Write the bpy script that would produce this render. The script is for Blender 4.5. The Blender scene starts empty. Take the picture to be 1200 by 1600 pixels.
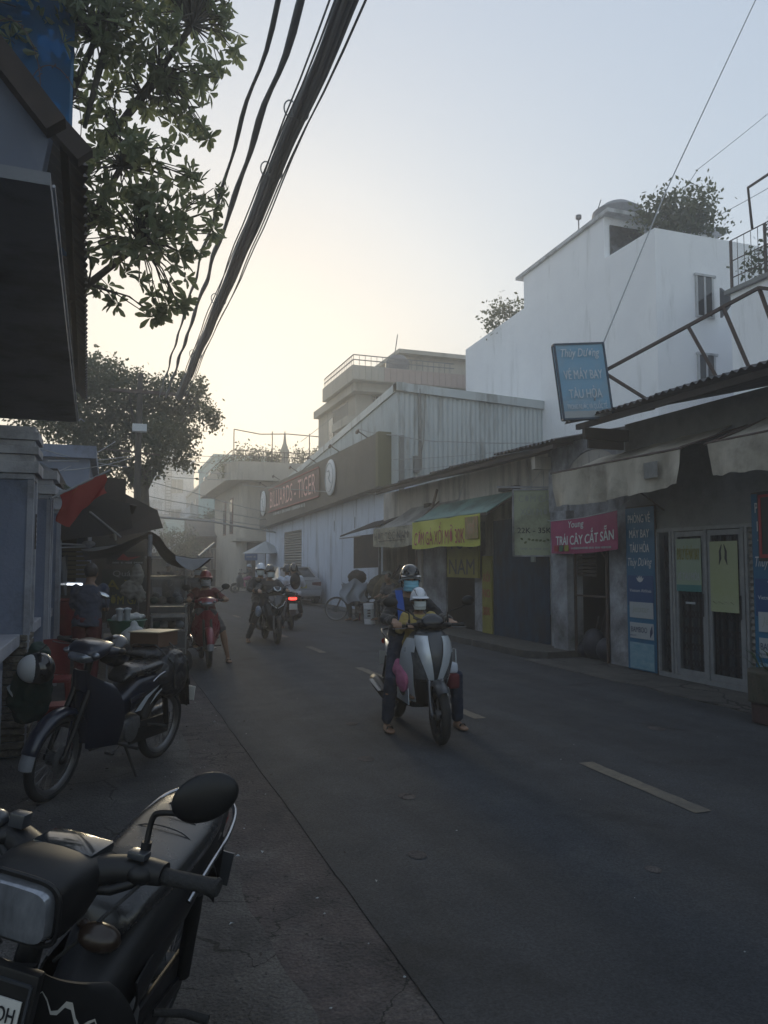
import bpy, bmesh, math, random
from mathutils import Vector, Matrix, Euler
from mathutils import noise as mnoise
random.seed(7)
SC = bpy.context.scene
COL = SC.collection
rad = math.radians

# ------------------------------------------------------------------ camera
CAM_H = 1.6
cam_data = bpy.data.cameras.new('camera')
cam = bpy.data.objects.new('camera', cam_data); COL.objects.link(cam)
cam.location = (0, 0, CAM_H)
YAW = math.atan(428 / 1200); PITCH = math.atan(80 / 1200)
cam.rotation_euler = (math.pi / 2 + PITCH, 0, -YAW)
cam_data.sensor_fit = 'VERTICAL'; cam_data.sensor_height = 36.0
cam_data.lens = 36.0 * 1200 / 1600
cam_data.clip_start = 0.05; cam_data.clip_end = 3000
SC.camera = cam

# ------------------------------------------------------------------ sky, sun, exposure
SUN_EL, SUN_AZ = rad(9.5), rad(7.0)        # azimuth measured from +Y towards +X
world = bpy.data.worlds.new('World'); SC.world = world; world.use_nodes = True
nt = world.node_tree; nt.nodes.clear()
out = nt.nodes.new('ShaderNodeOutputWorld'); bg = nt.nodes.new('ShaderNodeBackground')
sky = nt.nodes.new('ShaderNodeTexSky'); sky.sky_type = 'NISHITA'; sky.sun_disc = False
sky.sun_elevation = SUN_EL; sky.sun_rotation = SUN_AZ
sky.air_density = 1.0; sky.dust_density = 1.0; sky.ozone_density = 1.3; sky.altitude = 0
bg.inputs['Strength'].default_value = 0.15
sp = nt.nodes.new('ShaderNodeSeparateColor'); sp.mode = 'HSV'; cb = nt.nodes.new('ShaderNodeCombineColor'); cb.mode = 'HSV'   # thin high haze evens the sky out
pw = nt.nodes.new('ShaderNodeMath'); pw.operation = 'POWER'; pw.inputs[1].default_value = 0.24
ps = nt.nodes.new('ShaderNodeMath'); ps.operation = 'MULTIPLY'; ps.inputs[1].default_value = 0.6
nt.links.new(sky.outputs[0], sp.inputs[0]); nt.links.new(sp.outputs[0], cb.inputs[0]); nt.links.new(sp.outputs[1], ps.inputs[0]); nt.links.new(ps.outputs[0], cb.inputs[1])
nt.links.new(sp.outputs[2], pw.inputs[0]); nt.links.new(pw.outputs[0], cb.inputs[2]); nt.links.new(cb.outputs[0], bg.inputs['Color']); nt.links.new(bg.outputs[0], out.inputs['Surface'])
sun_data = bpy.data.lights.new('sun', 'SUN'); sun = bpy.data.objects.new('sun', sun_data); COL.objects.link(sun)
sun_data.energy = 0.36; sun_data.angle = rad(10); sun_data.color = (1.0, 0.84, 0.55)
sd = Vector((math.sin(SUN_AZ) * math.cos(SUN_EL), math.cos(SUN_AZ) * math.cos(SUN_EL), math.sin(SUN_EL)))
sun.rotation_euler = sd.to_track_quat('Z', 'Y').to_euler()
sun.location = (0, 0, 60)
SC.view_settings.view_transform = 'Standard'; SC.view_settings.look = 'None'
SC.view_settings.exposure = 1.95; SC.view_settings.gamma = 1.0; SC.view_settings.use_curve_mapping = False
HAZE_D, HAZE_G = 0.0062, 0.62
SC.cycles.max_bounces = 6; SC.cycles.transparent_max_bounces = 12
SC.cycles.volume_bounces = 2; SC.cycles.use_denoising = True

# ------------------------------------------------------------------ helpers
def V(*a): return Vector(a)
OFF = {}
def tag(o, label=None, cat=None, group=None, kind=None):
    if label: o['label'] = label
    if cat: o['category'] = cat
    if group: o['group'] = group
    if kind: o['kind'] = kind
    return o
def thing(name, label, cat, loc=(0, 0, 0), rz=0, group=None, local=False, rx=0, ry=0):
    o = bpy.data.objects.new(name, None); COL.objects.link(o)
    o.location = loc; o.rotation_euler = (rx, ry, rz); o.empty_display_size = 0.2
    tag(o, label, cat, group)
    OFF[o.name] = Vector((0, 0, 0)) if local else Vector(loc)
    return o
def kids(o): return [c for c in COL.objects if c.parent == o]
def dup(root, loc, rz=0, label=None, group=None, rx=None):
    def cp(o, par):
        c = o.copy(); COL.objects.link(c); c.parent = par
        for ch in kids(o): cp(ch, c)
        return c
    r = cp(root, None); r.location = loc; r.rotation_euler.z = rz
    if rx is not None: r.rotation_euler.x = rx
    if label: r['label'] = label
    if group: r['group'] = group
    return r

class MB:
    def __init__(s): s.v = []; s.f = []; s.m = []; s.k = 0
    def add(s, vs, fs, m=None):
        b = len(s.v); s.v += [Vector(q) for q in vs]; s.f += [tuple(b + i for i in f) for f in fs]
        s.m += [s.k if m is None else m] * len(fs); return s
    def box(s, c, d, rot=None, m=None):
        c = Vector(c); x, y, z = d[0] / 2, d[1] / 2, d[2] / 2
        vs = [Vector((i, j, k)) for k in (-z, z) for j in (-y, y) for i in (-x, x)]
        if rot is not None:
            R = rot if isinstance(rot, Matrix) else Euler(rot).to_matrix()
            vs = [R @ q for q in vs]
        return s.add([c + q for q in vs], [(0, 2, 3, 1), (4, 5, 7, 6), (0, 1, 5, 4), (2, 6, 7, 3), (0, 4, 6, 2), (1, 3, 7, 5)], m)
    def b2(s, a, b, m=None):
        return s.box([(a[i] + b[i]) / 2 for i in range(3)], [abs(b[i] - a[i]) for i in range(3)], None, m)
    def bar(s, a, b, w, h=None, m=None):
        a = Vector(a); b = Vector(b); d = b - a; h = h or w
        R = d.to_track_quat('Z', 'Y').to_matrix()
        return s.box((a + b) / 2, (w, h, d.length), R, m)
    def ring(s, c, ax, up, rx, ry, n, p=2.0):
        r = []
        for i in range(n):
            t = 2 * math.pi * i / n; cs, sn = math.cos(t), math.sin(t)
            e = 2.0 / p
            r.append(c + ax * (rx * math.copysign(abs(cs) ** e, cs)) + up * (ry * math.copysign(abs(sn) ** e, sn)))
        return r
    def skin(s, rings, cap=True, m=None, closed=False):
        n = len(rings[0]); vs = [q for r in rings for q in r]; fs = []
        R = len(rings)
        for i in range(R if closed else R - 1):
            for j in range(n):
                a = i * n + j; b = i * n + (j + 1) % n; i2 = (i + 1) % R
                fs.append((a, b, i2 * n + (j + 1) % n, i2 * n + j))
        if cap and not closed:
            fs.append(tuple(reversed(range(n)))); fs.append(tuple((R - 1) * n + j for j in range(n)))
        return s.add(vs, fs, m)
    def tube(s, pts, r, n=8, m=None, cap=True, closed=False, flat=1.0, cr=0):
        pts = [Vector(p) for p in pts]; N = len(pts); rs = list(r) if isinstance(r, (list, tuple)) else [r] * N
        if cr and N > 2:   # Catmull-Rom rounding
            q, rr = [], []
            for i in range(N - 1):
                a, b, c, d = pts[max(i - 1, 0)], pts[i], pts[i + 1], pts[min(i + 2, N - 1)]
                for k in range(cr):
                    t = k / cr; q.append(.5 * ((2 * b) + (c - a) * t + (2 * a - 5 * b + 4 * c - d) * t * t + (3 * b - a - 3 * c + d) * t ** 3)); rr.append(rs[i] + (rs[i + 1] - rs[i]) * t)
            pts = q + [pts[-1]]; rs = rr + [rs[-1]]; N = len(pts)
        rings = []; up = None
        for i, p in enumerate(pts):
            if closed: d = pts[(i + 1) % N] - pts[i - 1]
            else: d = pts[min(i + 1, N - 1)] - pts[max(i - 1, 0)]
            d.normalize()
            if up is None:
                up = Vector((0, 0, 1)) if abs(d.z) < 0.9 else Vector((1, 0, 0))
            ax = d.cross(up)
            if ax.length < 1e-4: ax = d.orthogonal()
            ax.normalize(); up = ax.cross(d); up.normalize()
            rings.append(s.ring(p, ax, up, rs[i], rs[i] * flat, n))
        return s.skin(rings, cap, m, closed)
    def loft(s, secs, n=16, m=None, cap=True):
        # secs: (centre, half width along Y, half height in the tilted plane, exponent, tilt of the plane about Y)
        rings = []
        for c, w, h, p, tl in secs:
            up = Vector((math.sin(tl), 0, math.cos(tl)))
            rings.append(s.ring(Vector(c), Vector((0, -1, 0)), up, w, h, n, p))
        return s.skin(rings, cap, m)
    def lathe(s, prof, c=(0, 0, 0), ax='z', n=20, m=None, cap=False, sc=(1, 1)):
        rings = []; c = Vector(c)
        for r, h in prof:
            rg = []
            for i in range(n):
                t = 2 * math.pi * i / n; a, b = r * math.cos(t) * sc[0], r * math.sin(t) * sc[1]
                q = {'z': (a, b, h), 'y': (b, h, a), 'x': (h, a, b)}[ax]
                rg.append(c + Vector(q))
            rings.append(rg)
        return s.skin(rings, cap, m)
    def ell(s, c, d, rot=None, n=14, k=8, m=None):
        c = Vector(c); R = Euler(rot).to_matrix() if rot is not None and not isinstance(rot, Matrix) else rot
        rings = []
        for i in range(k + 1):
            t = math.pi * (i / k) ; z = -math.cos(t); r = max(math.sin(t), 0.02)
            rg = []
            for j in range(n):
                u = 2 * math.pi * j / n; q = Vector((d[0] * r * math.cos(u), d[1] * r * math.sin(u), d[2] * z))
                rg.append(c + (R @ q if R is not None else q))
            rings.append(rg)
        return s.skin(rings, True, m)
    def prism(s, poly, axis, a, b, m=None):
        # poly of 2-D points; axis the extrusion axis, from a to b
        def mk(p, t): return {'x': (t, p[0], p[1]), 'y': (p[0], t, p[1]), 'z': (p[0], p[1], t)}[axis]
        n = len(poly); vs = [mk(p, a) for p in poly] + [mk(p, b) for p in poly]
        fs = [tuple(reversed(range(n))), tuple(range(n, 2 * n))]
        for i in range(n):
            j = (i + 1) % n; fs.append((i, j, n + j, n + i))
        return s.add(vs, fs, m)
    def grid(s, fn, nu, nv, thick=0.0, m=None):
        P_ = [[Vector(fn(i / nu, j / nv)) for j in range(nv + 1)] for i in range(nu + 1)]
        vs = [q for r in P_ for q in r]; W = nv + 1
        fs = [(i * W + j, (i + 1) * W + j, (i + 1) * W + j + 1, i * W + j + 1) for i in range(nu) for j in range(nv)]
        if thick:
            nrm = (P_[nu][0] - P_[0][0]).cross(P_[0][nv] - P_[0][0]); nrm.normalize(); b = len(vs)
            vs += [q - nrm * thick for q in vs]; fs2 = [tuple(b + i for i in reversed(f)) for f in fs]
            ed = []
            for i in range(nu): ed.append(((i + 1) * W, i * W)); ed.append((i * W + nv, (i + 1) * W + nv))
            for j in range(nv): ed.append((j, j + 1)); ed.append((nu * W + j + 1, nu * W + j))
            fs = fs + fs2 + [(a, c, c + b, a + b) for a, c in ed]
        return s.add(vs, fs, m)
    def build(s, name, mats, parent=None, sm=None, bev=0, bseg=2, label=None):
        me = bpy.data.meshes.new(name)
        off = Vector((0, 0, 0)); p = parent
        while p is not None and p.parent is not None: p = p.parent
        if p is not None: off = OFF.get(p.name, off)
        me.from_pydata([tuple(q - off) for q in s.v], [], s.f)
        if not isinstance(mats, (list, tuple)): mats = [mats]
        for mm in mats: me.materials.append(mm)
        me.polygons.foreach_set('material_index', s.m)
        bm = bmesh.new(); bm.from_mesh(me)
        bmesh.ops.recalc_face_normals(bm, faces=bm.faces)
        if bev:
            es = [e for e in bm.edges if len(e.link_faces) == 2 and e.calc_face_angle(0) > 0.5]
            bmesh.ops.bevel(bm, geom=es, offset=bev, segments=bseg, affect='EDGES', profile=0.6, clamp_overlap=True)
        bm.to_mesh(me); bm.free()
        if sm is not None:
            me.polygons.foreach_set('use_smooth', [True] * len(me.polygons))
            me.set_sharp_from_angle(angle=rad(sm))
        me.update()
        o = bpy.data.objects.new(name, me); COL.objects.link(o)
        if parent is not None: o.parent = parent
        if label: o['label'] = label
        return o
def struct(name, mb, mats, **k):
    o = mb.build(name, mats, **k); o['kind'] = 'structure'; return o

# ---- materials (procedural)
MATS = {}
def mat(name, col, rough=0.6, metal=0.0, col2=None, scale=6.0, mix=0.5, bump=0.0, bscale=None, stain=None, stain_amt=0.35,
        stretch=(1, 1, 1), coat=0.0, trans=0.0, emit=None, estr=0.0, spec=0.5, alpha=None, detail=6, sheen=0, translucent=None, streak=False, crack=0):
    if name in MATS: return MATS[name]
    m = bpy.data.materials.new(name); m.use_nodes = True; t = m.node_tree; N = t.nodes; L = t.links
    b = N['Principled BSDF']; b.inputs['Roughness'].default_value = rough; b.inputs['Metallic'].default_value = metal
    c = tuple(col) + (1,); b.inputs['Base Color'].default_value = c
    b.inputs['Specular IOR Level'].default_value = spec
    if coat: b.inputs['Coat Weight'].default_value = coat; b.inputs['Coat Roughness'].default_value = 0.08
    if trans: b.inputs['Transmission Weight'].default_value = trans
    if sheen: b.inputs['Sheen Weight'].default_value = sheen
    if emit: b.inputs['Emission Color'].default_value = tuple(emit) + (1,); b.inputs['Emission Strength'].default_value = estr
    tc = N.new('ShaderNodeTexCoord'); mp = N.new('ShaderNodeMapping'); L.new(tc.outputs['Object'], mp.inputs[0])
    mp.inputs['Scale'].default_value = stretch
    last = None
    if col2 is not None:
        n = N.new('ShaderNodeTexNoise'); n.inputs['Scale'].default_value = scale; n.inputs['Detail'].default_value = detail
        n.inputs['Roughness'].default_value = 0.65
        L.new(mp.outputs[0], n.inputs['Vector'])
        r = N.new('ShaderNodeValToRGB'); r.color_ramp.elements[0].position = 0.5 - mix * 0.4; r.color_ramp.elements[1].position = 0.5 + mix * 0.4
        r.color_ramp.elements[0].color = c; r.color_ramp.elements[1].color = tuple(col2) + (1,)
        L.new(n.outputs['Fac'], r.inputs[0]); last = r.outputs[0]
        rr = N.new('ShaderNodeMapRange'); rr.inputs['To Min'].default_value = max(0, rough - 0.1); rr.inputs['To Max'].default_value = min(1, rough + 0.12)
        L.new(n.outputs['Fac'], rr.inputs[0]); L.new(rr.outputs[0], b.inputs['Roughness'])
    if stain is not None:
        n2 = N.new('ShaderNodeTexNoise'); n2.inputs['Scale'].default_value = 1.3; n2.inputs['Detail'].default_value = 9; n2.inputs['Roughness'].default_value = 0.7
        mp2 = N.new('ShaderNodeMapping'); L.new(tc.outputs['Object'], mp2.inputs[0])
        mp2.inputs['Scale'].default_value = (1.7, 1.7, 0.25) if streak else (1, 1, 1)
        L.new(mp2.outputs[0], n2.inputs['Vector'])
        r2 = N.new('ShaderNodeValToRGB'); r2.color_ramp.elements[0].position = 0.62 - stain_amt * 0.5; r2.color_ramp.elements[1].position = 0.72
        L.new(n2.outputs['Fac'], r2.inputs[0])
        mx = N.new('ShaderNodeMix'); mx.data_type = 'RGBA'; L.new(r2.outputs[0], mx.inputs['Factor'])
        if last is not None: L.new(last, mx.inputs['A'])
        else: mx.inputs['A'].default_value = c
        mx.inputs['B'].default_value = tuple(stain) + (1,); last = mx.outputs['Result']
    if last is not None: L.new(last, b.inputs['Base Color'])
    if crack:
        vo = N.new('ShaderNodeTexVoronoi'); vo.feature = 'DISTANCE_TO_EDGE'; vo.inputs['Scale'].default_value = crack
        nw = N.new('ShaderNodeTexNoise'); nw.inputs['Scale'].default_value = crack * 2.5; nw.inputs['Detail'].default_value = 8
        mw = N.new('ShaderNodeMix'); mw.data_type = 'VECTOR'; mw.inputs['Factor'].default_value = .22
        L.new(tc.outputs['Object'], nw.inputs['Vector']); L.new(tc.outputs['Object'], mw.inputs['A']); L.new(nw.outputs['Color'], mw.inputs['B']); L.new(mw.outputs['Result'], vo.inputs['Vector'])
        n5 = N.new('ShaderNodeTexNoise'); n5.inputs['Scale'].default_value = .8; L.new(tc.outputs['Object'], n5.inputs['Vector'])
        r5 = N.new('ShaderNodeMapRange'); r5.inputs['From Min'].default_value = .42; r5.inputs['From Max'].default_value = .6; r5.inputs['To Min'].default_value = 0; r5.inputs['To Max'].default_value = .014; L.new(n5.outputs['Fac'], r5.inputs[0])
        lt = N.new('ShaderNodeMath'); lt.operation = 'LESS_THAN'; L.new(vo.outputs['Distance'], lt.inputs[0]); L.new(r5.outputs[0], lt.inputs[1])
        mc = N.new('ShaderNodeMix'); mc.data_type = 'RGBA'; L.new(lt.outputs[0], mc.inputs['Factor']); L.new(last, mc.inputs['A']); mc.inputs['B'].default_value = (.012, .012, .012, 1); last = mc.outputs['Result']
        L.new(last, b.inputs['Base Color'])
    if bump:
        n3 = N.new('ShaderNodeTexNoise'); n3.inputs['Scale'].default_value = bscale or scale * 4; n3.inputs['Detail'].default_value = 5
        L.new(mp.outputs[0], n3.inputs['Vector']); bp = N.new('ShaderNodeBump'); bp.inputs['Strength'].default_value = bump; bp.inputs['Distance'].default_value = 0.02
        L.new(n3.outputs['Fac'], bp.inputs['Height']); L.new(bp.outputs[0], b.inputs['Normal'])
    o_ = N['Material Output']; sh = b.outputs[0]
    if translucent is not None:
        tr = N.new('ShaderNodeBsdfTranslucent'); tr.inputs['Color'].default_value = tuple(translucent[0]) + (1,)
        ms = N.new('ShaderNodeMixShader'); ms.inputs[0].default_value = translucent[1]
        L.new(sh, ms.inputs[1]); L.new(tr.outputs[0], ms.inputs[2]); sh = ms.outputs[0]
    if alpha is not None:
        tp = N.new('ShaderNodeBsdfTransparent'); tp.inputs['Color'].default_value = tuple(alpha[0]) + (1,)
        ms = N.new('ShaderNodeMixShader'); ms.inputs[0].default_value = alpha[1]
        L.new(sh, ms.inputs[1]); L.new(tp.outputs[0], ms.inputs[2]); sh = ms.outputs[0]
    L.new(sh, o_.inputs['Surface'])
    MATS[name] = m; return m

_tc = {}
def text_mesh(txt, h, bold=0.0, shear=0.0, sx=1.0, w=None):
    """flat lettering mesh in its own XY plane, centred; h = cap height; w = total width to fit"""
    cu = bpy.data.curves.new('txt', 'FONT'); cu.body = txt; cu.size = h / 0.70; cu.align_x = 'CENTER'; cu.align_y = 'CENTER'
    cu.offset = bold * h; cu.shear = shear; cu.extrude = 0.0; cu.resolution_u = 3; cu.fill_mode = 'FRONT'
    ob = bpy.data.objects.new('txt', cu); COL.objects.link(ob)
    dg = bpy.context.evaluated_depsgraph_get(); dg.update()
    me = bpy.data.meshes.new_from_object(ob.evaluated_get(dg))
    bpy.data.objects.remove(ob); bpy.data.curves.remove(cu)
    vs = [v.co.copy() for v in me.vertices]; fs = [tuple(p.vertices) for p in me.polygons]; bpy.data.meshes.remove(me)
    if not vs: return [], []
    xs = [v.x for v in vs]; ys = [v.y for v in vs]
    cx, cy = (min(xs) + max(xs)) / 2, (min(ys) + max(ys)) / 2; k = sx
    if w: k = w / max(1e-6, max(xs) - min(xs))
    return [Vector(((v.x - cx) * k, v.y - cy, 0)) for v in vs], fs
def text(mb, txt, c, right, up, h, m=None, warp=None, **k):
    """puts lettering into mb at c, reading along right with its top towards up"""
    b_ = k.pop('bold', 0); vs, fs = text_mesh(txt, h, **k); c = Vector(c); r = Vector(right).normalized(); u = Vector(up).normalized(); n_ = r.cross(u)
    for i, o_ in enumerate((-1, 0, 1) if b_ > 0 else (0,)):   # stroke weight: the same print three times, each a hair proud of the last
        pts = [c + r * (v.x + o_ * b_ * h * .9) + u * (v.y + (i % 2) * b_ * h * .5) for v in vs]
        if warp: pts = [warp(p) for p in pts]
        mb.add([p + n_ * (.0007 * i) for p in pts], fs, m)
    return mb
def corr(mb, a, b, c, amp=0.018, pitch=0.12, th=0.006, m=None, ph=0.0, nv=1, jit=0.0):
    """corrugated sheet: a->b across the waves, a->c along them"""
    a, b, c = Vector(a), Vector(b), Vector(c); L_ = (b - a).length; n = max(8, int(L_ / pitch * 6))
    nr = (b - a).cross(c - a).normalized()
    def fn(u, v):
        return a + (b - a) * u + (c - a) * v + nr * (amp * math.sin(2 * math.pi * (u * L_ / pitch) + ph)) + nr * jit * mnoise.noise(Vector((u * L_, v * 3, 3.1)))
    return mb.grid(fn, n, nv, th, m)
# ------------------------------------------------------------------ materials of the place
M_asph = mat('asphalt', (0.047, 0.053, 0.063), 0.78, col2=(0.035, 0.0395, 0.047), scale=2.2, bump=0.9, bscale=190, stain=(0.062, 0.065, 0.070), stain_amt=0.22, spec=0.4)
M_shoulder = mat('worn_concrete', (0.088, 0.084, 0.08), 0.9, col2=(0.040, 0.040, 0.041), scale=2.1, mix=.35, bump=0.9, bscale=55, stain=(0.018, 0.018, 0.02), stain_amt=0.35, detail=14, crack=1.6)
M_seam = mat('reddish_patch', (0.072, 0.058, 0.057), 0.9, col2=(0.036, 0.033, 0.034), scale=3.5, mix=.35, bump=0.9, bscale=50, detail=14, stain=(0.12, 0.11, 0.105), stain_amt=0.2, crack=2.3)
M_pave = mat('pavement_concrete', (0.10, 0.095, 0.088), 0.9, col2=(0.055, 0.054, 0.052), scale=2.0, bump=0.7, bscale=60, detail=12, stain=(0.03, 0.03, 0.03), stain_amt=0.3, crack=1.2)
M_kerb = mat('kerb_concrete', (0.08, 0.077, 0.07), 0.9, col2=(0.04, 0.04, 0.04), scale=5, bump=0.8, bscale=50)
M_paint = mat('road_paint', (0.18, 0.155, 0.115), 0.75, col2=(0.10, 0.09, 0.075), scale=14, bump=0.4, bscale=200, stain=(0.07, 0.07, 0.07), stain_amt=0.22)
M_white = mat('white_render', (0.88, 0.89, 0.91), 0.85, col2=(0.82, 0.83, 0.86), scale=1.2, bump=0.15, bscale=60, stain=(0.64, 0.65, 0.66), stain_amt=0.12, streak=True)
M_white2 = mat('white_render_aged', (0.55, 0.56, 0.58), 0.85, col2=(0.46, 0.47, 0.48), scale=1.0, bump=0.15, bscale=60, stain=(0.2, 0.2, 0.2), stain_amt=0.25, streak=True)
M_beige = mat('beige_render', (0.46, 0.43, 0.39), 0.9, col2=(0.36, 0.34, 0.31), scale=1.4, bump=0.3, bscale=30, stain=(0.09, 0.09, 0.09), stain_amt=0.3, streak=True)
M_bluew = mat('pale_blue_render', (0.58, 0.64, 0.74), 0.85, col2=(0.53, 0.58, 0.68), scale=0.9, bump=0.2, bscale=30, stain=(0.19, 0.2, 0.22), stain_amt=0.2, streak=True)
M_decay = mat('decayed_render', (0.40, 0.42, 0.46), 0.95, col2=(0.20, 0.20, 0.21), scale=2.4, bump=0.8, bscale=14, stain=(0.055, 0.055, 0.055), stain_amt=0.4, detail=12)
M_grey = mat('grey_render', (0.24, 0.245, 0.24), 0.9, col2=(0.18, 0.18, 0.18), scale=.9, bump=0.3, bscale=30, stain=(0.11, 0.11, 0.11), stain_amt=0.3)
M_pil = mat('slate_blue_paint', (0.19, 0.22, 0.30), 0.7, col2=(0.15, 0.18, 0.25), scale=2.5, bump=0.2, bscale=40, stain=(0.08, 0.085, 0.1), stain_amt=0.22)
M_trim = mat('pale_trim_paint', (0.36, 0.37, 0.41), 0.7, col2=(0.27, 0.28, 0.32), scale=5, bump=0.2, bscale=60, stain=(0.10, 0.10, 0.10), stain_amt=0.2)
M_stone = mat('rough_stone_cladding', (0.17, 0.15, 0.12), 0.95, col2=(0.06, 0.055, 0.05), scale=22, bump=1.0, bscale=35, detail=10)
M_soffit = mat('dark_soffit', (0.17, 0.18, 0.20), 0.85, col2=(0.14, 0.147, 0.165), scale=1.5, stain=(0.05, 0.05, 0.055), stain_amt=0.3)
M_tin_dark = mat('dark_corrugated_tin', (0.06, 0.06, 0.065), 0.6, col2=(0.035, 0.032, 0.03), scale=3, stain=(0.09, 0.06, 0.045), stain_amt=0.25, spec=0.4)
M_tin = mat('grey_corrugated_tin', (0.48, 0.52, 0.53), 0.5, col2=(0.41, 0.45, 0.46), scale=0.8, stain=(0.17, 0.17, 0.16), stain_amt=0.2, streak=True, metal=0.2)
M_tin_green = mat('green_corrugated_tin', (0.16, 0.27, 0.24), 0.5, col2=(0.12, 0.20, 0.18), scale=2, stain=(0.06, 0.06, 0.05), stain_amt=0.25)
M_fascia = mat('taupe_sign_board', (0.105, 0.095, 0.08), 0.7, col2=(0.085, 0.077, 0.066), scale=1.0, stain=(0.06, 0.055, 0.05), stain_amt=0.2)
M_olive = mat('olive_edge', (0.11, 0.11, 0.06), 0.7)
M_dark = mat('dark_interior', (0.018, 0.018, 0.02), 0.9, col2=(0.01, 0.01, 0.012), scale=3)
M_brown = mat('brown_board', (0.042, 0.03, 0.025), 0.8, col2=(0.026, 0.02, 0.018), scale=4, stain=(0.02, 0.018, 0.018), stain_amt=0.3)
M_rust = mat('rusty_pipe', (0.06, 0.052, 0.05), 0.8, col2=(0.1, 0.06, 0.045), scale=15)
M_steel = mat('dull_steel', (0.20, 0.205, 0.215), 0.5, metal=0.7, col2=(0.13, 0.13, 0.14), scale=12)
M_chrome = mat('chrome', (0.38, 0.385, 0.40), 0.2, metal=1.0)
M_alu = mat('pale_aluminium_frame', (0.28, 0.29, 0.30), 0.5, col2=(0.21, 0.22, 0.23), scale=8, metal=0.3)
M_glass = mat('window_glass', (0.03, 0.035, 0.04), 0.06, spec=0.8, alpha=((0.85, 0.87, 0.9), 0.86))
M_darkglass = mat('dark_window_glass', (0.015, 0.018, 0.022), 0.08, spec=0.8)
M_rubber = mat('black_rubber', (0.018, 0.018, 0.019), 0.8, bump=0.3, bscale=120)
M_cable = mat('cable_rubber', (0.30, 0.31, 0.32), 0.9)  # greyed well above black rubber: lens veil is put into the colour
M_tarp = mat('beige_tarp', (0.56, 0.52, 0.44), 0.75, col2=(0.42, 0.385, 0.32), scale=5, stretch=(1, 1, 0.25), stain=(0.14, 0.125, 0.10), stain_amt=0.3, bump=0.2, bscale=20, translucent=((0.3, 0.27, 0.22), 0.25))
M_tarp_grey = mat('grey_tarp', (0.22, 0.225, 0.22), 0.7, col2=(0.16, 0.165, 0.165), scale=4, stain=(0.04, 0.04, 0.04), stain_amt=0.3, bump=0.2, bscale=20)
M_tarp_dark = mat('dark_striped_tarp', (0.028, 0.03, 0.045), 0.6, col2=(0.018, 0.02, 0.028), scale=4, bump=0.2, bscale=20)
M_tarp_pale = mat('pale_plastic_tarp', (0.38, 0.39, 0.42), 0.45, col2=(0.22, 0.23, 0.26), scale=7, stretch=(1, 4, 1), bump=0.3, bscale=20, translucent=((0.5, 0.5, 0.52), 0.35))
M_bannerblue = mat('blue_banner', (0.012, 0.12, 0.23), 0.45, col2=(0.010, 0.095, 0.19), scale=2)
M_bannerdeep = mat('deep_blue_print', (0.008, 0.055, 0.16), 0.45)
M_sky_print = mat('pale_sky_print', (0.10, 0.24, 0.32), 0.45, col2=(0.22, 0.34, 0.40), scale=6, stretch=(1, 1, 2.2), detail=3)
M_print_white = mat('white_print', (0.62, 0.64, 0.66), 0.5)
M_print_grey = mat('grey_print', (0.33, 0.36, 0.38), 0.5)
M_print_dark = mat('black_print', (0.015, 0.016, 0.02), 0.5)
M_print_navy = mat('navy_print', (0.02, 0.035, 0.09), 0.5)
M_print_red = mat('red_print', (0.30, 0.02, 0.03), 0.5)
M_print_faded = mat('faded_print', (0.26, 0.29, 0.26), 0.5)
M_pink = mat('pink_banner', (0.42, 0.06, 0.17), 0.5, col2=(0.34, 0.045, 0.14), scale=3, translucent=((0.4, 0.06, 0.16), 0.2))
M_yellow = mat('yellow_banner', (0.72, 0.74, 0.13), 0.45, col2=(0.62, 0.64, 0.11), scale=3, translucent=((0.5, 0.52, 0.05), 0.4))
M_yellow_old = mat('aged_yellow_sign', (0.26, 0.24, 0.035), 0.6, col2=(0.19, 0.17, 0.03), scale=4)
M_box_green = mat('pale_green_lightbox', (0.36, 0.40, 0.28), 0.5, col2=(0.30, 0.34, 0.23), scale=2, stain=(0.1, 0.1, 0.08), stain_amt=0.25)
M_box_blue = mat('faded_blue_lightbox', (0.14, 0.33, 0.50), 0.5, col2=(0.22, 0.40, 0.54), scale=2.5, stain=(0.25, 0.3, 0.36), stain_amt=0.25)
M_shutblue = mat('dark_blue_shutter', (0.018, 0.055, 0.11), 0.6, col2=(0.008, 0.022, 0.05), scale=6, stretch=(1, 1, 0.3), stain=(0.03, 0.03, 0.035), stain_amt=0.25)
M_shut = mat('pale_roller_slat', (0.27, 0.25, 0.22), 0.6, col2=(0.21, 0.2, 0.18), scale=4)
M_red = mat('faded_red_cloth', (0.36, 0.045, 0.04), 0.75, col2=(0.27, 0.032, 0.03), scale=4, translucent=((0.42, 0.05, 0.04), 0.4))
M_redpl = mat('red_plastic', (0.17, 0.012, 0.012), 0.5, col2=(0.11, 0.01, 0.01), scale=6)
M_greenpl = mat('green_plastic', (0.02, 0.10, 0.06), 0.4)
M_bag = mat('white_plastic_bag', (0.5, 0.52, 0.52), 0.35, translucent=((0.6, 0.6, 0.6), 0.3), bump=0.6, bscale=25)
M_rooftile = mat('red_roof_tile', (0.22, 0.07, 0.05), 0.8, col2=(0.14, 0.05, 0.04), scale=5)
M_mint = mat('mint_render', (0.34, 0.47, 0.46), 0.85, col2=(0.28, 0.40, 0.40), scale=1, stain=(0.22, 0.25, 0.25), stain_amt=0.2, streak=True)
M_cream = mat('cream_render', (0.46, 0.42, 0.36), 0.85, col2=(0.38, 0.35, 0.30), scale=1, stain=(0.25, 0.23, 0.2), stain_amt=0.2, streak=True)
M_brick = mat('pinkish_brick', (0.42, 0.34, 0.30), 0.9, col2=(0.36, 0.28, 0.25), scale=10)
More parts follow.
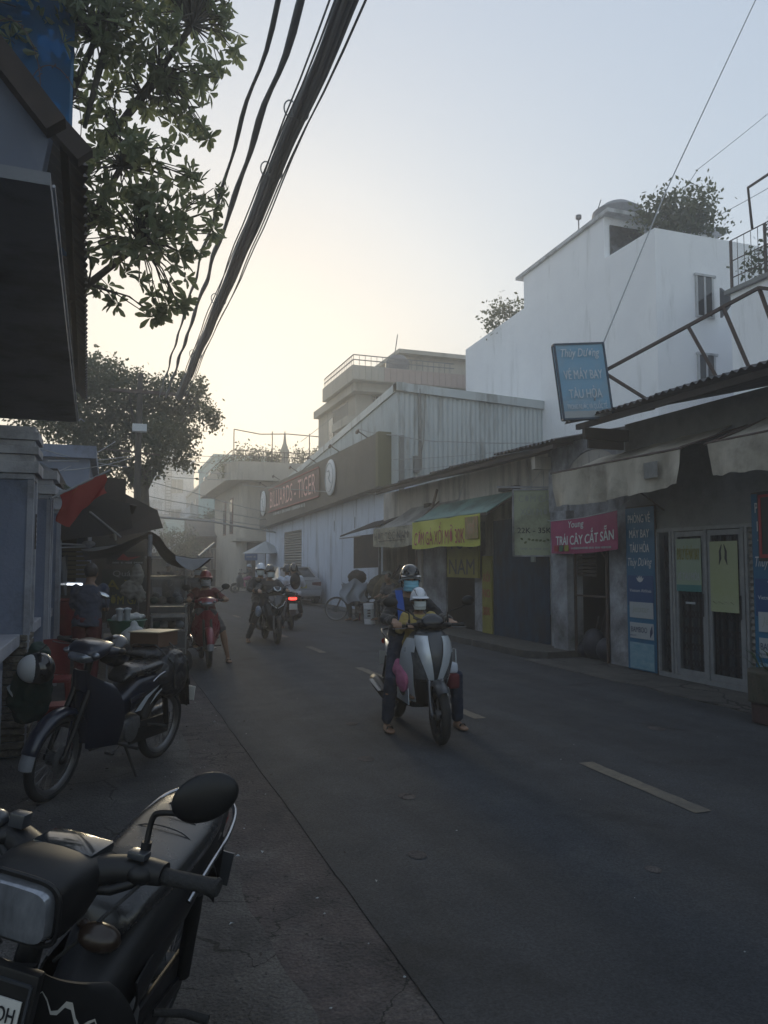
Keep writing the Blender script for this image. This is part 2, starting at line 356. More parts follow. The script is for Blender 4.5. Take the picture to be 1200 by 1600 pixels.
M_trunk = mat('bark', (0.09, 0.08, 0.065), 0.95, col2=(0.05, 0.045, 0.04), scale=9, bump=0.9, bscale=20, stretch=(1, 1, 0.3))
M_leaf = mat('broad_leaf_green', (0.10, 0.13, 0.08), 0.5, col2=(0.14, 0.155, 0.095), scale=2.5, translucent=((0.28, 0.33, 0.16), 0.45))  # base lightened to carry the lens glare that greys the backlit leaves
M_leaf2 = mat('small_leaf_green', (0.05, 0.068, 0.032), 0.6, col2=(0.075, 0.085, 0.04), scale=1.5, translucent=((0.12, 0.14, 0.04), 0.3))
M_leaf3 = mat('hedge_green', (0.05, 0.085, 0.035), 0.6, col2=(0.035, 0.06, 0.03), scale=2.5)
M_tube = mat('fluorescent_tube', (0.9, 0.92, 1.0), 0.4, emit=(0.85, 0.92, 1.0), estr=1.2)
M_bluepan = mat('blue_plastic_sheet', (0.006, 0.085, 0.19), 0.35, col2=(0.004, 0.06, 0.15), scale=3, spec=.25, translucent=((0.01, 0.22, 0.42), 0.35), alpha=((0.05, 0.42, 0.75), 0.3))

# asphalt: aggregate specks, darker tyre-polished lanes and oily patches
def asphalt_nodes(m):
    t = m.node_tree; N = t.nodes; L = t.links; b = N['Principled BSDF']; src = b.inputs['Base Color'].links[0].from_socket
    tc = N.new('ShaderNodeTexCoord'); n1 = N.new('ShaderNodeTexNoise'); n1.inputs['Scale'].default_value = 75; n1.inputs['Detail'].default_value = 4; n1.inputs['Roughness'].default_value = .8; L.new(tc.outputs['Object'], n1.inputs['Vector'])
    r1 = N.new('ShaderNodeMapRange'); r1.inputs['From Min'].default_value = .35; r1.inputs['From Max'].default_value = .68; r1.inputs['To Min'].default_value = .55; r1.inputs['To Max'].default_value = 1.65; L.new(n1.outputs['Fac'], r1.inputs[0])
    mp = N.new('ShaderNodeMapping'); mp.inputs['Scale'].default_value = (1.5, .07, 1); L.new(tc.outputs['Object'], mp.inputs[0]); n2 = N.new('ShaderNodeTexNoise'); n2.inputs['Scale'].default_value = 1.4; n2.inputs['Detail'].default_value = 6; L.new(mp.outputs[0], n2.inputs['Vector'])
    r2 = N.new('ShaderNodeMapRange'); r2.inputs['From Min'].default_value = .35; r2.inputs['From Max'].default_value = .65; r2.inputs['To Min'].default_value = .78; r2.inputs['To Max'].default_value = 1.22; L.new(n2.outputs['Fac'], r2.inputs[0])
    n3 = N.new('ShaderNodeTexNoise'); n3.inputs['Scale'].default_value = 1.1; n3.inputs['Detail'].default_value = 10; n3.inputs['Distortion'].default_value = .6; L.new(tc.outputs['Object'], n3.inputs['Vector'])
    r3 = N.new('ShaderNodeMapRange'); r3.inputs['From Min'].default_value = .62; r3.inputs['From Max'].default_value = .70; r3.inputs['To Min'].default_value = 1; r3.inputs['To Max'].default_value = .62; L.new(n3.outputs['Fac'], r3.inputs[0])
    m1 = N.new('ShaderNodeMath'); m1.operation = 'MULTIPLY'; L.new(r1.outputs[0], m1.inputs[0]); L.new(r2.outputs[0], m1.inputs[1]); m2 = N.new('ShaderNodeMath'); m2.operation = 'MULTIPLY'; L.new(m1.outputs[0], m2.inputs[0]); L.new(r3.outputs[0], m2.inputs[1])
    vm = N.new('ShaderNodeVectorMath'); vm.operation = 'SCALE'; L.new(src, vm.inputs[0]); L.new(m2.outputs[0], vm.inputs['Scale']); L.new(vm.outputs[0], b.inputs['Base Color'])
for q_ in (M_asph, M_shoulder, M_seam, M_pave): asphalt_nodes(q_)
# ------------------------------------------------------------------ ground
rg = random.Random(3)
g = MB(); g.add([(-400, -60, -0.02), (400, -60, -0.02), (400, 900, -0.02), (-400, 900, -0.02)], [(0, 1, 2, 3)])
struct('ground', g, M_shoulder)
def wob(y, s, a): return a * (mnoise.noise(Vector((s, y * 0.9, 0))) + 0.5 * mnoise.noise(Vector((s, y * 3.1, 5))))
ys = [-6 + 0.15 * i for i in range(360)] + [48 + i for i in range(30)]
def bend(y): return 0.0 if y < 40 else -0.035 * (y - 40) ** 1.5
def strip(name, xa, xb, z, m, sa=None, sb=None, th=0.03, aa=0.02, y0=-6, y1=200, nx=1):
    mb = MB(); Y = [y for y in ys if y0 <= y <= y1]
    prev = None; vs = []; fs = []
    for y in Y:
        a = xa + bend(y) + (wob(y, sa, aa) if sa is not None else 0); b = xb + bend(y) + (wob(y, sb, aa) if sb is not None else 0)
        vs += [Vector((a, y, z - th)), Vector((a, y, z)), Vector((b, y, z)), Vector((b, y, z - th))]
    for i in range(len(Y) - 1):
        k = i * 4
        for j in range(3): fs.append((k + j, k + j + 1, k + 5 + j, k + 4 + j))
    mb.add(vs, fs); return struct(name, mb, m)
strip('pavement_left', -6.0, 0.66, 0.016, M_shoulder, None, 11, 0.03, 0.07)
strip('gutter_strip', 0.5, 1.16, 0.003, M_seam, 17, None, 0.012, 0.03)
strip('road', 1.13, 6.75, 0.009, M_asph, 4, 7, 0.03, 0.012)
strip('pavement_right', 6.45, 7.7, 0.022, M_pave, 21, None, 0.03, 0.10, -6, 11.3)
strip('pavement_right', 7.35, 8.2, 0.022, M_pave, 21, None, 0.03, 0.05, 11.3, 60)
# raised slab with a broken kerb before the shuttered shops
kb = MB(); pl = []
for i in range(40):
    y = 11.2 + i * 0.16; pl.append((6.62 + 0.05 * mnoise.noise(Vector((i * 0.7, 3, 1))) + (0.25 * max(0, 1 - i / 2.5)), y))
poly = pl + [(7.6, 17.44), (7.6, 11.2)]
kb.prism(poly, 'z', 0.0, 0.13); struct('raised_pavement', kb, M_kerb, bev=0.012)
# road markings: worn dashes of the centre line
for y0, y1 in ((4.05, 5.35), (7.2, 8.5), (10.15, 11.3), (13.35, 14.4), (16.4, 17.4), (19.6, 20.6), (22.8, 23.8), (1.0, 2.2)):
    mb = MB(); N_ = 14; vs = []; 
    for i in range(N_ + 1):
        y = y0 + (y1 - y0) * i / N_
        e0, e1 = rg.uniform(-.006, .006), rg.uniform(-.006, .006)
        vs += [Vector((3.55 + e0, y, 0.0135)), Vector((3.68 + e1, y, 0.0135))]
    mb.add(vs, [(2 * i, 2 * i + 1, 2 * i + 3, 2 * i + 2) for i in range(N_)]); struct('road_marking', mb, M_paint)
for i_, (x_, y_, r_) in enumerate(((2.0, 6.05, .07), (1.95, 5.0, .06), (1.62, 4.0, .05), (2.3, 7.4, .06), (4.4, 3.1, .05), (5.0, 6.2, .08), (2.7, 3.4, .04))):
    mb = MB(); mb.add([(x_ + r_ * (1 + .35 * mnoise.noise(Vector((i_, a, 0)))) * math.cos(a * .52), y_ + 1.3 * r_ * (1 + .35 * mnoise.noise(Vector((i_, a, 0)))) * math.sin(a * .52), .0122) for a in range(12)], [tuple(range(12))]); struct('road_patch', mb, M_seam)
# pebbles, crumbs and litter
mb = MB()
def pebble(x, y, z, r):
    vs = []; 
    for dx, dy, dz in ((1, 0, 0), (0, 1, 0), (-1, 0, 0), (0, -1, 0), (0, 0, 1), (0, 0, -.3)):
        k = r * rg.uniform(.6, 1.3); vs.append((x + dx * k, y + dy * k, z + dz * k * .6))
    mb.add(vs, [(0, 1, 4), (1, 2, 4), (2, 3, 4), (3, 0, 4), (1, 0, 5), (2, 1, 5), (3, 2, 5), (0, 3, 5)], 0 if rg.random() < .8 else 1)
for i in range(1500):
    y = 1.2 + 14 * rg.random() ** 1.7; x = rg.uniform(-0.6, 1.2) if rg.random() < .75 else rg.uniform(6.2, 7.4)
    if abs(x - 0.75) < .35 or rg.random() < .5: pebble(x, y, 0.018 if x < .62 else 0.006, rg.uniform(.0025, .009))
for i in range(160): pebble(rg.uniform(1.2, 6), 1.5 + 10 * rg.random(), 0.018, rg.uniform(.003, .007))
o = mb.build('gravel', [M_kerb, M_print_grey]); tag(o, 'small stones and crumbs scattered along the road edge', 'gravel', kind='stuff')
mb = MB()
for i in range(80):
    x, y = rg.uniform(-0.5, 1.3), 1.6 + 10 * rg.random() ** 1.5; a = rg.uniform(0, 6.3); l = rg.uniform(.01, .035)
    dx, dy = math.cos(a) * l, math.sin(a) * l
    mb.add([(x, y, .018), (x + dx * .5 - dy * .3, y + dy * .5 + dx * .3, .028), (x + dx, y + dy, .020), (x + dx * .5 + dy * .3, y + dy * .5 - dx * .3, .024)], [(0, 1, 2, 3)], rg.choice([0, 0, 1]))
o = mb.build('litter', [M_brown, M_print_grey]); tag(o, 'dry leaf bits and paper scraps strewn by the road edge', 'litter', kind='stuff')

# ------------------------------------------------------------------ ticket office building (right, nearest)
XW = 7.4
T = thing('ticket_office', 'grey single storey shop with glass doors under beige awning', 'building', (XW, 8.2, 0))
w = MB()
w.b2((XW, 9.06, 0), (XW + .14, 9.75, 3.72)); w.b2((XW, 6.9, 2.09), (XW + .14, 9.06, 3.72)); w.b2((XW, -4, 0), (XW + .14, 6.9, 3.72))
w.b2((XW + .14, 9.61, 0), (13, 9.75, 3.72)); w.build('wall', M_grey, T)
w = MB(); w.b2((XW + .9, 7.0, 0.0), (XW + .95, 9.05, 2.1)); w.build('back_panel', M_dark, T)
w = MB(); w.b2((XW - .04, 7.1, 2.04), (XW + .03, 9.06, 2.09)); w.b2((XW - .04, 7.42, 0.02), (XW + .03, 9.06, 0.08))
for y in (9.04, 8.76, 8.70, 8.09, 7.46, 7.40): w.b2((XW - .045, y - .022, 0.08), (XW + .035, y + .022, 2.04))
w.build('door_frame', M_alu, T, bev=.004)
for ya, yb, nm in ((8.12, 8.68, 'door'), (7.48, 8.06, 'door')):
    d = MB(); 
    for a, b in ((ya, ya + .05), (yb - .05, yb)): d.b2((XW - .03, a, .085), (XW + .01, b, 2.03))
    d.b2((XW - .03, ya + .05, .085), (XW + .01, yb - .05, .17)); d.b2((XW - .03, ya + .05, 1.96), (XW + .01, yb - .05, 2.03))
    dd = d.build(nm, M_alu, T, bev=.003)
    p = MB(); p.b2((XW - .012, ya + .05, .17), (XW - .006, yb - .05, 1.96)); p.build('pane', M_glass, dd)
    h = MB(); h.tube([(XW - .05, ya + .025 if ya < 8 else ya + .02, .9), (XW - .05, ya + .02, 1.2)], .009); h.build('handle', M_print_dark, dd)
w = MB(); w.b2((XW - .012, 8.79, .09), (XW - .006, 9.02, 2.03)); w.build('pane', M_glass, T)
# folding lattice gates behind the glass
for ya, yb in ((8.80, 9.03), (8.12, 8.68), (7.48, 8.06)):
    n = int((yb - ya) / .062)
    for i in range(n):
        y = ya + (i + .5) * (yb - ya) / n; s_ = MB(); s_.bar((XW + .07 + .02 * (i % 2), y, .1), (XW + .07 + .02 * (i % 2), y, 2.0), .02, .03); s_.build('slat', M_steel if i % 3 else M_rust, T)
    s_ = MB(); z = .2
    while z < 1.85:
        for i in range(n - 1):
            y = ya + (i + .5) * (yb - ya) / n; y2 = y + (yb - ya) / n
            s_.bar((XW + .06, y, z), (XW + .06, y2, z + .1), .006, .012); s_.bar((XW + .06, y, z + .1), (XW + .06, y2, z), .006, .012)
        z += .22
    s_.build('lattice_links', M_rust, T)
# posters in the door
p = MB(); p.b2((XW - .05, 8.16, 1.22), (XW - .046, 8.63, 1.93)); pp = p.build('poster', [mat('pale_green_poster', (.22, .30, .2), .4, col2=(.27, .33, .26), scale=2)], T, label='pale green poster reading plane and train tickets')
t = MB(); text(t, 'ĐẠI LÝ VÉ MÁY BAY', (XW - .053, 8.395, 1.72), (0, -1, 0), (0, 0, 1), .15, w=.42, bold=.02)
t.k = 1; text(t, 'VÉ TÀU HỎA', (XW - .053, 8.395, 1.44), (0, -1, 0), (0, 0, 1), .10, w=.42, bold=.03)
t.k = 2; t.b2((XW - .0515, 8.16, 1.22), (XW - .0505, 8.63, 1.31)); t.build('lettering', [M_yellow_old, M_print_grey, mat('teal_print', (.03, .16, .16), .5)], pp)
t = MB(); t.b2((XW - .02, 8.32, 1.05), (XW - .017, 8.5, 1.08)); t.build('sticker', M_print_grey, T)
p = MB(); p.b2((XW - .05, 7.53, 0.98), (XW - .046, 8.0, 1.88)); pp = p.build('poster', [mat('pale_lime_poster', (.28, .32, .16), .4, col2=(.34, .37, .24), scale=2)], T, label='pale lime poster with a figure and branch sketch')
t = MB()
for s in (-1, 1):
    t.tube([(XW - .052, 7.77 + s * .02, 1.84), (XW - .052, 7.77 + s * .05, 1.75), (XW - .052, 7.77 + s * .045, 1.66), (XW - .052, 7.77 + s * .07, 1.58)], [.006, .018, .02, .004], 6, flat=.1)
for i in range(7):
    a = 7.6 + i * .05; t.tube([(XW - .052, a, 1.08 + .01 * (i % 3)), (XW - .052, a + .06, 1.11 - .02 * (i % 2))], [.002, .007], 5, flat=.2)
t.build('drawing', M_print_dark, pp)
# roller shutter slats right of the doors
for i in range(24):
    s_ = MB(); z = .12 + i * .08
    s_.prism([(z, XW - .0), (z + .035, XW - .022), (z + .07, XW - .004), (z + .074, XW + .01), (z, XW + .01)], 'y', 0, 1) if False else s_.add(
        [(XW, 6.92, z), (XW - .024, 6.92, z + .035), (XW - .002, 6.92, z + .074), (XW, 7.38, z), (XW - .024, 7.38, z + .035), (XW - .002, 7.38, z + .074)],
        [(0, 1, 4, 3), (1, 2, 5, 4), (0, 3, 5, 2), (0, 2, 1), (3, 4, 5)])
    s_.build('slat', M_shut, T)
r = MB(); y = -2.2
i = 0
while y < 9.95:
    y2 = min(y + 1.02, 10.25); corr(r, (6.55, y, 3.74 + .012 * (i % 2)), (6.55, y2 + .06, 3.74 + .012 * (i % 2)), (13.0, y, 5.2), .02, .13, .006)
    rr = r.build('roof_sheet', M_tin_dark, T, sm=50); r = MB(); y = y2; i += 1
r = MB(); r.b2((6.62, -2, 3.62), (6.68, 9.9, 3.70)); r.b2((6.62, 9.65, 3.45), (7.39, 9.73, 3.62))
for yy in (9.2, 8, 6.8, 5.6): r.bar((6.65, yy, 3.66), (7.5, yy, 3.88), .05)
r.build('eave_beam', M_brown, T)
r = MB(); r.b2((6.75, 9.755, 3.33), (7.38, 9.80, 3.60)); r.build('eave_board', M_brown, T)

def scrawl(mb, c, right, up, h, w):
    # small print too faint to read in the photograph: short unreadable strokes
    r_ = random.Random(int(w * 977)); c = Vector(c); R_ = Vector(right).normalized(); U_ = Vector(up).normalized(); x = -w / 2
    while x < w / 2:
        ww = h * r_.uniform(.25, .7)
        if r_.random() > .18:
            a = h * r_.uniform(.3, .5); mb.add([c + R_ * x - U_ * a, c + R_ * (x + ww) - U_ * a, c + R_ * (x + ww) + U_ * a, c + R_ * x + U_ * a], [(0, 1, 2, 3)])
        x += ww + h * .2
def valance(name, parent, P0, P1, z0, z1, m, amp=.03, folds=9, ragged=.03, seed=0, nz=7):
    """hanging cloth strip from P0 to P1 (x, y), top z0(a,b), bottom z1(a,b)"""
    mb = MB(); n = max(24, int(math.dist(P0, P1) * 14))
    dx, dy = P1[0] - P0[0], P1[1] - P0[1]; L_ = math.hypot(dx, dy); nx, ny = -dy / L_, dx / L_
    def fn(u, v):
        a = amp * v * (math.sin(u * folds * 6.28 + 1.3 * math.sin(u * 9 + seed)) + .8 * mnoise.noise(Vector((u * 6, v * 1.5, seed))))
        top = z0[0] + (z0[1] - z0[0]) * u + .012 * mnoise.noise(Vector((u * 12, 0, seed))); bot = z1[0] + (z1[1] - z1[0]) * u + ragged * mnoise.noise(Vector((u * 9, 1, seed + 3)))
        return (P0[0] + dx * u + nx * a, P0[1] + dy * u + ny * a, top + (bot - .05 * math.sin(math.pi * u) - top) * v)
    mb.grid(fn, n, nz, .004); return mb.build(name, m, parent, sm=60)
A = thing('tarp_awning', 'long beige tarp awning with a drooping front over glass doors', 'awning', (7.0, 8.7, 2.9))
def aw(u, v): return (6.35 + (7.39 - 6.35) * v, 10.15 - 2.8 * u + .25 * v, 2.96 + .33 * v - .035 * math.sin(math.pi * v) * (1 + .5 * math.sin(u * 17)) + .02 * mnoise.noise(Vector((u * 8, v * 4, 0))) + .06 * v * u)
m_ = MB(); m_.grid(aw, 40, 8, .005); m_.build('canopy', M_tarp, A, sm=60)
valance('valance', A, (6.35, 10.15), (6.36, 7.35), (2.96, 2.95), (2.46, 2.54), M_tarp, .06, 5, .05, 2)
m_ = MB(); m_.tube([(6.36, 10.2, 2.975), (6.36, 7.3, 2.965)], .016); m_.tube([(6.36, 10.1, 2.975), (7.39, 10.1, 3.2)], .014); m_.tube([(6.36, 7.35, 2.975), (7.39, 7.35, 3.3)], .014)
m_.tube([(6.4, 8.9, 2.95), (7.39, 8.9, 2.35)], .012); m_.build('frame', M_rust, A)
m_ = MB(); m_.b2((6.325, 7.72, 2.66), (6.33, 7.98, 2.86)); m_.build('patch', M_tarp_grey, A)
A2 = thing('tarp_awning', 'short beige tarp awning cut by the right picture edge', 'awning', (7.0, 6.0, 2.9))
m_ = MB(); m_.grid(lambda u, v: (6.4 + .99 * v, 6.95 - 2.6 * u, 2.96 + .42 * v - .03 * math.sin(3.14 * v)), 20, 6, .005); m_.build('canopy', M_tarp, A2, sm=60)
valance('valance', A2, (6.4, 6.95), (6.4, 4.4), (2.96, 2.95), (2.60, 2.58), M_tarp, .07, 4, .07, 8)
m_ = MB(); m_.tube([(6.41, 7.0, 2.97), (6.41, 4.4, 2.97)], .016); m_.tube([(6.41, 6.93, 2.97), (7.39, 6.93, 3.35)], .014); m_.build('frame', M_rust, A2)

# ---- tall blue ticket banners
def ticket_banner(y1, y0, x, label):
    B = thing('banner_stand', label, 'banner', (x, (y0 + y1) / 2, 0)); W_ = y1 - y0; yc = (y0 + y1) / 2
    m_ = MB(); m_.grid(lambda u, v: (x + .006 * mnoise.noise(Vector((u * 3, v * 7, y0))), y1 - W_ * u, .04 + 2.38 * v), 6, 30, .006); m_.build('panel', M_bannerblue, B, sm=60)
    m_ = MB(); m_.bar((x + .02, y1, 0), (x + .02, y1, 2.44), .022); m_.bar((x + .02, y0, 0.02), (x + .02, y0, 2.44), .022); m_.bar((x + .02, y1, 2.43), (x + .02, y0, 2.43), .022); m_.build('frame', M_rust, B)
    q = x - .012; t = MB()
    for s, z, h, w_ in (('PHÒNG VÉ', 2.27, .12, .78), ('MÁY BAY', 2.05, .12, .70), ('TÀU HỎA', 1.84, .12, .68)):
        text(t, s, (q, yc, z), (0, -1, 0), (0, 0, 1), h, w=W_ * w_, bold=.025)
    text(t, 'Thùy Dương', (q, yc, 1.60), (0, -1, 0), (0, 0, 1), .12, w=W_ * .84, shear=.35)
    text(t, 'Vietnam Airlines', (q, yc, 1.20), (0, -1, 0), (0, 0, 1), .045, w=W_ * .76)
    for k in range(-2, 3):   # lotus mark
        a = k * .42; c = Vector((q, yc - .055 * math.sin(a), 1.32 + .05 * math.cos(a)))
        d = Vector((0, -math.sin(a), math.cos(a))); n_ = Vector((0, -math.cos(a), -math.sin(a)))
        t.add([c - d * .05, c + n_ * .018, c + d * .06, c - n_ * .018], [(0, 1, 2, 3)])
    t.build('lettering', mat('pale_banner_print', (.58, .6, .62), .5), B)
    t = MB(); t.b2((q + .004, y1 - .03, .98), (q + .002, y0 + .03, 1.42)); 
    t.build('print_band', M_bannerdeep, B)
    t = MB(); t.b2((q + .001, y1 - .07, .80), (q - .001, y0 + .04, 1.03)); t.b2((q + .001, y1 - .07, .50), (q - .001, y0 + .04, .73)); t.build('print_box', M_print_grey, B)
    t = MB(); text(t, 'BAMBOO', (q - .003, yc + .04, .63), (0, -1, 0), (0, 0, 1), .08, w=W_ * .56, bold=.01)
    text(t, 'AIRWAYS', (q - .003, y1 - .14, .54), (0, -1, 0), (0, 0, 1), .025)
    t.add([(q - .003, y0 + .12, .52), (q - .003, y0 + .06, .60), (q - .003, y0 + .07, .71), (q - .003, y0 + .12, .62)], [(0, 1, 2, 3)])
    t.build('lettering', M_print_navy, B)
    t = MB(); text(t, 'Jetstar', (q - .003, yc, .915), (0, -1, 0), (0, 0, 1), .09, w=W_ * .6, shear=.2); t.build('lettering', M_print_faded, B)
    t = MB(); t.b2((q + .001, y1 - .06, .06), (q - .001, y0 + .04, .44)); t.build('print_photo', M_sky_print, B)
ticket_banner(9.70, 9.06, 7.34, 'tall blue ticket banner leaning by the glass doors, full height in view')
ticket_banner(7.16, 6.56, 7.22, 'blue ticket banner beyond the roller slats, cut by the right edge')
T2 = thing('led_sign', 'dark led sign box with red rim hung at right picture edge', 'sign', (7.0, 6.75, 2.2))
m_ = MB(); m_.b2((7.0, 6.3, 1.62), (7.12, 6.86, 2.42)); m_.build('box', M_print_dark, T2, bev=.01)
m_ = MB(); m_.b2((6.99, 6.34, 1.66), (6.998, 6.82, 1.70)); m_.b2((6.99, 6.80, 1.66), (6.998, 6.83, 2.38)); m_.b2((6.99, 6.34, 2.35), (6.998, 6.82, 2.38)); m_.build('rim', M_print_red, T2)
m_ = MB(); m_.bar((7.12, 6.6, 2.3), (7.4, 6.6, 2.35), .03); m_.build('bracket', M_rust, T2)

# ---- planter at the right edge
PT = thing('planter', 'weathered two tier planter with spiky plants at right edge', 'planter', (6.25, 6.0, 0))
def octa(cx, cy, r): return [(cx + r * math.cos(a * math.pi / 4 + .39), cy + r * math.sin(a * math.pi / 4 + .39)) for a in range(8)]
m_ = MB(); m_.prism(octa(6.42, 5.95, .38), 'z', .02, .22); m_.build('base', mat('maroon_concrete', (.07, .035, .035), .9, col2=(.04, .03, .03), scale=8, bump=.6), PT, bev=.015)
m_ = MB(); m_.prism(octa(6.42, 5.95, .41), 'z', .22, .52); m_.build('tub', mat('mossy_concrete', (.07, .06, .045), .9, col2=(.035, .045, .03), scale=7, bump=.8, stain=(.09, .05, .035)), PT, bev=.015)
rp = random.Random(5)
for i in range(46):
    a = rp.uniform(0, 6.28); r0 = rp.uniform(0, .3); L_ = rp.uniform(.18, .42); e = rp.uniform(.5, 1.4); x, y = 6.42 + r0 * math.cos(a), 5.95 + r0 * math.sin(a)
    dx, dy = math.cos(a) * math.cos(e), math.sin(a) * math.cos(e); m_ = MB(); nn = Vector((-math.sin(a), math.cos(a), 0)) * .013
    p0 = Vector((x, y, .5)); p1 = p0 + Vector((dx, dy, math.sin(e))) * L_ * .55; p2 = p1 + Vector((dx * 1.3, dy * 1.3, math.sin(e) * .4)) * L_ * .5
    m_.add([p0 - nn * .6, p0 + nn * .6, p1 + nn, p1 - nn, p2], [(0, 1, 2, 3), (3, 2, 4)]); m_.build('leaf', M_leaf3, PT)

# ------------------------------------------------------------------ decayed house with the arch and dark doorway
D = thing('decayed_house', 'peeling pale house with a bricked arch and dark doorway', 'building', (7.45, 10.8, 0)); X2 = 7.48
w = MB(); w.b2((X2, 9.78, 0), (X2 + .16, 10.32, 3.62)); w.b2((X2, 10.32, 2.05), (X2 + .16, 11.42, 3.62)); w.b2((X2, 9.78, 3.62), (X2 + .3, 12.0, 3.70)); w.b2((X2 + .16, 11.9, 0), (13, 12.05, 3.7))
w.build('wall', M_decay, D)
w = MB(); w.b2((X2 - .16, 11.28, 0), (X2 + .16, 11.72, 2.5)); w.b2((X2 - .05, 11.42, 2.5), (X2 + .16, 12.0, 3.62)); w.b2((X2 - .03, 11.74, 0), (X2 + .16, 12.0, 2.5)); w.build('pillar', M_decay, D, bev=.012)
w = MB(); n = 14   # the filled arch stands a little back in a raised rim
pts = [(10.05 + .0, 2.75)] + [(10.72 - .78 * math.cos(math.pi * i / n) * 1.0, 2.95 + .52 * math.sin(math.pi * i / n)) for i in range(n + 1)] + [(11.5, 2.75)]
w.prism([(a, b) for a, b in pts], 'x', X2 - .012, X2 - .002); w.build('arch_infill', M_beige, D)
w = MB(); w.tube([(X2 - .01, 10.72 - .8 * math.cos(math.pi * i / 20), 2.95 + .54 * math.sin(math.pi * i / 20)) for i in range(21)], .02, 6); w.build('arch_rim', M_decay, D, sm=40)
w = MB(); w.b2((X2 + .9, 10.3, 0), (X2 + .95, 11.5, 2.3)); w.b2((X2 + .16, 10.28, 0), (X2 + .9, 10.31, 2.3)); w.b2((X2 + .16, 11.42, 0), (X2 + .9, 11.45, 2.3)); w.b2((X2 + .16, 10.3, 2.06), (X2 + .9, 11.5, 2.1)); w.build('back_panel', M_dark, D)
w = MB()
for y in (10.36, 11.24): w.bar((X2 - .02, y, 0), (X2 - .02, y, 1.98), .035)
for z in (1.97, 1.06): w.bar((X2 - .02, 10.36, z), (X2 - .02, 11.24, z), .03)
w.bar((X2 - .02, 10.62, 1.9), (X2 - .02, 10.40, 1.7), .02)
dd = w.build('door_frame', M_rust, D)
for i in range(9):
    w = MB(); w.bar((X2 + .0, 10.66, 1.40 + i * .06), (X2 + .0, 11.2, 1.41 + i * .06), .012, .045); w.build('slat', M_brown, D)
w = MB(); w.tube([(X2 - .06, 11.8, 2.4), (X2 - .06, 11.8, 1.15), (X2 - .06, 11.66, 1.05), (X2 - .06, 11.66, .7)], .008); w.tube([(X2 - .1, 9.78, 3.6), (X2 - .03, 9.8, 3.0), (X2 - .06, 9.86, 2.5)], .008); w.build('wire', M_cable, D)
# clutter in the doorway
O = thing('junk_heap', 'dark heap of planks and sacks inside the decayed doorway', 'junk', (7.7, 10.8, 0)); rj = random.Random(9)
for i in range(7):
    m_ = MB(); y = rj.uniform(10.5, 11.2); m_.bar((7.62, y, .03), (7.75 + rj.random() * .2, y + rj.uniform(-.25, .25), rj.uniform(.6, 1.2)), .03, .08); m_.build('plank', M_brown, O)
for y, z, r_ in ((10.6, .2, .2), (10.95, .26, .26), (11.15, .15, .16)):
    m_ = MB(); m_.ell((7.62, y, z), (.18, r_, z), n=12, k=8); m_.build('sack', M_tarp_dark, O, sm=60)

# pink banner across the decayed house
B = thing('shop_banner', 'sagging pink fruit banner strung above the dark doorway', 'banner', (7.2, 10.7, 2.1))
def pk(u, v):
    y = 11.62 - 1.86 * u; top = 2.33 + .07 * u - .03 * math.sin(math.pi * u); return (7.24 + .02 * mnoise.noise(Vector((u * 4, v * 2, 0))), y, top - .56 * v - .03 * u * v)
m_ = MB(); m_.grid(pk, 30, 8, .004); m_.build('cloth', M_pink, B, sm=60)
def pkw(p): # lay flat lettering on the cloth
    u = (11.62 - p.y) / 1.86; v = (2.33 - p.z) / .56; q = pk(u, min(1, max(0, v))); return Vector((q[0] - .012, p.y, p.z + .06 * u - .03 * math.sin(math.pi * u)))
t = MB(); text(t, 'Young', (7.2, 10.85, 2.23), (0, -1, 0), (0, 0, 1), .11, w=.42, bold=.03, shear=.1, warp=pkw)
text(t, 'TRÁI CÂY CẮT SẴN', (7.2, 10.66, 2.03), (0, -1, 0), (0, 0, 1), .15, w=1.62, bold=.04, warp=pkw)
t.build('lettering', M_print_white, B)
t = MB(); scrawl(t, (7.2, 10.4, 1.845), (0, -1, 0), (0, 0, 1), .04, 1.1); t.build('small_print', M_print_grey, B)
for yy, mm in ((11.44, M_print_red), (11.28, M_greenpl), (11.12, M_yellow_old)):
    t = MB(); t.b2((7.215, yy - .06, 1.80), (7.219, yy + .06, 1.90)); t.build('logo', mm, B)
t = MB(); t.tube([(7.24, 11.75, 2.36), (7.24, 11.62, 2.33), (7.24, 10.7, 2.34), (7.24, 9.76, 2.41), (7.35, 9.6, 2.55)], .006); t.build('string', M_print_grey, B)

# ------------------------------------------------------------------ row house with the folding shutter and the barber's bay
S = thing('shuttered_rowhouse', 'beige row house with blue folding shutter and barber bay', 'building', (7.5, 15, 0)); X3 = 7.55
w = MB(); w.b2((X3, 12.06, 0), (X3 + .15, 12.16, 3.62)); w.b2((X3, 12.16, 2.5), (X3 + .15, 21.2, 3.62)); w.b2((X3, 14.32, .0), (X3 + .15, 14.72, 2.5)); w.b2((X3, 18.3, 0), (X3 + .15, 18.62, 2.5)); w.b2((X3 - .02, 20.5, 0), (X3 + .15, 21.2, 2.5))
w.b2((X3 + .15, 21.05, 0), (13, 21.2, 3.62)); w.build('wall', M_beige, S)
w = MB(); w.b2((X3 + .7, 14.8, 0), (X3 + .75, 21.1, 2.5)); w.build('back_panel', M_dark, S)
w = MB(); w.b2((X3 + .05, 14.72, 0.1), (X3 + .1, 15.35, 2.5)); w.build('tin_partition', M_decay, S)
w = MB(); w.b2((X3 + .05, 16.9, .1), (X3 + .1, 18.3, 2.5)); w.build('tin_partition', M_decay, S)
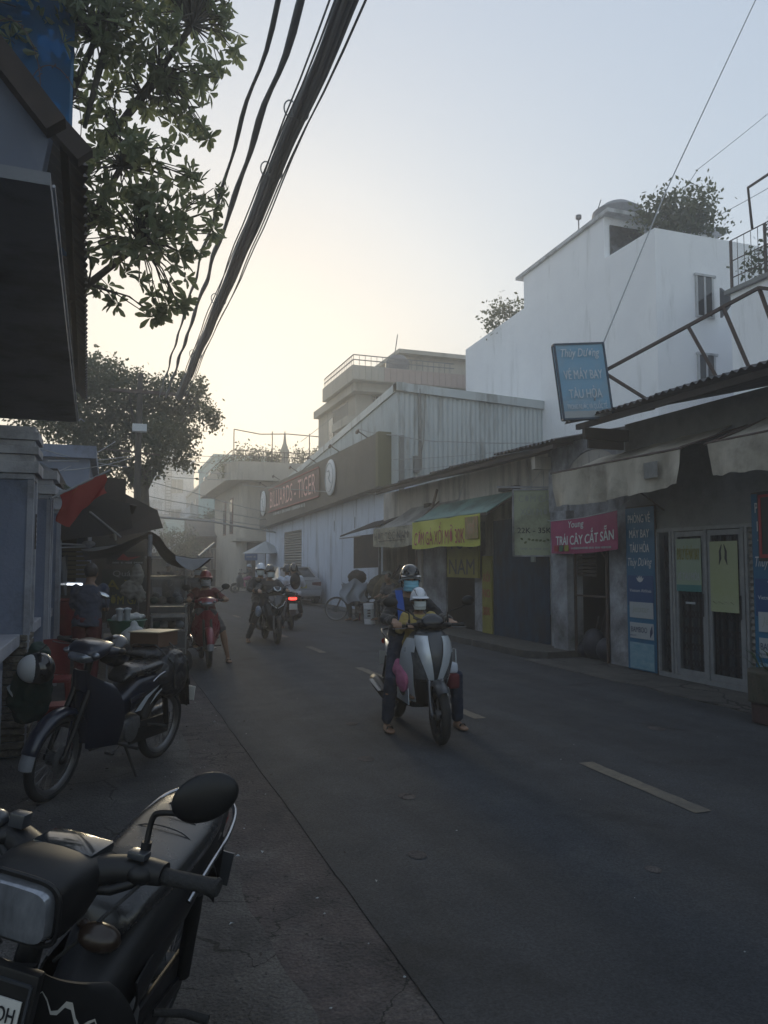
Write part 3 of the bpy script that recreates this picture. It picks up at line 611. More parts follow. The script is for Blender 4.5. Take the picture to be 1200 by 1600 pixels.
for i in range(17):
    y = 12.22 + i * .124; m_ = MB(); m_.add([(X3 + .02, y, .13), (X3 - .055, y + .045, .13), (X3 + .02, y + .106, .13), (X3 + .02, y, 2.48), (X3 - .055, y + .045, 2.48), (X3 + .02, y + .106, 2.48)], [(0, 1, 4, 3), (1, 2, 5, 4), (0, 3, 5, 2), (0, 2, 1), (3, 4, 5)])
    m_.build('shutter_panel', M_shutblue, S)
m_ = MB(); m_.b2((X3 - .05, 12.6, 1.62), (X3 - .045, 12.78, 1.86)); m_.build('notice', M_print_faded, S)
r = MB(); y = 11.0; i = 0
while y < 20.3:
    y2 = y + 1.05; z_ = 3.66 + .02 * math.sin(i * 2.3)
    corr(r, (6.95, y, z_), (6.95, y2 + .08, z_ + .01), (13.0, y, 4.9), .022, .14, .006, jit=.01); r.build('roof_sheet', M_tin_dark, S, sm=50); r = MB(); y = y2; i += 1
r = MB(); r.b2((7.0, 11.15, 3.53), (7.06, 20.3, 3.60))
for yy in (11.3, 13, 15, 17, 19, 20.2): r.bar((7.0, yy, 3.57), (7.6, yy, 3.7), .05)
r.build('eave_beam', M_brown, S)
w = MB(); w.b2((7.1, 11.9, 3.28), (7.5, 12.02, 3.5)); w.build('eave_board', M_cream, S)
w = MB(); w.b2((X3 - .12, 13.2, 3.05), (X3 - .01, 13.9, 3.12)); w.b2((X3 - .1, 17.6, 3.0), (X3 - .01, 17.9, 3.1)); w.build('ledge', M_brown, S)
w = MB()
for a, b in (((7.5, 15.6, 3.5), (7.5, 16.2, 2.9)), ((7.5, 12.2, 3.4), (7.5, 13.4, 2.9)), ((7.5, 12.9, 3.5), (7.48, 12.4, 2.8)), ((7.5, 12.3, 3.5), (7.5, 12.25, 2.7))):
    a, b = Vector(a), Vector(b); w.tube([a, (a + b) / 2 - Vector((0, 0, .1)), b], .007, 5)
w.build('wire', M_cable, S)

# green tin awning, yellow banner
G = thing('tin_awning', 'green corrugated tin awning above the yellow chicken rice banner', 'awning', (7.0, 14.9, 2.6))
m_ = MB(); corr(m_, (6.80, 13.2, 2.58), (6.80, 16.95, 2.58), (7.53, 13.2, 3.02), .014, .1, .005); m_.build('sheet', M_tin_green, G, sm=50)
m_ = MB(); m_.bar((6.82, 13.2, 2.55), (6.82, 16.95, 2.55), .03); m_.bar((6.82, 13.25, 2.55), (7.5, 13.25, 2.95), .03); m_.bar((6.82, 16.9, 2.55), (7.5, 16.9, 2.95), .03); m_.bar((6.84, 16.9, 0.02), (6.84, 16.9, 2.55), .045); m_.build('frame', M_rust, G)
Bn = thing('chicken_rice_banner', 'bright yellow banner with red chicken rice lettering', 'banner', (6.6, 15, 2.3))
def yb(u, v): y = 16.95 - 3.55 * u; return (6.76 + .03 * mnoise.noise(Vector((u * 5, v * 2, 4))), y, 2.56 + .01 * u - (.62 + .02 * math.sin(u * 9)) * v + .015 * mnoise.noise(Vector((u * 6, 1, 2))))
m_ = MB(); m_.grid(yb, 40, 8, .004); m_.build('cloth', M_yellow, Bn, sm=60)
t = MB(); text(t, 'CƠM GÀ XỐI MỠ 30K', (6.69, 15.44, 2.25), (0, -1, 0), (0, 0, 1), .30, w=2.74, warp=lambda p: Vector((yb((16.95 - p.y) / 3.55, min(1, max(0, (2.56 - p.z) / .62)))[0] - .016, p.y, p.z))); t.build('lettering', M_print_red, Bn)
m_ = MB(); m_.grid(lambda u, v: (6.725, 14.0 - .58 * u, 2.52 - .44 * v), 4, 4, .004); m_.build('print_photo', mat('food_photo', (.10, .12, .03), .5, col2=(.30, .16, .06), scale=9, mix=.35), Bn)
m_ = MB(); m_.ell((6.718, 13.75, 2.28), (.004, .17, .12), n=16, k=6); m_.ell((6.718, 13.6, 2.36), (.004, .05, .1), n=10, k=6); m_.build('print_chicken', mat('roast_brown', (.30, .13, .05), .5, col2=(.2, .2, .12), scale=14), Bn)
# barber awning and brown tarps
K = thing('barber_awning', 'grey barber awning with faded lettering on its valance', 'awning', (7.0, 18, 2.6))
m_ = MB(); m_.grid(lambda u, v: (6.80 + .75 * v, 19.9 - 3.0 * u - .9 * v, 2.52 + .55 * v - .05 * math.sin(3.14 * v)), 20, 8, .006); m_.build('canopy', M_tarp_grey, K, sm=60)
vv = valance('valance', K, (6.80, 19.9), (6.80, 16.98), (2.52, 2.52), (2.06, 2.04), mat('faded_tan_tarp', (.38, .35, .26), .8, col2=(.27, .25, .19), scale=5, stain=(.12, .12, .10)), .02, 3, .03, 5)
t = MB(); text(t, 'HỚT TÓC NAM', (6.765, 18.5, 2.34), (0, -1, 0), (0, 0, 1), .19, w=2.5, bold=.02); t.b2((6.766, 17.5, 2.17), (6.768, 19.4, 2.19)); t.build('lettering', M_print_dark, K)
m_ = MB(); m_.bar((6.82, 19.9, 2.51), (6.82, 16.98, 2.51), .03); m_.bar((6.82, 17.05, 2.5), (7.5, 17.05, 3.1), .03); m_.bar((7.3, 17.0, 2.95), (7.3, 16.7, 3.35), .05); m_.build('frame', M_rust, K)
K2 = thing('brown_lean_to', 'brown tin lean-to with a hanging panel beside blue wall', 'awning', (7.2, 21, 2.5))
m_ = MB(); corr(m_, (6.85, 19.6, 2.62), (6.85, 23.4, 2.45), (7.95, 19.6, 3.05), .02, .15, .006, jit=.03); m_.build('sheet', M_brown, K2, sm=50)
m_ = MB(); m_.grid(lambda u, v: (6.98, 22.3 - 2.4 * u, 2.42 - .98 * v + .05 * u * v), 10, 10, .006); m_.build('side_panel', M_brown, K2)
m_ = MB(); m_.tube([(6.86, 23.4, 2.38), (6.86, 21.2, 2.38)], .02); m_.bar((6.9, 19.7, 0.02), (6.9, 19.7, 2.6), .06); m_.build('post', M_steel, K2)

# signs
def sign_panel(name, label, cat, loc): return thing(name, label, cat, loc)
s1 = thing('barber_sign', 'yellow sign board reading TÓC NAM over dark doorway', 'sign', (7.2, 15.6, 1.7))
m_ = MB(); m_.b2((7.38, 14.75, 1.28), (7.44, 16.35, 2.35)); m_.build('board', M_yellow_old, s1, bev=.004)
t = MB(); text(t, 'TÓC', (7.374, 15.6, 2.12), (0, -1, 0), (0, 0, 1), .32, w=1.25, bold=.02); text(t, 'NAM', (7.374, 15.55, 1.52), (0, -1, 0), (0, 0, 1), .34, w=1.3, bold=.02); t.build('lettering', M_print_dark, s1)
s2 = thing('rice_sign', 'narrow upright yellow sign reading XÔI NO 30K', 'sign', (7.4, 14.5, 0.8))
m_ = MB(); m_.b2((7.46, 14.30, .14), (7.50, 14.72, 1.75)); m_.build('board', M_yellow_old, s2, bev=.004)
t = MB()
for s, z in (('XÔI', 1.32), ('NO', .97), ('30K', .60)): text(t, s, (7.454, 14.51, z), (0, -1, 0), (0, 0, 1), .17, w=.33, bold=.012)
t.build('lettering', M_print_red, s2)
# pale green price light box, projecting from the wall
s3 = thing('price_lightbox', 'faded green projecting light box reading 22K - 35K', 'sign', (7.0, 12.3, 2.4))
def lb(u, z, d=0): # u across the face from left (street side) to right
    return Vector((6.87 + .68 * u + .0, 12.30 - .30 * u - d, z))
m_ = MB(); m_.add([lb(0, 1.73), lb(1, 1.73), lb(1, 2.93), lb(0, 2.93)] + [q + Vector((.06, .14, 0)) for q in (lb(0, 1.73), lb(1, 1.73), lb(1, 2.93), lb(0, 2.93))], [(0, 1, 2, 3), (7, 6, 5, 4), (0, 4, 5, 1), (1, 5, 6, 2), (2, 6, 7, 3), (3, 7, 4, 0)]); m_.build('box', M_box_green, s3, bev=.004)
m_ = MB()
for a, b in (((0, 1.73), (1, 1.73)), ((1, 1.73), (1, 2.93)), ((1, 2.93), (0, 2.93)), ((0, 2.93), (0, 1.73))): m_.bar(lb(a[0], a[1], .005), lb(b[0], b[1], .005), .025, .025)
m_.bar((6.6, 12.4, 2.98), (7.55, 12.1, 2.98), .03); m_.build('frame', M_decay, s3)
rt = lb(1, 0) - lb(0, 0)
t = MB(); text(t, 'CƠM GÀ', lb(.5, 2.78, .012), rt, (0, 0, 1), .12, w=.55, bold=.01); text(t, 'XỐI MỠ', lb(.5, 2.56, .012), rt, (0, 0, 1), .12, w=.5, bold=.01)
t.k = 1; text(t, '22K - 35K', lb(.5, 2.19, .012), rt, (0, 0, 1), .10, w=.6, bold=.02)
t.k = 2; scrawl(t, lb(.5, 1.86, .012), rt, (0, 0, 1), .04, .5)
t.build('lettering', [M_print_faded, M_print_dark, M_print_faded], s3)
m_ = MB(); rr_ = random.Random(2); 
for i in range(8): m_.ell(lb(.2 + .09 * i, 2.0 + rr_.uniform(-.03, .04), .006), (.035, .006, .02), (0, rr_.uniform(-.5, .5), 0), n=8, k=4)
m_.build('print_photo', mat('food_print', (.07, .10, .04), .5, col2=(.2, .22, .1), scale=20), s3)

# leaning blue light box and roof truss
s4 = thing('ticket_lightbox', 'leaning faded blue ticket light box on the tin roof edge', 'sign', (6.4, 9.4, 4.0))
Cb = Vector((6.40, 9.35, 4.23)); rb = Vector((.68, -.22, .03)); ub = Vector((-.15, .0, 1.08)); db = Vector((.03, .10, .0))
def bb(u, v, d=0): return Cb + rb * u + ub * v + Vector((-.30, -.95, 0)) * d
vs = [bb(-.5, -.5), bb(.5, -.5), bb(.5, .5), bb(-.5, .5)]; vs2 = [q + db for q in vs]
m_ = MB(); m_.add(vs + vs2, [(0, 1, 2, 3), (7, 6, 5, 4), (0, 4, 5, 1), (1, 5, 6, 2), (2, 6, 7, 3), (3, 7, 4, 0)]); m_.build('box', M_box_blue, s4)
m_ = MB()
for L4 in (vs, vs2):
    for i in range(4): m_.bar(L4[i], L4[(i + 1) % 4], .025)
for i in range(4): m_.bar(vs[i], vs2[i], .025)
m_.build('frame', mat('dark_blue_frame', (.03, .06, .1), .6), s4)
t = MB(); 
for s, v_, h, w_, sh in (('Thùy Dương', .36, .12, .56, .35), ('VÉ MÁY BAY', .10, .13, .56, 0), ('TÀU HỎA', -.15, .13, .48, 0), ('TRONG NƯỚC VÀ QUỐC TẾ', -.33, .07, .58, 0)):
    text(t, s, bb(0, v_, .016), rb, ub, h, w=w_, bold=.015, shear=sh)
t.build('lettering', mat('pale_blue_print', (.55, .62, .68), .5), s4)
m_ = MB(); m_.add([bb(-.49, -.49, .006), bb(.49, -.49, .006), bb(.49, -.40, .006), bb(-.49, -.40, .006)], [(0, 1, 2, 3)]); m_.build('bottom_band', M_print_grey, s4)
F_ = thing('sign_truss', 'rusty pipe truss braced on the corrugated roof', 'truss', (7, 8, 4))
a0 = (6.78, 9.32, 4.42); pk_ = (7.6, 7.3, 5.05)
ends = [(a0, pk_), ((a0[0], a0[1], 4.35), (7.35, 9.1, 3.95)), ((7.25, 8.17, 4.78), (7.55, 7.95, 3.98)), ((7.42, 7.72, 4.92), (7.7, 7.55, 4.0)), (pk_, (7.85, 7.15, 4.05)), (pk_, (7.9, 6.2, 4.55)), ((7.9, 6.2, 4.55), (8.2, 5, 4.4))]
for a, b in ends: m_ = MB(); m_.bar(a, b, .04); m_.build('pipe', M_rust, F_)

# ------------------------------------------------------------------ billiard hall
H_ = thing('billiard_hall', 'pale blue hall with tin upper walls and billiards sign', 'building', (8, 30, 0)); X4 = 8.0
w = MB(); w.b2((X4, 21.3, 0), (X4 + .2, 33.3, 4.0)); w.b2((X4, 36.9, 0), (X4 + .2, 41.5, 4.0)); w.b2((X4, 33.3, 3.1), (X4 + .2, 36.9, 4.0)); w.b2((X4 + .2, 21.3, 0), (16, 21.5, 4.0)); w.build('wall', M_bluew, H_)
for i in range(26):
    m_ = MB(); z = .05 + i * .118; m_.add([(X4 + .03, 33.32, z), (X4 - .015, 33.32, z + .05), (X4 + .03, 33.32, z + .108), (X4 + .03, 36.88, z), (X4 - .015, 36.88, z + .05), (X4 + .03, 36.88, z + .108)], [(0, 1, 4, 3), (1, 2, 5, 4), (0, 3, 5, 2), (0, 2, 1), (3, 4, 5)]); m_.build('slat', M_shut, H_)
w = MB(); w.b2((X4 + .1, 33.3, 0), (X4 + .14, 36.9, 3.1)); w.build('door_backing', M_brown, H_)
for k in range(6):   # corrugated upper wall facing the camera, sheet by sheet
    xa = X4 + k * 1.1; m_ = MB(); zt = 6.86 - .045 * (xa - X4); corr(m_, (xa, 21.28, 3.95), (xa + 1.12, 21.28, 3.95), (xa, 21.28, zt), .018, .16, .006); m_.build('wall_sheet', M_tin, H_, sm=40)
for k in range(8):
    ya = 21.3 + k * 2.5; z1 = 6.9 - (ya - 21.3) * .088; z2 = 6.9 - (ya + 2.5 - 21.3) * .088; m_ = MB()
    n = 90
    vs = []; 
    for i in range(n + 1):
        y = ya + 2.5 * i / n; x = X4 + .018 * math.sin(y * 6.283 / .16); zt = z1 + (z2 - z1) * i / n; vs += [(x, y, 4.0), (x, y, zt - .1)]
    m_.add(vs, [(2 * i, 2 * i + 2, 2 * i + 3, 2 * i + 1) for i in range(n)]); m_.build('wall_sheet', M_tin, H_, sm=40)
w = MB(); w.add([(X4 - .06, 21.15, 6.75), (X4 + .25, 21.15, 6.75), (X4 + .25, 21.15, 7.0), (X4 - .06, 21.15, 7.0), (X4 - .06, 41.5, 5.0), (X4 + .25, 41.5, 5.0), (X4 + .25, 41.5, 5.25), (X4 - .06, 41.5, 5.25)], [(0, 1, 2, 3), (7, 6, 5, 4), (0, 4, 5, 1), (1, 5, 6, 2), (2, 6, 7, 3), (3, 7, 4, 0)])
w.add([(X4 - .06, 21.16, 6.75), (14.6, 21.16, 6.45), (14.6, 21.16, 6.72), (X4 - .06, 21.16, 7.0), (X4 - .06, 21.45, 6.75), (14.6, 21.45, 6.45), (14.6, 21.45, 6.72), (X4 - .06, 21.45, 7.0)], [(0, 1, 2, 3), (7, 6, 5, 4), (0, 4, 5, 1), (1, 5, 6, 2), (2, 6, 7, 3), (3, 7, 4, 0)]); w.build('roof_trim', M_tin, H_)
w = MB(); w.add([(X4, 21.4, 6.9), (14.6, 21.4, 6.6), (14.6, 41.5, 5.0), (X4, 41.5, 5.2)], [(0, 1, 2, 3)]); w.build('roof', M_tin, H_)
# sign board
w = MB(); w.add([(X4 - .42, 21.75, 3.9), (X4 - .0, 21.75, 3.9), (X4, 21.75, 5.56), (X4 - .42, 21.75, 5.56), (X4 - .42, 41.2, 3.45), (X4, 41.2, 3.45), (X4, 41.2, 5.5), (X4 - .42, 41.2, 5.5)], [(0, 1, 2, 3), (7, 6, 5, 4), (0, 4, 5, 1), (1, 5, 6, 2), (2, 6, 7, 3), (3, 7, 4, 0)]); sb = w.build('sign_board', M_fascia, H_)
w = MB(); w.b2((X4 - .44, 21.72, 3.92), (X4 + .0, 21.95, 5.58)); w.build('sign_edge', M_olive, sb)
xs_ = X4 - .47; t = MB(); text(t, 'BILLIARDS - TIGER', (xs_ - .05, 33.4, 4.73), (0, -1, 0), (0, 0, 1), .80, w=9.0, bold=-.006); t.k = 1
scrawl(t, (xs_ - .02, 34.0, 4.0), (0, -1, 0), (0, 0, 1), .16, 6.5); t.build('lettering', [mat('pale_red_letter', (.72, .40, .36), .5), M_print_grey], sb)
t = MB(); t.b2((xs_ - .02, 28.5, 4.17), (xs_, 38.4, 5.28)); t.build('letter_panel', mat('dull_red_panel', (.13, .05, .045), .6, col2=(.10, .045, .04), scale=2), sb)
t = MB(); t.b2((xs_ - .06, 28.5, 4.14), (xs_ - .02, 38.4, 4.18)); t.b2((xs_ - .06, 28.5, 5.27), (xs_ - .02, 38.4, 5.31)); t.build('panel_frame', M_print_red, sb)
for yc in (26.9, 39.9):
    t = MB(); t.lathe([(.02, -.06), (.60, -.06), (.66, -.03), (.66, .0)], (xs_ - .0, yc, 4.72), 'x', 32, cap=True); ro = t.build('round_logo', M_print_white, sb, sm=40)
    t = MB(); t.tube([(xs_ - .065, yc + .52 * math.cos(a * .26), 4.72 + .52 * math.sin(a * .26)) for a in range(24)], .014, 5, closed=True)
    t.tube([(xs_ - .065, yc + .2, 4.95), (xs_ - .065, yc, 4.98), (xs_ - .065, yc - .08, 4.8), (xs_ - .065, yc + .05, 4.7), (xs_ - .065, yc - .1, 4.55), (xs_ - .065, yc - .25, 4.5)], .02, 5); t.build('logo_mark', M_print_grey, ro)
for yy in (22.8, 26, 29.2, 32.4, 36, 39.4):
    t = MB(); t.bar((X4 - .42, yy, 5.55), (X4 - .75, yy, 5.75), .03); t.bar((X4 - .75, yy - .08, 5.75), (X4 - .75, yy + .12, 5.70), .07); t.build('spotlight', M_rust, H_)
t = MB(); t.tube([(8.9, 21.22, 6.9), (8.85, 21.22, 5.4), (8.7, 21.2, 4.6), (8.5, 21.2, 4.4)], .014, 5); t.tube([(8.7, 21.2, 6.85), (8.72, 21.2, 4.4)], .05, 6); t.b2((8.5, 21.12, 4.3), (8.66, 21.25, 4.8)); t.b2((8.05, 21.14, 3.7), (8.18, 21.26, 5.4)); t.build('service_cable', M_grey, H_)
t = MB()
for yy in (28.0, 25.4): t.b2((X4 - .012, yy, 2.8), (X4 - .004, yy + .05, 3.2))
t.build('wall_crack', M_print_dark, H_)

# ------------------------------------------------------------------ white tall building on the right and its neighbours
Wb = thing('white_apartment_block', 'tall white apartment block with a windowless side wall', 'building', (14, 18, 0))
def pris(mb, x0, x1, pl): mb.prism(pl, 'x', x0, x1); return mb
w = MB(); pris(w, 13.0, 20, [(15.75, 0), (26.9, 0), (26.9, 9.97), (22.3, 10.2), (18.0, 10.2), (15.75, 10.2)]); w.build('wall', M_white, Wb)
w = MB(); w.prism([(17.9, 10.2), (22.4, 10.1), (22.4, 11.3), (17.9, 11.45)], 'x', 13.02, 17); w.build('penthouse', M_white, Wb)
w = MB(); w.prism([(17.6, 11.45), (22.8, 11.3), (22.8, 11.40), (17.6, 11.56)], 'x', 12.93, 17.2); w.build('roof_slab', M_white2, Wb)
w = MB(); w.b2((13.2, 17.85, 10.32), (14.3, 17.92, 11.2)); w.build('window', M_darkglass, Wb)
w = MB(); w.lathe([(.75, 0), (.8, .5), (.75, .95), (.4, 1.2), (.05, 1.28)], (14.6, 19.4, 11.5), 'z', 20, cap=True); w.build('water_tank', M_steel, Wb, sm=40)
w = MB(); w.lathe([(.02, 0), (.02, .5), (.09, .55), (.09, .65)], (13.2, 19.4, 11.5), 'z', 8, cap=True); w.tube([(13.5, 19.2, 11.6), (13.8, 19.1, 12.6)], .015); w.build('roof_pipe', M_steel, Wb)
for zc, h in ((8.57, 1.05), (6.6, .8)):
    f_ = MB(); x0, x1 = 14.26, 14.78; f_.b2((x0 - .06, 15.68, zc + h / 2), (x1 + .1, 15.74, zc + h / 2 + .06)); f_.b2((x0 - .04, 15.70, zc - h / 2 - .05), (x1 + .04, 15.74, zc - h / 2))
    for x in (x0, (x0 + x1) / 2, x1): f_.b2((x - .03, 15.7, zc - h / 2), (x + .03, 15.74, zc + h / 2))
    ff = f_.build('window_frame', M_white2, Wb); f_ = MB(); f_.b2((x0, 15.71, zc - h / 2), (x1, 15.735, zc + h / 2)); f_.build('pane', M_darkglass, ff)
for k, dark in enumerate(((13.25, 10.1, 6), (15.1, 10.1, 9), (15.9, 10.1, 8.4), (16.3, 10.1, 9.3))):
    pass
Nb = thing('white_corner_house', 'white house with a roof cage at right picture edge', 'building', (15, 12, 0))
w = MB(); w.prism([(4, 0), (13.9, 0), (13.9, 7.9), (4, 7.9)], 'x', 13.6, 20); w.build('wall', M_white, Nb)
w = MB(); w.prism([(4, 7.9), (14.0, 7.9), (14.0, 8.0), (4, 8.0)], 'x', 13.5, 20); w.build('roof_edge', M_grey, Nb)
for yy in (13.9, 12.9, 11.9, 10.9, 9.9): w = MB(); w.bar((13.65, yy, 8), (13.65, yy, 9.2), .05); w.build('post', M_rust, Nb)
w = MB()
for zz in (9.2, 8.7, 8.3): w.bar((13.65, 13.9, zz), (13.65, 8, zz), .02)
for i in range(30): w.bar((13.65, 13.9 - i * .2, 8), (13.65, 13.9 - i * .2, 9.2), .010)
w.tube([(13.6, 13.2, 9.2), (12.9, 12.6, 9.75), (12.9, 10, 9.9)], .03); w.build('roof_railing', M_rust, Nb)
w = MB(); w.grid(lambda u, v: (14.9 - .55 * u, 15.6 - .9 * u, 8.0 + .8 * v * (.25 + .75 * (1 - u)) + .0 * u), 6, 4, .05); w.build('awning', mat('dark_slate_sheet', (.05, .055, .065), .6), Nb)

# ------------------------------------------------------------------ terrace house behind the hall
Tb = thing('terrace_house', 'cream house with a railed roof terrace behind the tin hall', 'building', (11, 28, 0))
w = MB(); w.b2((9.45, 30.0, 0), (18, 36, 8.6)); w.build('wall', M_cream, Tb)
w = MB(); w.b2((9.0, 29.0, 8.94), (18, 33.6, 9.55)); w.b2((9.2, 29.4, 8.6), (18, 36, 8.94)); w.build('terrace_slab', M_cream, Tb)
for i in range(30):
    w = MB(); w.b2((9.0 + i * .27, 28.96, 8.97), (9.0 + i * .27 + .26, 28.995, 9.53)); w.build('facing_panel', M_brick if i > 4 else M_cream, Tb)
w = MB()
for zz in (9.98, 9.78): w.bar((9.06, 29.06, zz), (9.06, 33.5, zz), .035); w.bar((9.06, 29.06, zz), (13.5, 29.06, zz), .035)
for i in range(19): w.bar((9.06, 29.06 + i * .247, 9.55), (9.06, 29.06 + i * .247, 9.98), .018)
for i in range(18): w.bar((9.06 + i * .25, 29.06, 9.55), (9.06 + i * .25, 29.06, 9.98), .018)
w.build('railing', M_steel, Tb)
w = MB(); w.b2((11.9, 31, 9.55), (18, 34, 10.7)); w.build('rooftop_room', M_cream, Tb); w = MB(); w.b2((11.6, 30.6, 10.7), (18.2, 34.3, 10.88)); w.build('rooftop_slab', M_cream, Tb)
w = MB(); w.lathe([(.5, 0), (.52, .5), (.3, .75), (.05, .8)], (11.3, 30.0, 9.6), 'z', 16, cap=True); w.tube([(11.0, 29.8, 9.6), (11.2, 29.7, 11.2)], .02); w.build('water_tank', M_steel, Tb, sm=40)
w = MB()
for i in range(46): w.bar((10.3 + i * .15, 29.93, 7.3), (10.3 + i * .15, 29.93, 8.6), .035)
w.build('window_bars', M_cream, Tb)
w = MB(); w.b2((10.2, 29.96, 7.0), (17.2, 29.99, 8.55)); w.build('window', M_darkglass, Tb)
w = MB(); w.b2((9.40, 33.2, 7.0), (9.445, 33.9, 8.2)); w.build('window', M_darkglass, Tb)
w = MB(); w.b2((9.05, 29.9, 7.3), (9.45, 32.2, 7.65)); 
w.build('balcony', M_cream, Tb)
w = MB()
for i in range(16): w.bar((9.09, 29.95 + i * .145, 7.65), (9.09, 29.95 + i * .145, 8.2), .02)
w.bar((9.09, 29.9, 8.2), (9.09, 32.2, 8.2), .04); w.build('balcony_rail', M_steel, Tb)
w = MB(); w.b2((9.0, 29.5, 6.6), (9.45, 36, 6.75)); w.build('ledge', M_white2, Tb)

# ------------------------------------------------------------------ corner house with a roof garden at the bend
Cb_ = thing('corner_house', 'cream corner house with a roof garden at the street bend', 'building', (8, 46, 0))
def rnd(x0, x1, y0, y1, r, n=6):
    return [(x1, y0), (x1, y1), (x0, y1)] + [(x0 + r - r * math.cos(a * math.pi / 2 / n), y0 + r - r * math.sin(a * math.pi / 2 / n)) for a in range(n + 1)]
w = MB(); w.prism(rnd(7.05, 14, 44.2, 56, .4), 'z', 0, 6.3); w.build('wall', M_cream, Cb_)
w = MB(); w.prism(rnd(6.1, 14, 43.2, 57, 1.2), 'z', 6.3, 7.35); w.build('roof_parapet', M_cream, Cb_)
w = MB(); w.prism(rnd(6.6, 14, 43.7, 46, .3), 'z', 2.85, 3.05); w.build('porch_slab', M_cream, Cb_)
w = MB(); w.b2((7.4, 44.17, 0), (11, 44.22, 2.8)); w.build('shop_opening', M_brown, Cb_)
w = MB(); w.b2((7.9, 44.10, .3), (8.6, 44.16, 2.5)); w.build('door', M_bluew, Cb_)
w = MB(); w.b2((8.9, 44.12, 1.5), (11, 44.2, 1.62)); w.b2((8.9, 44.12, 2.2), (11, 44.2, 2.3)); w.build('ledge', M_cream, Cb_)
for yy in (47.2, 50.2):
    f_ = MB(); f_.b2((7.0, yy, 3.4), (7.06, yy + 1.1, 5.6)); ff = f_.build('window_frame', mat('dark_red_frame', (.12, .04, .03), .6), Cb_)
    f_ = MB(); f_.b2((6.985, yy + .1, 3.5), (7.0, yy + .5, 5.5)); f_.b2((6.985, yy + .6, 3.5), (7.0, yy + 1.0, 5.5)); f_.build('pane', M_darkglass, ff)
w = MB(); 
for i in range(30): w.bar((6.4 + i * .25, 43.5, 7.35), (6.4 + i * .25, 43.5, 8.0), .03)
for zz in (7.98, 7.7): w.bar((6.4, 43.5, zz), (14, 43.5, zz), .04); w.bar((6.4, 43.5, zz), (6.4, 56, zz), .04)
for i in range(4): w.bar((6.5 + i * 2.2, 43.6, 7.35), (6.5 + i * 2.2, 43.6, 9.2), .05)
w.tube([(6.5, 43.6, 9.2), (8, 43.6, 9.0), (9.6, 43.6, 9.1), (13, 43.6, 9.0)], .03); w.build('roof_railing', M_rust, Cb_)
w = MB(); w.lathe([(.22, 0), (.2, .5), (.28, .7), (.1, 1.2), (.03, 1.9)], (9.5, 43.9, 7.4), 'z', 10, cap=True); w.build('finial', M_cream, Cb_, sm=50)

def simple_house(name, label, x0, x1, y0, y1, z, m, roof=None, wins=(), rm=None, par=.3, extra=None, mw=None):
    h = thing(name, label, 'building', ((x0 + x1) / 2, y0, 0)); w = MB(); w.b2((x0, y0, 0), (x1, y1, z)); w.build('wall', m, h)
    w = MB()
    if roof == 'gable':
        w.prism([(x0 - .3, z - .02), (x1 + .3, z - .02), ((x0 + x1) / 2, z + (x1 - x0) * .28)], 'y', y0 - .3, y1 + .3); w.build('roof', rm or M_rooftile, h)
    elif roof == 'slope':
        w.prism([(y0 - .4, z - .0), (y0 - .4, z + .08), (y1, z + 1.6), (y1, z)], 'x', x0 - .3, x1 + .3); w.build('roof', rm or M_rooftile, h)
    else:
        w.b2((x0 - .12, y0 - .12, z - .25), (x1 + .12, y1, z)); w.build('roof_slab', m, h)
    for (wx, wz, ww, wh, side) in wins:
        f_ = MB()
        if side == 'f': f_.b2((wx - ww / 2 - .06, y0 - .05, wz - wh / 2 - .06), (wx + ww / 2 + .06, y0 - .005, wz + wh / 2 + .06))
        else: f_.b2((x0 - .05, wx - ww / 2 - .06, wz - wh / 2 - .06), (x0 - .005, wx + ww / 2 + .06, wz + wh / 2 + .06))
        ff = f_.build('window', mw or M_white2, h); f_ = MB()
        for s in (-1, 1):
            c = wx + s * ww / 4
            if side == 'f': f_.b2((c - ww / 4 + .03, y0 - .07, wz - wh / 2), (c + ww / 4 - .03, y0 - .052, wz + wh / 2))
            else: f_.b2((x0 - .07, c - ww / 4 + .03, wz - wh / 2), (x0 - .052, c + ww / 4 - .03, wz + wh / 2))
        f_.build('pane', M_darkglass, ff)
    return h
simple_house('mint_house', 'narrow mint green house rising behind the corner house', 8.0, 13, 64, 76, 10.6, M_mint, wins=[(8.9, 7.3, .9, .3, 'f'), (67, 8.6, 1.2, 1.6, 's'), (71, 8.6, 1.2, 1.6, 's'), (67, 5.2, 1.2, 1.6, 's')])
hb = simple_house('balcony_house', 'narrow beige house with stacked balconies left of mint house', 8.3, 12, 78, 92, 9.4, M_cream, wins=[(81, 7.4, 1.3, 1.6, 's'), (85, 7.4, 1.3, 1.6, 's'), (81, 4.3, 1.3, 1.8, 's'), (89, 7.4, 1.3, 1.6, 's'), (9.3, 7.4, 1.0, 1.6, 'f')])
for zz in (3.2, 6.3):
    m_ = MB(); m_.b2((7.4, 77.5, zz), (10.5, 90, zz + .2)); m_.b2((7.4, 77.5, zz + .2), (7.5, 90, zz + 1.0)); m_.b2((7.4, 77.5, zz + .2), (10.5, 77.6, zz + 1.0)); m_.build('balcony', M_white2, hb)
tw = simple_house('white_tower', 'slim white tower block with a ladder of vents beyond the trees', 5.1, 10.9, 110, 118, 16.0, M_white2, wins=[(8.6, 12.3, 1.7, 1.9, 'f'), (8.4, 8.1, 1.7, 1.9, 'f'), (8.5, 4.4, 1.7, 1.9, 'f')])
m_ = MB()
for i in range(30): m_.b2((7.15, 109.8, 3 + i * .43), (7.75, 109.95, 3.12 + i * .43))
m_.b2((7.02, 109.82, 2), (7.12, 109.95, 16)); m_.b2((7.78, 109.82, 2), (7.88, 109.95, 16)); m_.build('vent_ladder', M_grey, tw)
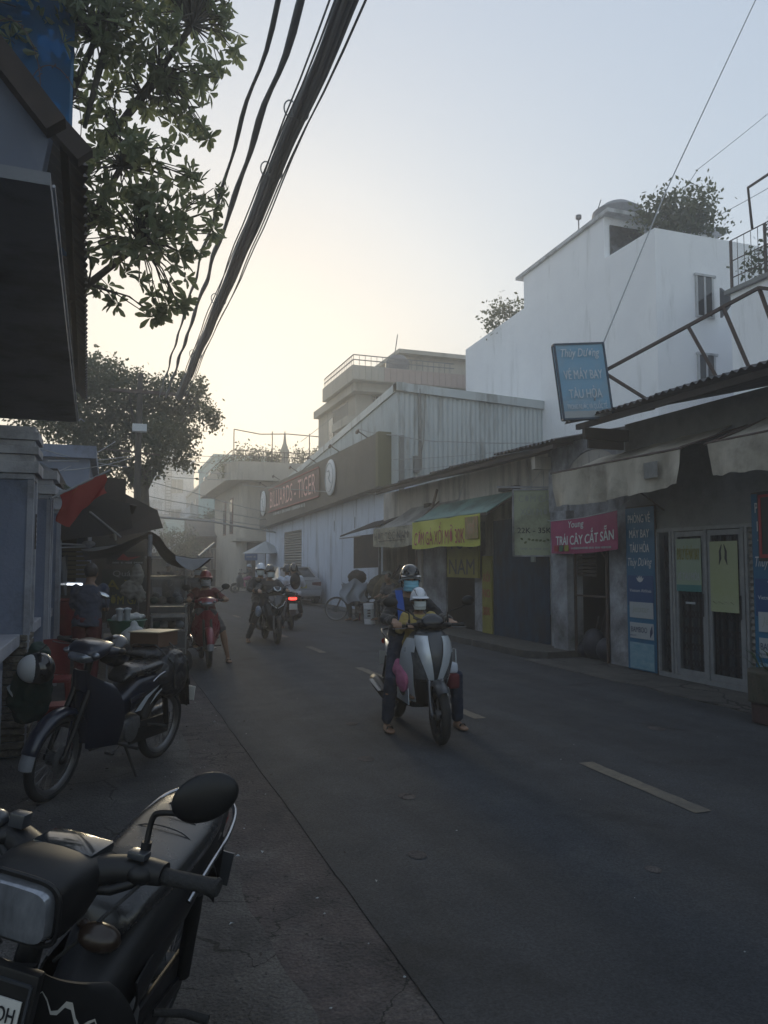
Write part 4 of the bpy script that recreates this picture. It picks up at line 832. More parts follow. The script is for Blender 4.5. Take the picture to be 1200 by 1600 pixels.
m_ = MB(); m_.b2((6.2, 112, 16), (8.6, 116, 17.8)); m_.build('rooftop_room', M_white2, tw)
simple_house('red_roof_house', 'low white house with a red roof beneath the tower', 6.8, 11.0, 96, 104, 6.6, M_white2, 'gable', [(8.0, 4.8, 1.4, 1.2, 'f'), (10.0, 4.8, 1.4, 1.2, 'f')])
simple_house('blue_trim_house', 'pale house with blue tinted ground floor at street end', 5.3, 8.0, 74, 84, 4.6, M_bluew, 'slope', [(6.1, 3.2, .8, 1.1, 'f'), (7.2, 3.2, .8, 1.1, 'f')], rm=M_tin)
simple_house('white_gable_house', 'white house with dark tin gable before the tower', 2.4, 5.2, 70, 80, 4.9, M_white2, 'slope', [(3.2, 3.4, .8, 1.2, 'f'), (4.4, 3.4, .8, 1.2, 'f')], rm=M_tin_dark)
simple_house('red_trim_house', 'pale house with a red trim band seen past the tree trunk', 1.4, 5.2, 86, 95, 8.4, M_white2, None, [(2.6, 6.8, 1.2, 1.3, 'f'), (4.2, 6.8, 1.0, 1.3, 'f')], mw=M_rooftile)
simple_house('grey_left_block', 'grey block beyond the left awnings at street end', -6.5, 0.8, 82, 92, 7.4, M_bluew, None, [(-1.2, 5.6, 1.4, 1.5, 'f'), (-3.4, 5.6, 1.4, 1.5, 'f'), (-.2, 2.6, 1.0, 1.4, 'f')])
simple_house('dark_gate_house', 'dark timber gate house under the corner house porch', 5.6, 7.4, 55, 60, 3.4, M_brown, 'slope', [(6.1, 1.9, .5, 1.4, 'f'), (6.9, 1.9, .5, 1.4, 'f')], rm=M_tin_dark, mw=M_grey)
simple_house('green_roof_house', 'low house with teal tin roof at the end of the lane', 4.6, 7.0, 62, 68, 3.9, M_bluew, 'slope', [(5.6, 2.6, 1.2, 1.0, 'f')], rm=M_tin_green)
# ------------------------------------------------------------------ left: gate pillars and overhanging upper floor
PW = thing('gate_wall', 'slate blue wall with stepped pillar capitals and stone foot', 'wall', (-0.8, 9, 0))
w = MB(); w.b2((-1.0, 2.0, 0), (-.80, 14.2, .92)); w.b2((-1.0, 2.0, .92), (-.92, 14.2, 2.35)); w.build('wall_panel', M_pil, PW)
for ya, yb in ((7.42, 9.1), (9.5, 10.85), (3.0, 7.0)):
    w = MB(); w.b2((-.92, ya, .92), (-.68, yb, 1.02)); w.build('ledge', M_trim, PW, bev=.008)
    w = MB(); w.b2((-.799, ya + .15, .15), (-.785, yb - .15, .75)); w.build('recess_panel', M_trim, PW)
for k, (yp, zt) in enumerate(((7.22, 2.30), (9.3, 2.30), (11.05, 2.25))):
    w = MB(); w.b2((-1.05, yp - .18, 0), (-.63, yp + .18, zt)); pp = w.build('pillar', M_pil, PW, bev=.006)
    w = MB(); w.b2((-.632, yp - .19, 0.02), (-.612, yp - .11, zt)); w.b2((-.632, yp + .11, 0.02), (-.612, yp + .19, zt)); w.b2((-.66, yp - .19, .02), (-.615, yp - .178, zt)); w.build('trim_strip', M_trim, pp)
    z = zt; ex = [(.02, .05), (.055, .10), (.02, .06), (.05, .07), (.02, .05), (.05, .07), (.02, .05)] if k == 0 else [(.02, .05), (.06, .10), (.025, .06), (.07, .10)]
    for e, h in ex:
        w = MB(); w.b2((-1.05 - e, yp - .18 - e, z), (-.63 + e, yp + .18 + e, z + h - .002)); w.build('capital_slab', M_trim, pp, bev=.006); z += h
    if k: 
        w = MB(); w.add([(-1.1, yp - .26, z), (-.60, yp - .24, z), (-.60, yp + .24, z), (-1.1, yp + .26, z), (-.84, yp, z + .16)], [(0, 1, 4), (1, 2, 4), (2, 3, 4), (3, 0, 4), (0, 3, 2, 1)]); w.build('capital_top', M_trim, pp)
rs = random.Random(12)
for i in range(17):
    for j in range(2):
        z = .03 + i * .058; w = MB(); d = rs.uniform(.015, .045); y = 7.03 - d
        w.b2((-1.06 + j * .22 + rs.uniform(-.01, .01), y, z), (-.86 + j * .235, 7.05, z + .05)); w.build('stone', M_stone, PW, bev=.008, bseg=1)
    w = MB(); w.b2((-.64, 7.035, .03 + i * .058), (-.60 + rs.uniform(-.012, .014), 7.40, .08 + i * .058)); w.build('stone', M_stone, PW, bev=.008, bseg=1)
w = MB(); w.b2((-.606, 7.18, 1.72), (-.600, 7.26, 2.02)); w.build('name_plate', M_brown, PW)
w = MB()
for i in range(6): w.b2((-.598, 7.20 + .01 * (i % 2), 1.75 + i * .044), (-.596, 7.24, 1.772 + i * .044))
w.build('plate_marks', M_trim, PW)

UF = thing('overhanging_floor', 'dark overhanging upper floor with corrugated eave above the pillars', 'building', (-1.5, 7, 3.3))
w = MB(); w.add([(-3.5, 3.55, 3.3), (-.29, 3.67, 3.3), (-.41, 9.91, 3.3), (-3.5, 9.95, 3.3), (-3.5, 3.55, 3.36), (-.29, 3.67, 3.36), (-.41, 9.91, 3.36), (-3.5, 9.95, 3.36)], [(0, 1, 2, 3), (7, 6, 5, 4), (0, 4, 5, 1), (1, 5, 6, 2), (2, 6, 7, 3), (3, 7, 4, 0)]); w.build('soffit', M_soffit, UF)
w = MB(); w.tube([(-.275, 3.67, 3.30), (-.39, 9.8, 3.30), (-.37, 10.0, 3.36), (-.33, 10.05, 3.34)], .008, 6); w.build('white_pipe', M_trim, UF)
w = MB(); w.add([(-3.5, 3.6, 3.36), (-.33, 3.7, 3.36), (-.295, 3.7, 3.585), (-.52, 3.7, 3.85), (-3.5, 3.6, 7.4)], [(0, 1, 2, 3, 4)]); w.add([(-3.5, 3.72, 3.36), (-.33, 3.82, 3.36), (-.295, 3.82, 3.585), (-.52, 3.82, 3.85), (-3.5, 3.72, 7.4)], [(4, 3, 2, 1, 0)]); w.build('gable_wall', mat('pale_slate_gable', (.10, .115, .155), .8, col2=(.085, .10, .135), scale=1.5, stain=(.13, .14, .17)), UF)
w = MB(); w.add([(-.5, 3.83, 3.36), (-.5, 9.9, 3.36), (-.5, 11.7, 4.1), (-.5, 5.2, 4.25), (-.5, 3.83, 3.8)], [(0, 1, 2, 3, 4)]); w.build('side_wall', M_tin_dark, UF)
# corrugated roof: eave at the street side, rising to the left
def rf(y, t, dz=0):   # t 0 at the eave, 1 far left
    return Vector((-.20 - .17 * (y - 5.08) / 6.75 - 2.6 * t, y, 4.2 + 2.65 * t + dz))
k = 0; y = 5.08
while y < 12.0:
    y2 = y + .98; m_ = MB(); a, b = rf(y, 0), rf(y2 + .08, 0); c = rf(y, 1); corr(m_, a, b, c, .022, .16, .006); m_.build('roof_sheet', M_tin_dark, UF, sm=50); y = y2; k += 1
w = MB(); w.bar(rf(5.05, 0, -.05), rf(5.05, 1, -.05), .10, .12); w.bar(rf(5.08, .05, -.1), rf(12, .05, -.1), .05, .05); w.bar(rf(5.08, .3, -.1), rf(12, .3, -.1), .05, .05); w.build('verge_beam', M_brown, UF, bev=.006)
BP = thing('blue_sheet', 'translucent blue plastic sheet standing above the dark roof', 'screen', (-1.2, 7.3, 5.6))
w = MB(); w.grid(lambda u, v: (-3.2 + 2.80 * u, 7.0 + .15 * u + .02 * mnoise.noise(Vector((u * 5, v * 4, 1))), 4.3 + 3.6 * v), 20, 24, .01); w.build('sheet', M_bluepan, BP, sm=60)
w = MB(); w.bar((-.415, 7.16, 4.6), (-.415, 7.16, 7.9), .022); w.bar((-1.9, 7.10, 4.5), (-1.9, 7.10, 7.9), .03); w.build('frame', mat('blue_frame', (.02, .10, .2), .5), BP)
BW = thing('barbed_wire', 'looping barbed wire coil over the dark roof edge', 'wire', (-.6, 5.9, 5.3))
def bwp(t): return Vector((-1.25 + .95 * t + .10 * math.sin(t * 22), 5.6 + .1 * t, 5.55 - .8 * t + .32 * math.cos(t * 22) * (1 - .3 * t)))
w = MB(); w.tube([bwp(i / 90) for i in range(91)], .0035, 5); w.build('strand', M_rust, BW); w = MB()
for i in range(34):
    p = bwp(i / 34); 
    for s in (0, 1): a = Vector((rs.uniform(-1, 1), rs.uniform(-1, 1), rs.uniform(-1, 1))).normalized() * .022; w.tube([p - a, p + a], .0028, 4)
w.build('barb', M_rust, BW)

# small fan palm and roof parapet behind the pillars
w = MB(); w.bar((-.27, 3.66, 3.565), (-3.5, 3.62, 7.44), .09, .10); w.build('verge_board', M_brown, UF)
PL = thing('palm', 'small feather palm behind the blue gate pillars', 'palm', (-1.35, 13, 0))
m_ = MB(); m_.tube([(-1.35, 13, 0), (-1.3, 13, 1.5), (-1.25, 13, 2.6)], [.09, .08, .06]); m_.build('trunk', M_trunk, PL)
for k in range(9):
    a = k * .7 + .2; base = Vector((-1.25, 13, 2.6)); m_ = MB(); pr = []
    for i in range(9): t = i / 8; pr.append(base + Vector((math.cos(a) * .95 * t, math.sin(a) * .8 * t, 1.15 * t - 1.25 * t * t)))
    m_.tube(pr, [.012 - .001 * i for i in range(9)], 5)
    for i in range(1, 9):
        for s in (-1, 1):
            for q in (0, .5):
                p = pr[i] * (1 - q) + pr[i - 1] * q; sd_ = Vector((-math.sin(a), math.cos(a), 0)) * s; tip = p + sd_ * .22 + Vector((math.cos(a) * .12, math.sin(a) * .12, -.14)); nn = Vector((math.cos(a), math.sin(a), 0)) * .014
                m_.add([p - nn, p + nn, tip], [(0, 1, 2)])
    m_.build('frond', M_leaf3, PL)
simple_house('low_parapet_house', 'low pale parapet house showing between pillars and red flag', -2.2, -.42, 16.5, 20, 3.95, M_pil)

# ------------------------------------------------------------------ dark left shop row with awnings
LS = thing('left_shop', 'dark open fronted shop under brown awnings on the left', 'building', (-1.6, 14, 0))
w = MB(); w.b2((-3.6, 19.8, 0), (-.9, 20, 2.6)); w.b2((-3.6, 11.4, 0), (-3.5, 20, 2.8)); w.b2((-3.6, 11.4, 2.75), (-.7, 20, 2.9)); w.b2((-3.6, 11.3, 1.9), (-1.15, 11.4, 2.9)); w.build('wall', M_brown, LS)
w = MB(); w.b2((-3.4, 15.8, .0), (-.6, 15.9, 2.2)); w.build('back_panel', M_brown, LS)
for i in range(7):
    w = MB(); w.b2((-1.6, 15.72, 1.32 + i * .085), (-.35, 15.78, 1.38 + i * .085)); w.build('slat', mat('old_wood_slat', (.13, .11, .07), .8), LS)
w = MB(); corr(w, (-.85, 11.2, 2.62), (-.85, 17.6, 2.62), (.35, 11.6, 2.42), .015, .12, .006); w.build('awning_sheet', M_brown, LS, sm=50)
w = MB(); w.add([(-.62, 11.1, 1.9), (-.62, 11.1, 2.6), (.25, 11.5, 2.45), (.3, 11.5, 2.1), (0, 11.4, 2.0)], [(0, 1, 2, 3, 4)]); w.add([(-.62, 11.14, 1.9), (-.62, 11.14, 2.6), (.25, 11.54, 2.45), (.3, 11.54, 2.1), (0, 11.44, 2.0)], [(4, 3, 2, 1, 0)]); w.build('hanging_cloth', M_dark, LS)
w = MB(); w.b2((-.25, 12.9, 2.42), (.22, 12.95, 2.95)); w.build('brown_board', M_brown, LS)
w = MB(); w.add([(.0, 13.0, 2.0), (.85, 13.6, 2.2), (.75, 13.6, 2.5), (-.05, 13.0, 2.85)], [(0, 1, 2, 3)]); w.add([(.0, 13.05, 2.0), (.85, 13.65, 2.2), (.75, 13.65, 2.5), (-.05, 13.05, 2.85)], [(3, 2, 1, 0)]); w.build('lower_board', M_brown, LS)
w = MB(); w.tube([(.02, 12.6, 2.55), (.04, 12.58, 2.3), (.06, 12.6, 2.1), (.08, 12.58, 1.95)], [.01, .05, .035, .015]); w.build('hanging_rag', M_tarp, LS)
w = MB(); w.b2((-.02, 20.2, 0), (.9, 20.3, 2.4)); w.b2((-3, 22, 0), (.4, 30, 2.9)); w.b2((-3, 30, 0), (.2, 48, 3.4)); w.build('shop_wall', M_brown, LS)
w = MB(); w.add([(.2, 20.3, 2.5), (1.3, 20.6, 2.2), (1.3, 29, 2.2), (.2, 29, 2.5)], [(0, 1, 2, 3)]); w.build('awning_far', M_tarp_dark, LS)
L1 = thing('fluorescent_lamp', 'lit white fluorescent tube inside the dark shop', 'lamp', (-1, 13.2, 1.3))
w = MB(); w.tube([(-.84, 13.2, 1.272), (-.40, 13.2, 1.262)], .012, 8); w.build('tube', M_tube, L1); w = MB(); w.b2((-.85, 13.215, 1.26), (-.39, 13.25, 1.30)); w.build('fitting', M_trim, L1)
SG = thing('food_sign', 'hanging dark food sign reading Quán, A V and CƠM', 'sign', (0.1, 14.5, 1.2))
w = MB(); w.b2((-.12, 14.4, .85), (.60, 14.43, 1.5)); w.build('board', mat('dark_teal_board', (.03, .05, .055), .6, col2=(.04, .05, .04), scale=3), SG)
w = MB(); text(w, 'Quán', (.25, 14.395, 1.41), (1, 0, 0), (0, 0, 1), .10, w=.38, bold=.01); w.k = 1; text(w, 'A V', (.20, 14.395, 1.22), (1, 0, 0), (0, 0, 1), .17, w=.50, bold=.03); text(w, 'CƠM GÀ', (.22, 14.395, .97), (1, 0, 0), (0, 0, 1), .15, w=.62, bold=.02); w.build('lettering', [M_print_grey, M_yellow_old], SG)
SG2 = thing('menu_sign', 'black menu board with small red and white print', 'sign', (0.2, 14.2, 1.6))
w = MB(); w.b2((-.05, 14.2, 1.58), (.58, 14.22, 1.80)); w.build('board', M_print_dark, SG2); w = MB(); w.add([(.12, 14.19, 1.66), (.22, 14.19, 1.77), (.30, 14.19, 1.70), (.52, 14.19, 1.72), (.30, 14.19, 1.645)], [(0, 1, 2, 3, 4)]); w.k = 1; scrawl(w, (.3, 14.19, 1.61), (1, 0, 0), (0, 0, 1), .035, .5); w.build('print_mark', [M_print_red, M_print_grey], SG2)

# flag on its pole
FG = thing('flag', 'faded red flag with a yellow star hanging from a slanted pole', 'flag', (-.2, 9.2, 2.2))
def fl(u, v):
    a = Vector((-.53, 9.0, 2.345)); b = Vector((-.09, 9.22, 2.61)); base = a + (b - a) * u; drop = .29 * (1 - .25 * u) + (.14 * max(0, 1 - abs(u - .2) * 5))
    return base + Vector((.06 * v * u + .03 * math.sin(v * 5 + u * 7), .05 * math.sin(u * 9 + v * 3) * v, -drop * v))
m_ = MB(); m_.grid(fl, 24, 14, .003); m_.build('cloth', M_red, FG, sm=60)
m_ = MB()
def st(r, a): q = fl(.34 + r * math.cos(a) * 1.2, .12 + abs(r * math.sin(a)) * .6); return q + Vector((0, -.03, 0))
pts = [st(.13 if i % 2 == 0 else .05, i * math.pi / 5 + .3) for i in range(10)]; m_.add(pts + [fl(.34, .14) + Vector((0, -.032, 0))], [(i, (i + 1) % 10, 10) for i in range(10)]); m_.build('star', mat('dull_gold_cloth', (.34, .2, .05), .7), FG)
m_ = MB(); m_.tube([(-.62, 8.95, 2.29), (-.02, 9.28, 2.66)], .012); m_.tube([(-.22, 9.3, 2.18), (.12, 9.9, 1.92)], .012); m_.build('pole', M_alu, FG)

# tarp tent over the stall
TT = thing('stall_tarp', 'striped dark tarp tent propped on a post over the food stall', 'tarp', (.5, 12, 1.8))
pk0 = Vector((.58, 12.0, 2.09))
TP = ((-.82, 1.80), (-.36, 1.81), (.16, 1.88), (.38, 1.99), (.56, 2.07), (.69, 1.98), (.80, 1.82), (.92, 1.72), (1.16, 1.675), (1.6, 1.69))
def prof_z(x):
    for a, b in zip(TP, TP[1:]):
        if x <= b[0] or b is TP[-1]: return a[1] + (b[1] - a[1]) * (x - a[0]) / (b[0] - a[0])
def tent(u, v):
    x = -.38 + 1.85 * u; zc = 1.84
    peak = max(0, 1 - abs(u - .52) / .26); z = prof_z(x)
    y = 11.75 + 1.6 * v; return (x, y, z - .16 * v * (1 - .7 * peak) + .02 * mnoise.noise(Vector((u * 6, v * 4, 2))))
m_ = MB(); m_.grid(tent, 50, 12, .004); m_.build('canopy', M_tarp_dark, TT, sm=60)
m_ = MB(); m_.grid(lambda u, v: Vector(tent(.70 + .3 * u, 0)) + Vector((0, -.02 - .05 * v, -.17 * v * math.sin(3.1 * min(1, u + .12)) - .012)), 24, 4, .003); m_.build('pale_edge', M_tarp_pale, TT, sm=60)
m_ = MB(); m_.grid(lambda u, v: Vector(tent(.0 + .3 * u, 0)) + Vector((0, -.02, -.05 * v * math.sin(3.1 * min(1, u + .12)) - .006)), 24, 3, .003); m_.build('pale_edge', M_tarp_pale, TT, sm=60)
m_ = MB(); m_.tube([(.54, 11.8, 0), (.55, 11.8, 2.06)], .028, 8); m_.build('post', M_rust, TT)
m_ = MB(); m_.tube([(.553, 11.79, 1.7), (.557, 11.79, 2.02)], .032, 8); m_.build('post_sleeve', M_trim, TT)
m_ = MB(); m_.tube([(-.72, 11.0, 1.86), (-.5, 11.3, 1.855), (-.3, 11.5, 1.85)], .014); m_.ell((-.28, 11.5, 1.87), (.09, .06, .045), n=10, k=6); m_.build('tied_end', M_tarp_pale, TT)
m_ = MB(); m_.tube([(-.72, 11.0, 1.80), (-.3, 11.5, 1.83)], .010); m_.build('rope', M_tarp_pale, TT)
m_ = MB(); m_.tube([(1.25, 11.8, 1.70), (1.75, 14, 1.95)], .02); m_.build('pole', M_alu, TT)

# ------------------------------------------------------------------ trees
def blob_points(blobs, n, r):
    out = []; tot = sum(b[3] ** 2 for b in blobs)
    for (x, y, z, R_) in blobs:
        for i in range(max(3, int(n * R_ ** 2 / tot))):
            d = Vector((r.gauss(0, 1), r.gauss(0, 1), r.gauss(0, 1))).normalized() * R_ * (r.random() ** .45)
            out.append(Vector((x, y, z)) + d)
    return out
# broad-leaved tree over the left roof
def pxw(px, py, Y):
    th, ph = YAW, PITCH; Rv = Vector((math.cos(th), -math.sin(th), 0)); Fh = Vector((math.sin(th), math.cos(th), 0)); F = Fh * math.cos(ph) + Vector((0, 0, math.sin(ph))); U = -Fh * math.sin(ph) + Vector((0, 0, math.cos(ph)))
    d = F + Rv * ((px - 600) / 1200) + U * ((800 - py) / 1200); return Vector((0, 0, CAM_H)) + d * (Y / d.y)
BT = thing('broad_leaf_tree', 'large broad leaved tree hanging over the left roof against sky', 'tree', (-2.6, 9.5, 0))
rt_ = random.Random(21)
bl = []
for px, py, r_ in ((200, 20, 78), (300, -30, 80), (345, 30, 40), (235, 90, 70), (320, 100, 44), (150, 130, 50), (270, 160, 52), (190, 200, 60), (300, 205, 30), (150, 280, 40), (230, 260, 52), (300, 290, 34), (180, 330, 52), (255, 345, 50), (325, 330, 24), (150, 400, 32), (215, 405, 42), (280, 400, 34), (160, 450, 20), (255, 455, 30), (243, 492, 18), (370, 85, 14), (335, 360, 14), (350, 295, 16), (290, 480, 12), (80, 30, 70), (60, 110, 50), (100, -60, 90), (240, -110, 110), (60, -200, 120), (-60, 0, 90), (180, 470, 14)):
    Yd = 7.6 + rt_.uniform(-.5, .6); c = pxw(px, py, Yd); bl.append((c.x, c.y, c.z, r_ / 1200 * 8.0))
tips = blob_points(bl, 930, rt_)
lv = []
def leafgeo(L_, W_):
    return [(0, 0, 0), (L_ * .35, W_ * .30, .006), (L_ * .72, W_ * .5, -.004), (L_ * .95, W_ * .22, -.02), (L_, 0, -.026), (L_ * .95, -W_ * .22, -.02), (L_ * .72, -W_ * .5, -.004), (L_ * .35, -W_ * .30, .006), (L_ * .36, 0, -.008), (L_ * .72, 0, -.018)], [(0, 8, 1), (1, 8, 9, 2), (2, 9, 3), (3, 9, 4), (0, 7, 8), (8, 7, 6, 9), (6, 5, 9), (5, 4, 9)]
lm = []
for L_, W_ in ((.125, .05), (.155, .058), (.10, .044)):
    vs, fs = leafgeo(L_, W_); me = bpy.data.meshes.new('leaf'); me.from_pydata(vs, [], fs); me.materials.append(M_leaf); me.update(); lm.append((me, vs, fs))
stuff = MB(); placed = []
for tp in tips:
    n = rt_.randint(5, 8); tw_dir = Vector((rt_.gauss(0, .6), rt_.gauss(0, .6), rt_.uniform(-.6, .9))).normalized()
    ax1 = tw_dir.orthogonal().normalized(); ax2 = tw_dir.cross(ax1)
    for i in range(n):
        a = i * 6.283 / n + rt_.uniform(-.3, .3); sp = rt_.uniform(.5, 1.3); d = (ax1 * math.cos(a) + ax2 * math.sin(a)) * math.sin(sp) + tw_dir * math.cos(sp); d.z -= .25; d.normalize()
        side = d.cross(tw_dir); side = side.normalized() if side.length > .01 else ax1; nz = side.cross(d)
        M_ = Matrix((d, side, nz)).transposed().to_4x4(); M_.translation = tp + d * .01
        placed.append((M_, rt_.randrange(3)))
placed.sort(key=lambda q: (q[0].translation - Vector((0, 0, 1.6))).length if (q[0].translation.z < 6.9 and q[0].translation.x > -.4) else 99)
for i, (M_, k) in enumerate(placed):
    if i < 300:
        o = bpy.data.objects.new('leaf', lm[k][0]); COL.objects.link(o); o.parent = BT; M2 = M_.copy(); M2.translation -= OFF[BT.name]; o.matrix_local = M2
    else: stuff.add([M_ @ Vector(v) for v in lm[k][1]], lm[k][2])
o = stuff.build('foliage', M_leaf, BT); o['kind'] = 'stuff'
br = MB(); root = Vector((-2.6, 9.5, 0)); fork = Vector((-1.9, 9.0, 3.2))
br.tube([root, root + Vector((.2, -.1, 1.6)), fork], [.24, .20, .16], 12)
hubs = []
for px, py, Y_ in ((250, 120, 7.7), (190, 260, 7.7), (220, 380, 7.7), (300, 40, 7.6), (150, 60, 7.6), (100, -60, 8)):
    h = pxw(px, py, Y_); mid = (fork + h) / 2 + Vector((rt_.uniform(-.2, .2), .1, -.15 if py > 200 else .35)); br.tube([fork, mid, h], [.09, .05, .028], 8); hubs += [h, mid * .4 + h * .6, mid]
for tp in tips:
    h = min(hubs, key=lambda q: (q - tp).length); mid = (h + tp) / 2 + Vector((rt_.uniform(-.06, .06), rt_.uniform(-.06, .06), .06)); br.tube([h, mid, tp], [.012, .007, .004], 4, cap=False)
br.tube([pxw(185, 20, 7.4), pxw(160, 90, 7.45), pxw(132, 200, 7.6)], [.045, .035, .02], 8)
br.build('branches', M_trunk, BT, sm=60)

def leaf_mass(name, blobs, n, size, m, parent, seed=1, kind='stuff', flat=.0, spread=1.3):
    r = random.Random(seed); mb = MB()
    clumps = blob_points(blobs, n // 14, r)
    for c in clumps:
        cd = Vector((r.gauss(0, 1), r.gauss(0, 1), r.gauss(0, 1))).normalized()
        for i in range(14):
            p = c + Vector((r.gauss(0, 1), r.gauss(0, 1), r.gauss(0, 1))) * size * spread
            d = (cd + Vector((r.gauss(0, 1), r.gauss(0, 1), r.gauss(0, 1))) * .9).normalized(); s_ = d.cross(Vector((r.gauss(0, 1), r.gauss(0, 1), r.gauss(0, 1)))).normalized(); L_ = size * r.uniform(.6, 1.3)
            mb.add([p, p + d * L_ * .5 + s_ * L_ * .28, p + d * L_, p + d * L_ * .5 - s_ * L_ * .28], [(0, 1, 2, 3)])
    o = mb.build(name, m, parent)
    if kind: o['kind'] = kind
    return o
ST = thing('street_tree', 'leafy street tree with dark trunk before the hazy sunset', 'tree', (.95, 24.5, 0))
bl = []
for px, py, r_ in ((95, 600, 40), (140, 575, 18), (155, 600, 34), (185, 590, 18), (215, 612, 30), (255, 615, 20), (285, 605, 14), (312, 606, 12), (300, 630, 26), (325, 650, 15), (335, 665, 7), (265, 650, 32), (170, 650, 46), (110, 660, 44), (225, 660, 36), (245, 690, 34), (280, 685, 22), (305, 678, 10), (300, 702, 9), (160, 705, 36), (205, 735, 20), (110, 730, 24), (60, 620, 50), (283, 718, 13), (295, 728, 7), (245, 728, 14), (185, 760, 10), (222, 752, 8), (180, 570, 8), (75, 560, 20), (250, 600, 9), (150, 745, 16)):
    c = pxw(px, py, 24.2 + rt_.uniform(-1, 1)); bl.append((c.x, c.y, c.z, r_ / 1200 * 26))
leaf_mass('foliage', bl, 36000, .12, M_leaf2, ST, 5, spread=1.0)
m_ = MB(); m_.tube([(.95, 24.5, 0), (.93, 24.5, 1.8), (.88, 24.5, 3.2), (.85, 24.4, 4.6)], [.34, .28, .25, .17], 12)
for px, py in ((120, 620), (200, 600), (290, 650), (160, 690), (250, 690), (310, 620)):
    e = pxw(px, py, 24.2); s_ = Vector((.87, 24.45, 3.6)); m_.tube([s_, (s_ + e) / 2 + Vector((0, 0, .25)), e], [.10, .06, .02], 7)
m_.build('trunk', M_trunk, ST, sm=60)
UP = thing('utility_pole', 'concrete utility pole with a white box inside the street tree', 'pole', (1.35, 22.5, 0))
m_ = MB(); m_.tube([(.62, 21.0, 0), (.66, 21.0, 6.6)], [.10, .07], 12); m_.build('pole', M_trunk, UP, sm=60)
m_ = MB(); m_.b2((.48, 20.75, 5.02), (.84, 20.95, 5.22)); m_.build('white_box', M_print_white, UP, bev=.01)
m_ = MB(); m_.bar((-.1, 20.95, 6.1), (1.9, 20.95, 6.1), .08, .08); m_.build('crossarm', M_rust, UP)
m_ = MB(); m_.bar((-.3, 20.95, 4.55), (1.2, 20.95, 4.45), .04); m_.build('crossarm', M_rust, UP)
for (x, y, z) in ((.0, 20.6, 0), ): pass
# hedges and roof plants
def shrub(name, label, cat, base, blobs, n, size, m, seed, stem=True, group=None):
    t = thing(name, label, cat, base, group=group); leaf_mass('foliage', blobs, n, size, m, t, seed)
    if stem:
        mb = MB(); r = random.Random(seed)
        for b in blobs[:7]:
            q = Vector(b[:3]); mb.tube([Vector(base), (Vector(base) + q) / 2 + Vector((r.uniform(-.1, .1), 0, .05)), q], [.035, .02, .008], 5)
        mb.build('branches', M_trunk, t)
    return t
def pb(L, Y): return [(lambda c: (c.x, c.y, c.z, r_ / 1200 * Y * 1.1))(pxw(a, b, Y)) for a, b, r_ in L]
rb_ = pxw(1065, 372, 17.4); shrub('rooftop_bush', 'bushy fig on the near corner of the tall white roof', 'bush', (rb_.x, rb_.y, 10.15), pb([(1012, 335, 20), (1040, 325, 24), (1062, 345, 26), (1085, 330, 26), (1080, 305, 14), (1100, 350, 22), (1122, 350, 10), (1110, 310, 8), (1045, 350, 20), (1105, 295, 6)], 17.2), 2600, .15, M_leaf2, 8)
rb_ = pxw(790, 520, 24.8); shrub('rooftop_bush', 'small shrub on the lower far ledge of white block', 'bush', (rb_.x + .1, rb_.y, 9.6), pb([(775, 495, 14), (790, 485, 16), (768, 508, 10), (812, 480, 10), (800, 500, 12)], 24.6), 900, .14, M_leaf2, 9)
shrub('rooftop_bush', 'dark creeper filling the roof cage at right edge', 'bush', (13.9, 12.5, 8), [(13.9, 13.2, 8.5, .4), (14, 12.6, 8.8, .5), (13.9, 12.0, 8.6, .5), (13.9, 11.4, 8.8, .5), (14.1, 10.8, 8.7, .5)], 1600, .12, M_leaf2, 10)
for i, (px, py, r_) in enumerate(((378, 712, 14), (398, 715, 10), (420, 712, 12), (442, 715, 10), (470, 712, 12), (495, 712, 10), (352, 728, 12))):
    c = pxw(px, py, 44.5); cz = 7.3; shrub('roof_garden_plant', 'potted plant %s behind the roof garden railing' % ('first from the left', 'second from the left', 'third from the left', 'fourth from the left', 'fifth from the left', 'rightmost', 'hanging over the left corner')[i], 'plant', (c.x, c.y, cz), [(c.x, c.y, c.z, r_ / 1200 * 46), (c.x + .2, c.y, c.z - .3, r_ / 1400 * 46)], 420, .16, M_leaf2, 30 + i, group='plants on the roof garden')
shrub('roadside_tree', 'hazy green tree between the houses at the street end', 'tree', (7.4, 66, 0), [(7.2, 62, 4.4, 1.2), (8.2, 62, 4.9, 1.1), (8.8, 61.5, 4.1, 1.1), (6.6, 62, 3.9, .9), (8.0, 61, 3.2, 1.0)], 2400, .28, M_leaf3, 41)
shrub('hedge', 'bright green creeper hedge topping the fence at street bend', 'hedge', (4.0, 52, 0), [(3.0, 52, 2.9, .6), (3.8, 52, 3.1, .7), (4.7, 52, 3.1, .7), (5.5, 52, 2.8, .6), (3.5, 52, 2.2, .7), (4.4, 52, 2.1, .8), (5.2, 52, 1.9, .8)], 3600, .17, M_leaf3, 42)
simple_house('dark_fence', 'dark board fence below the green creeper hedge', 2.4, 6.4, 53, 53.3, 2.3, M_brown)

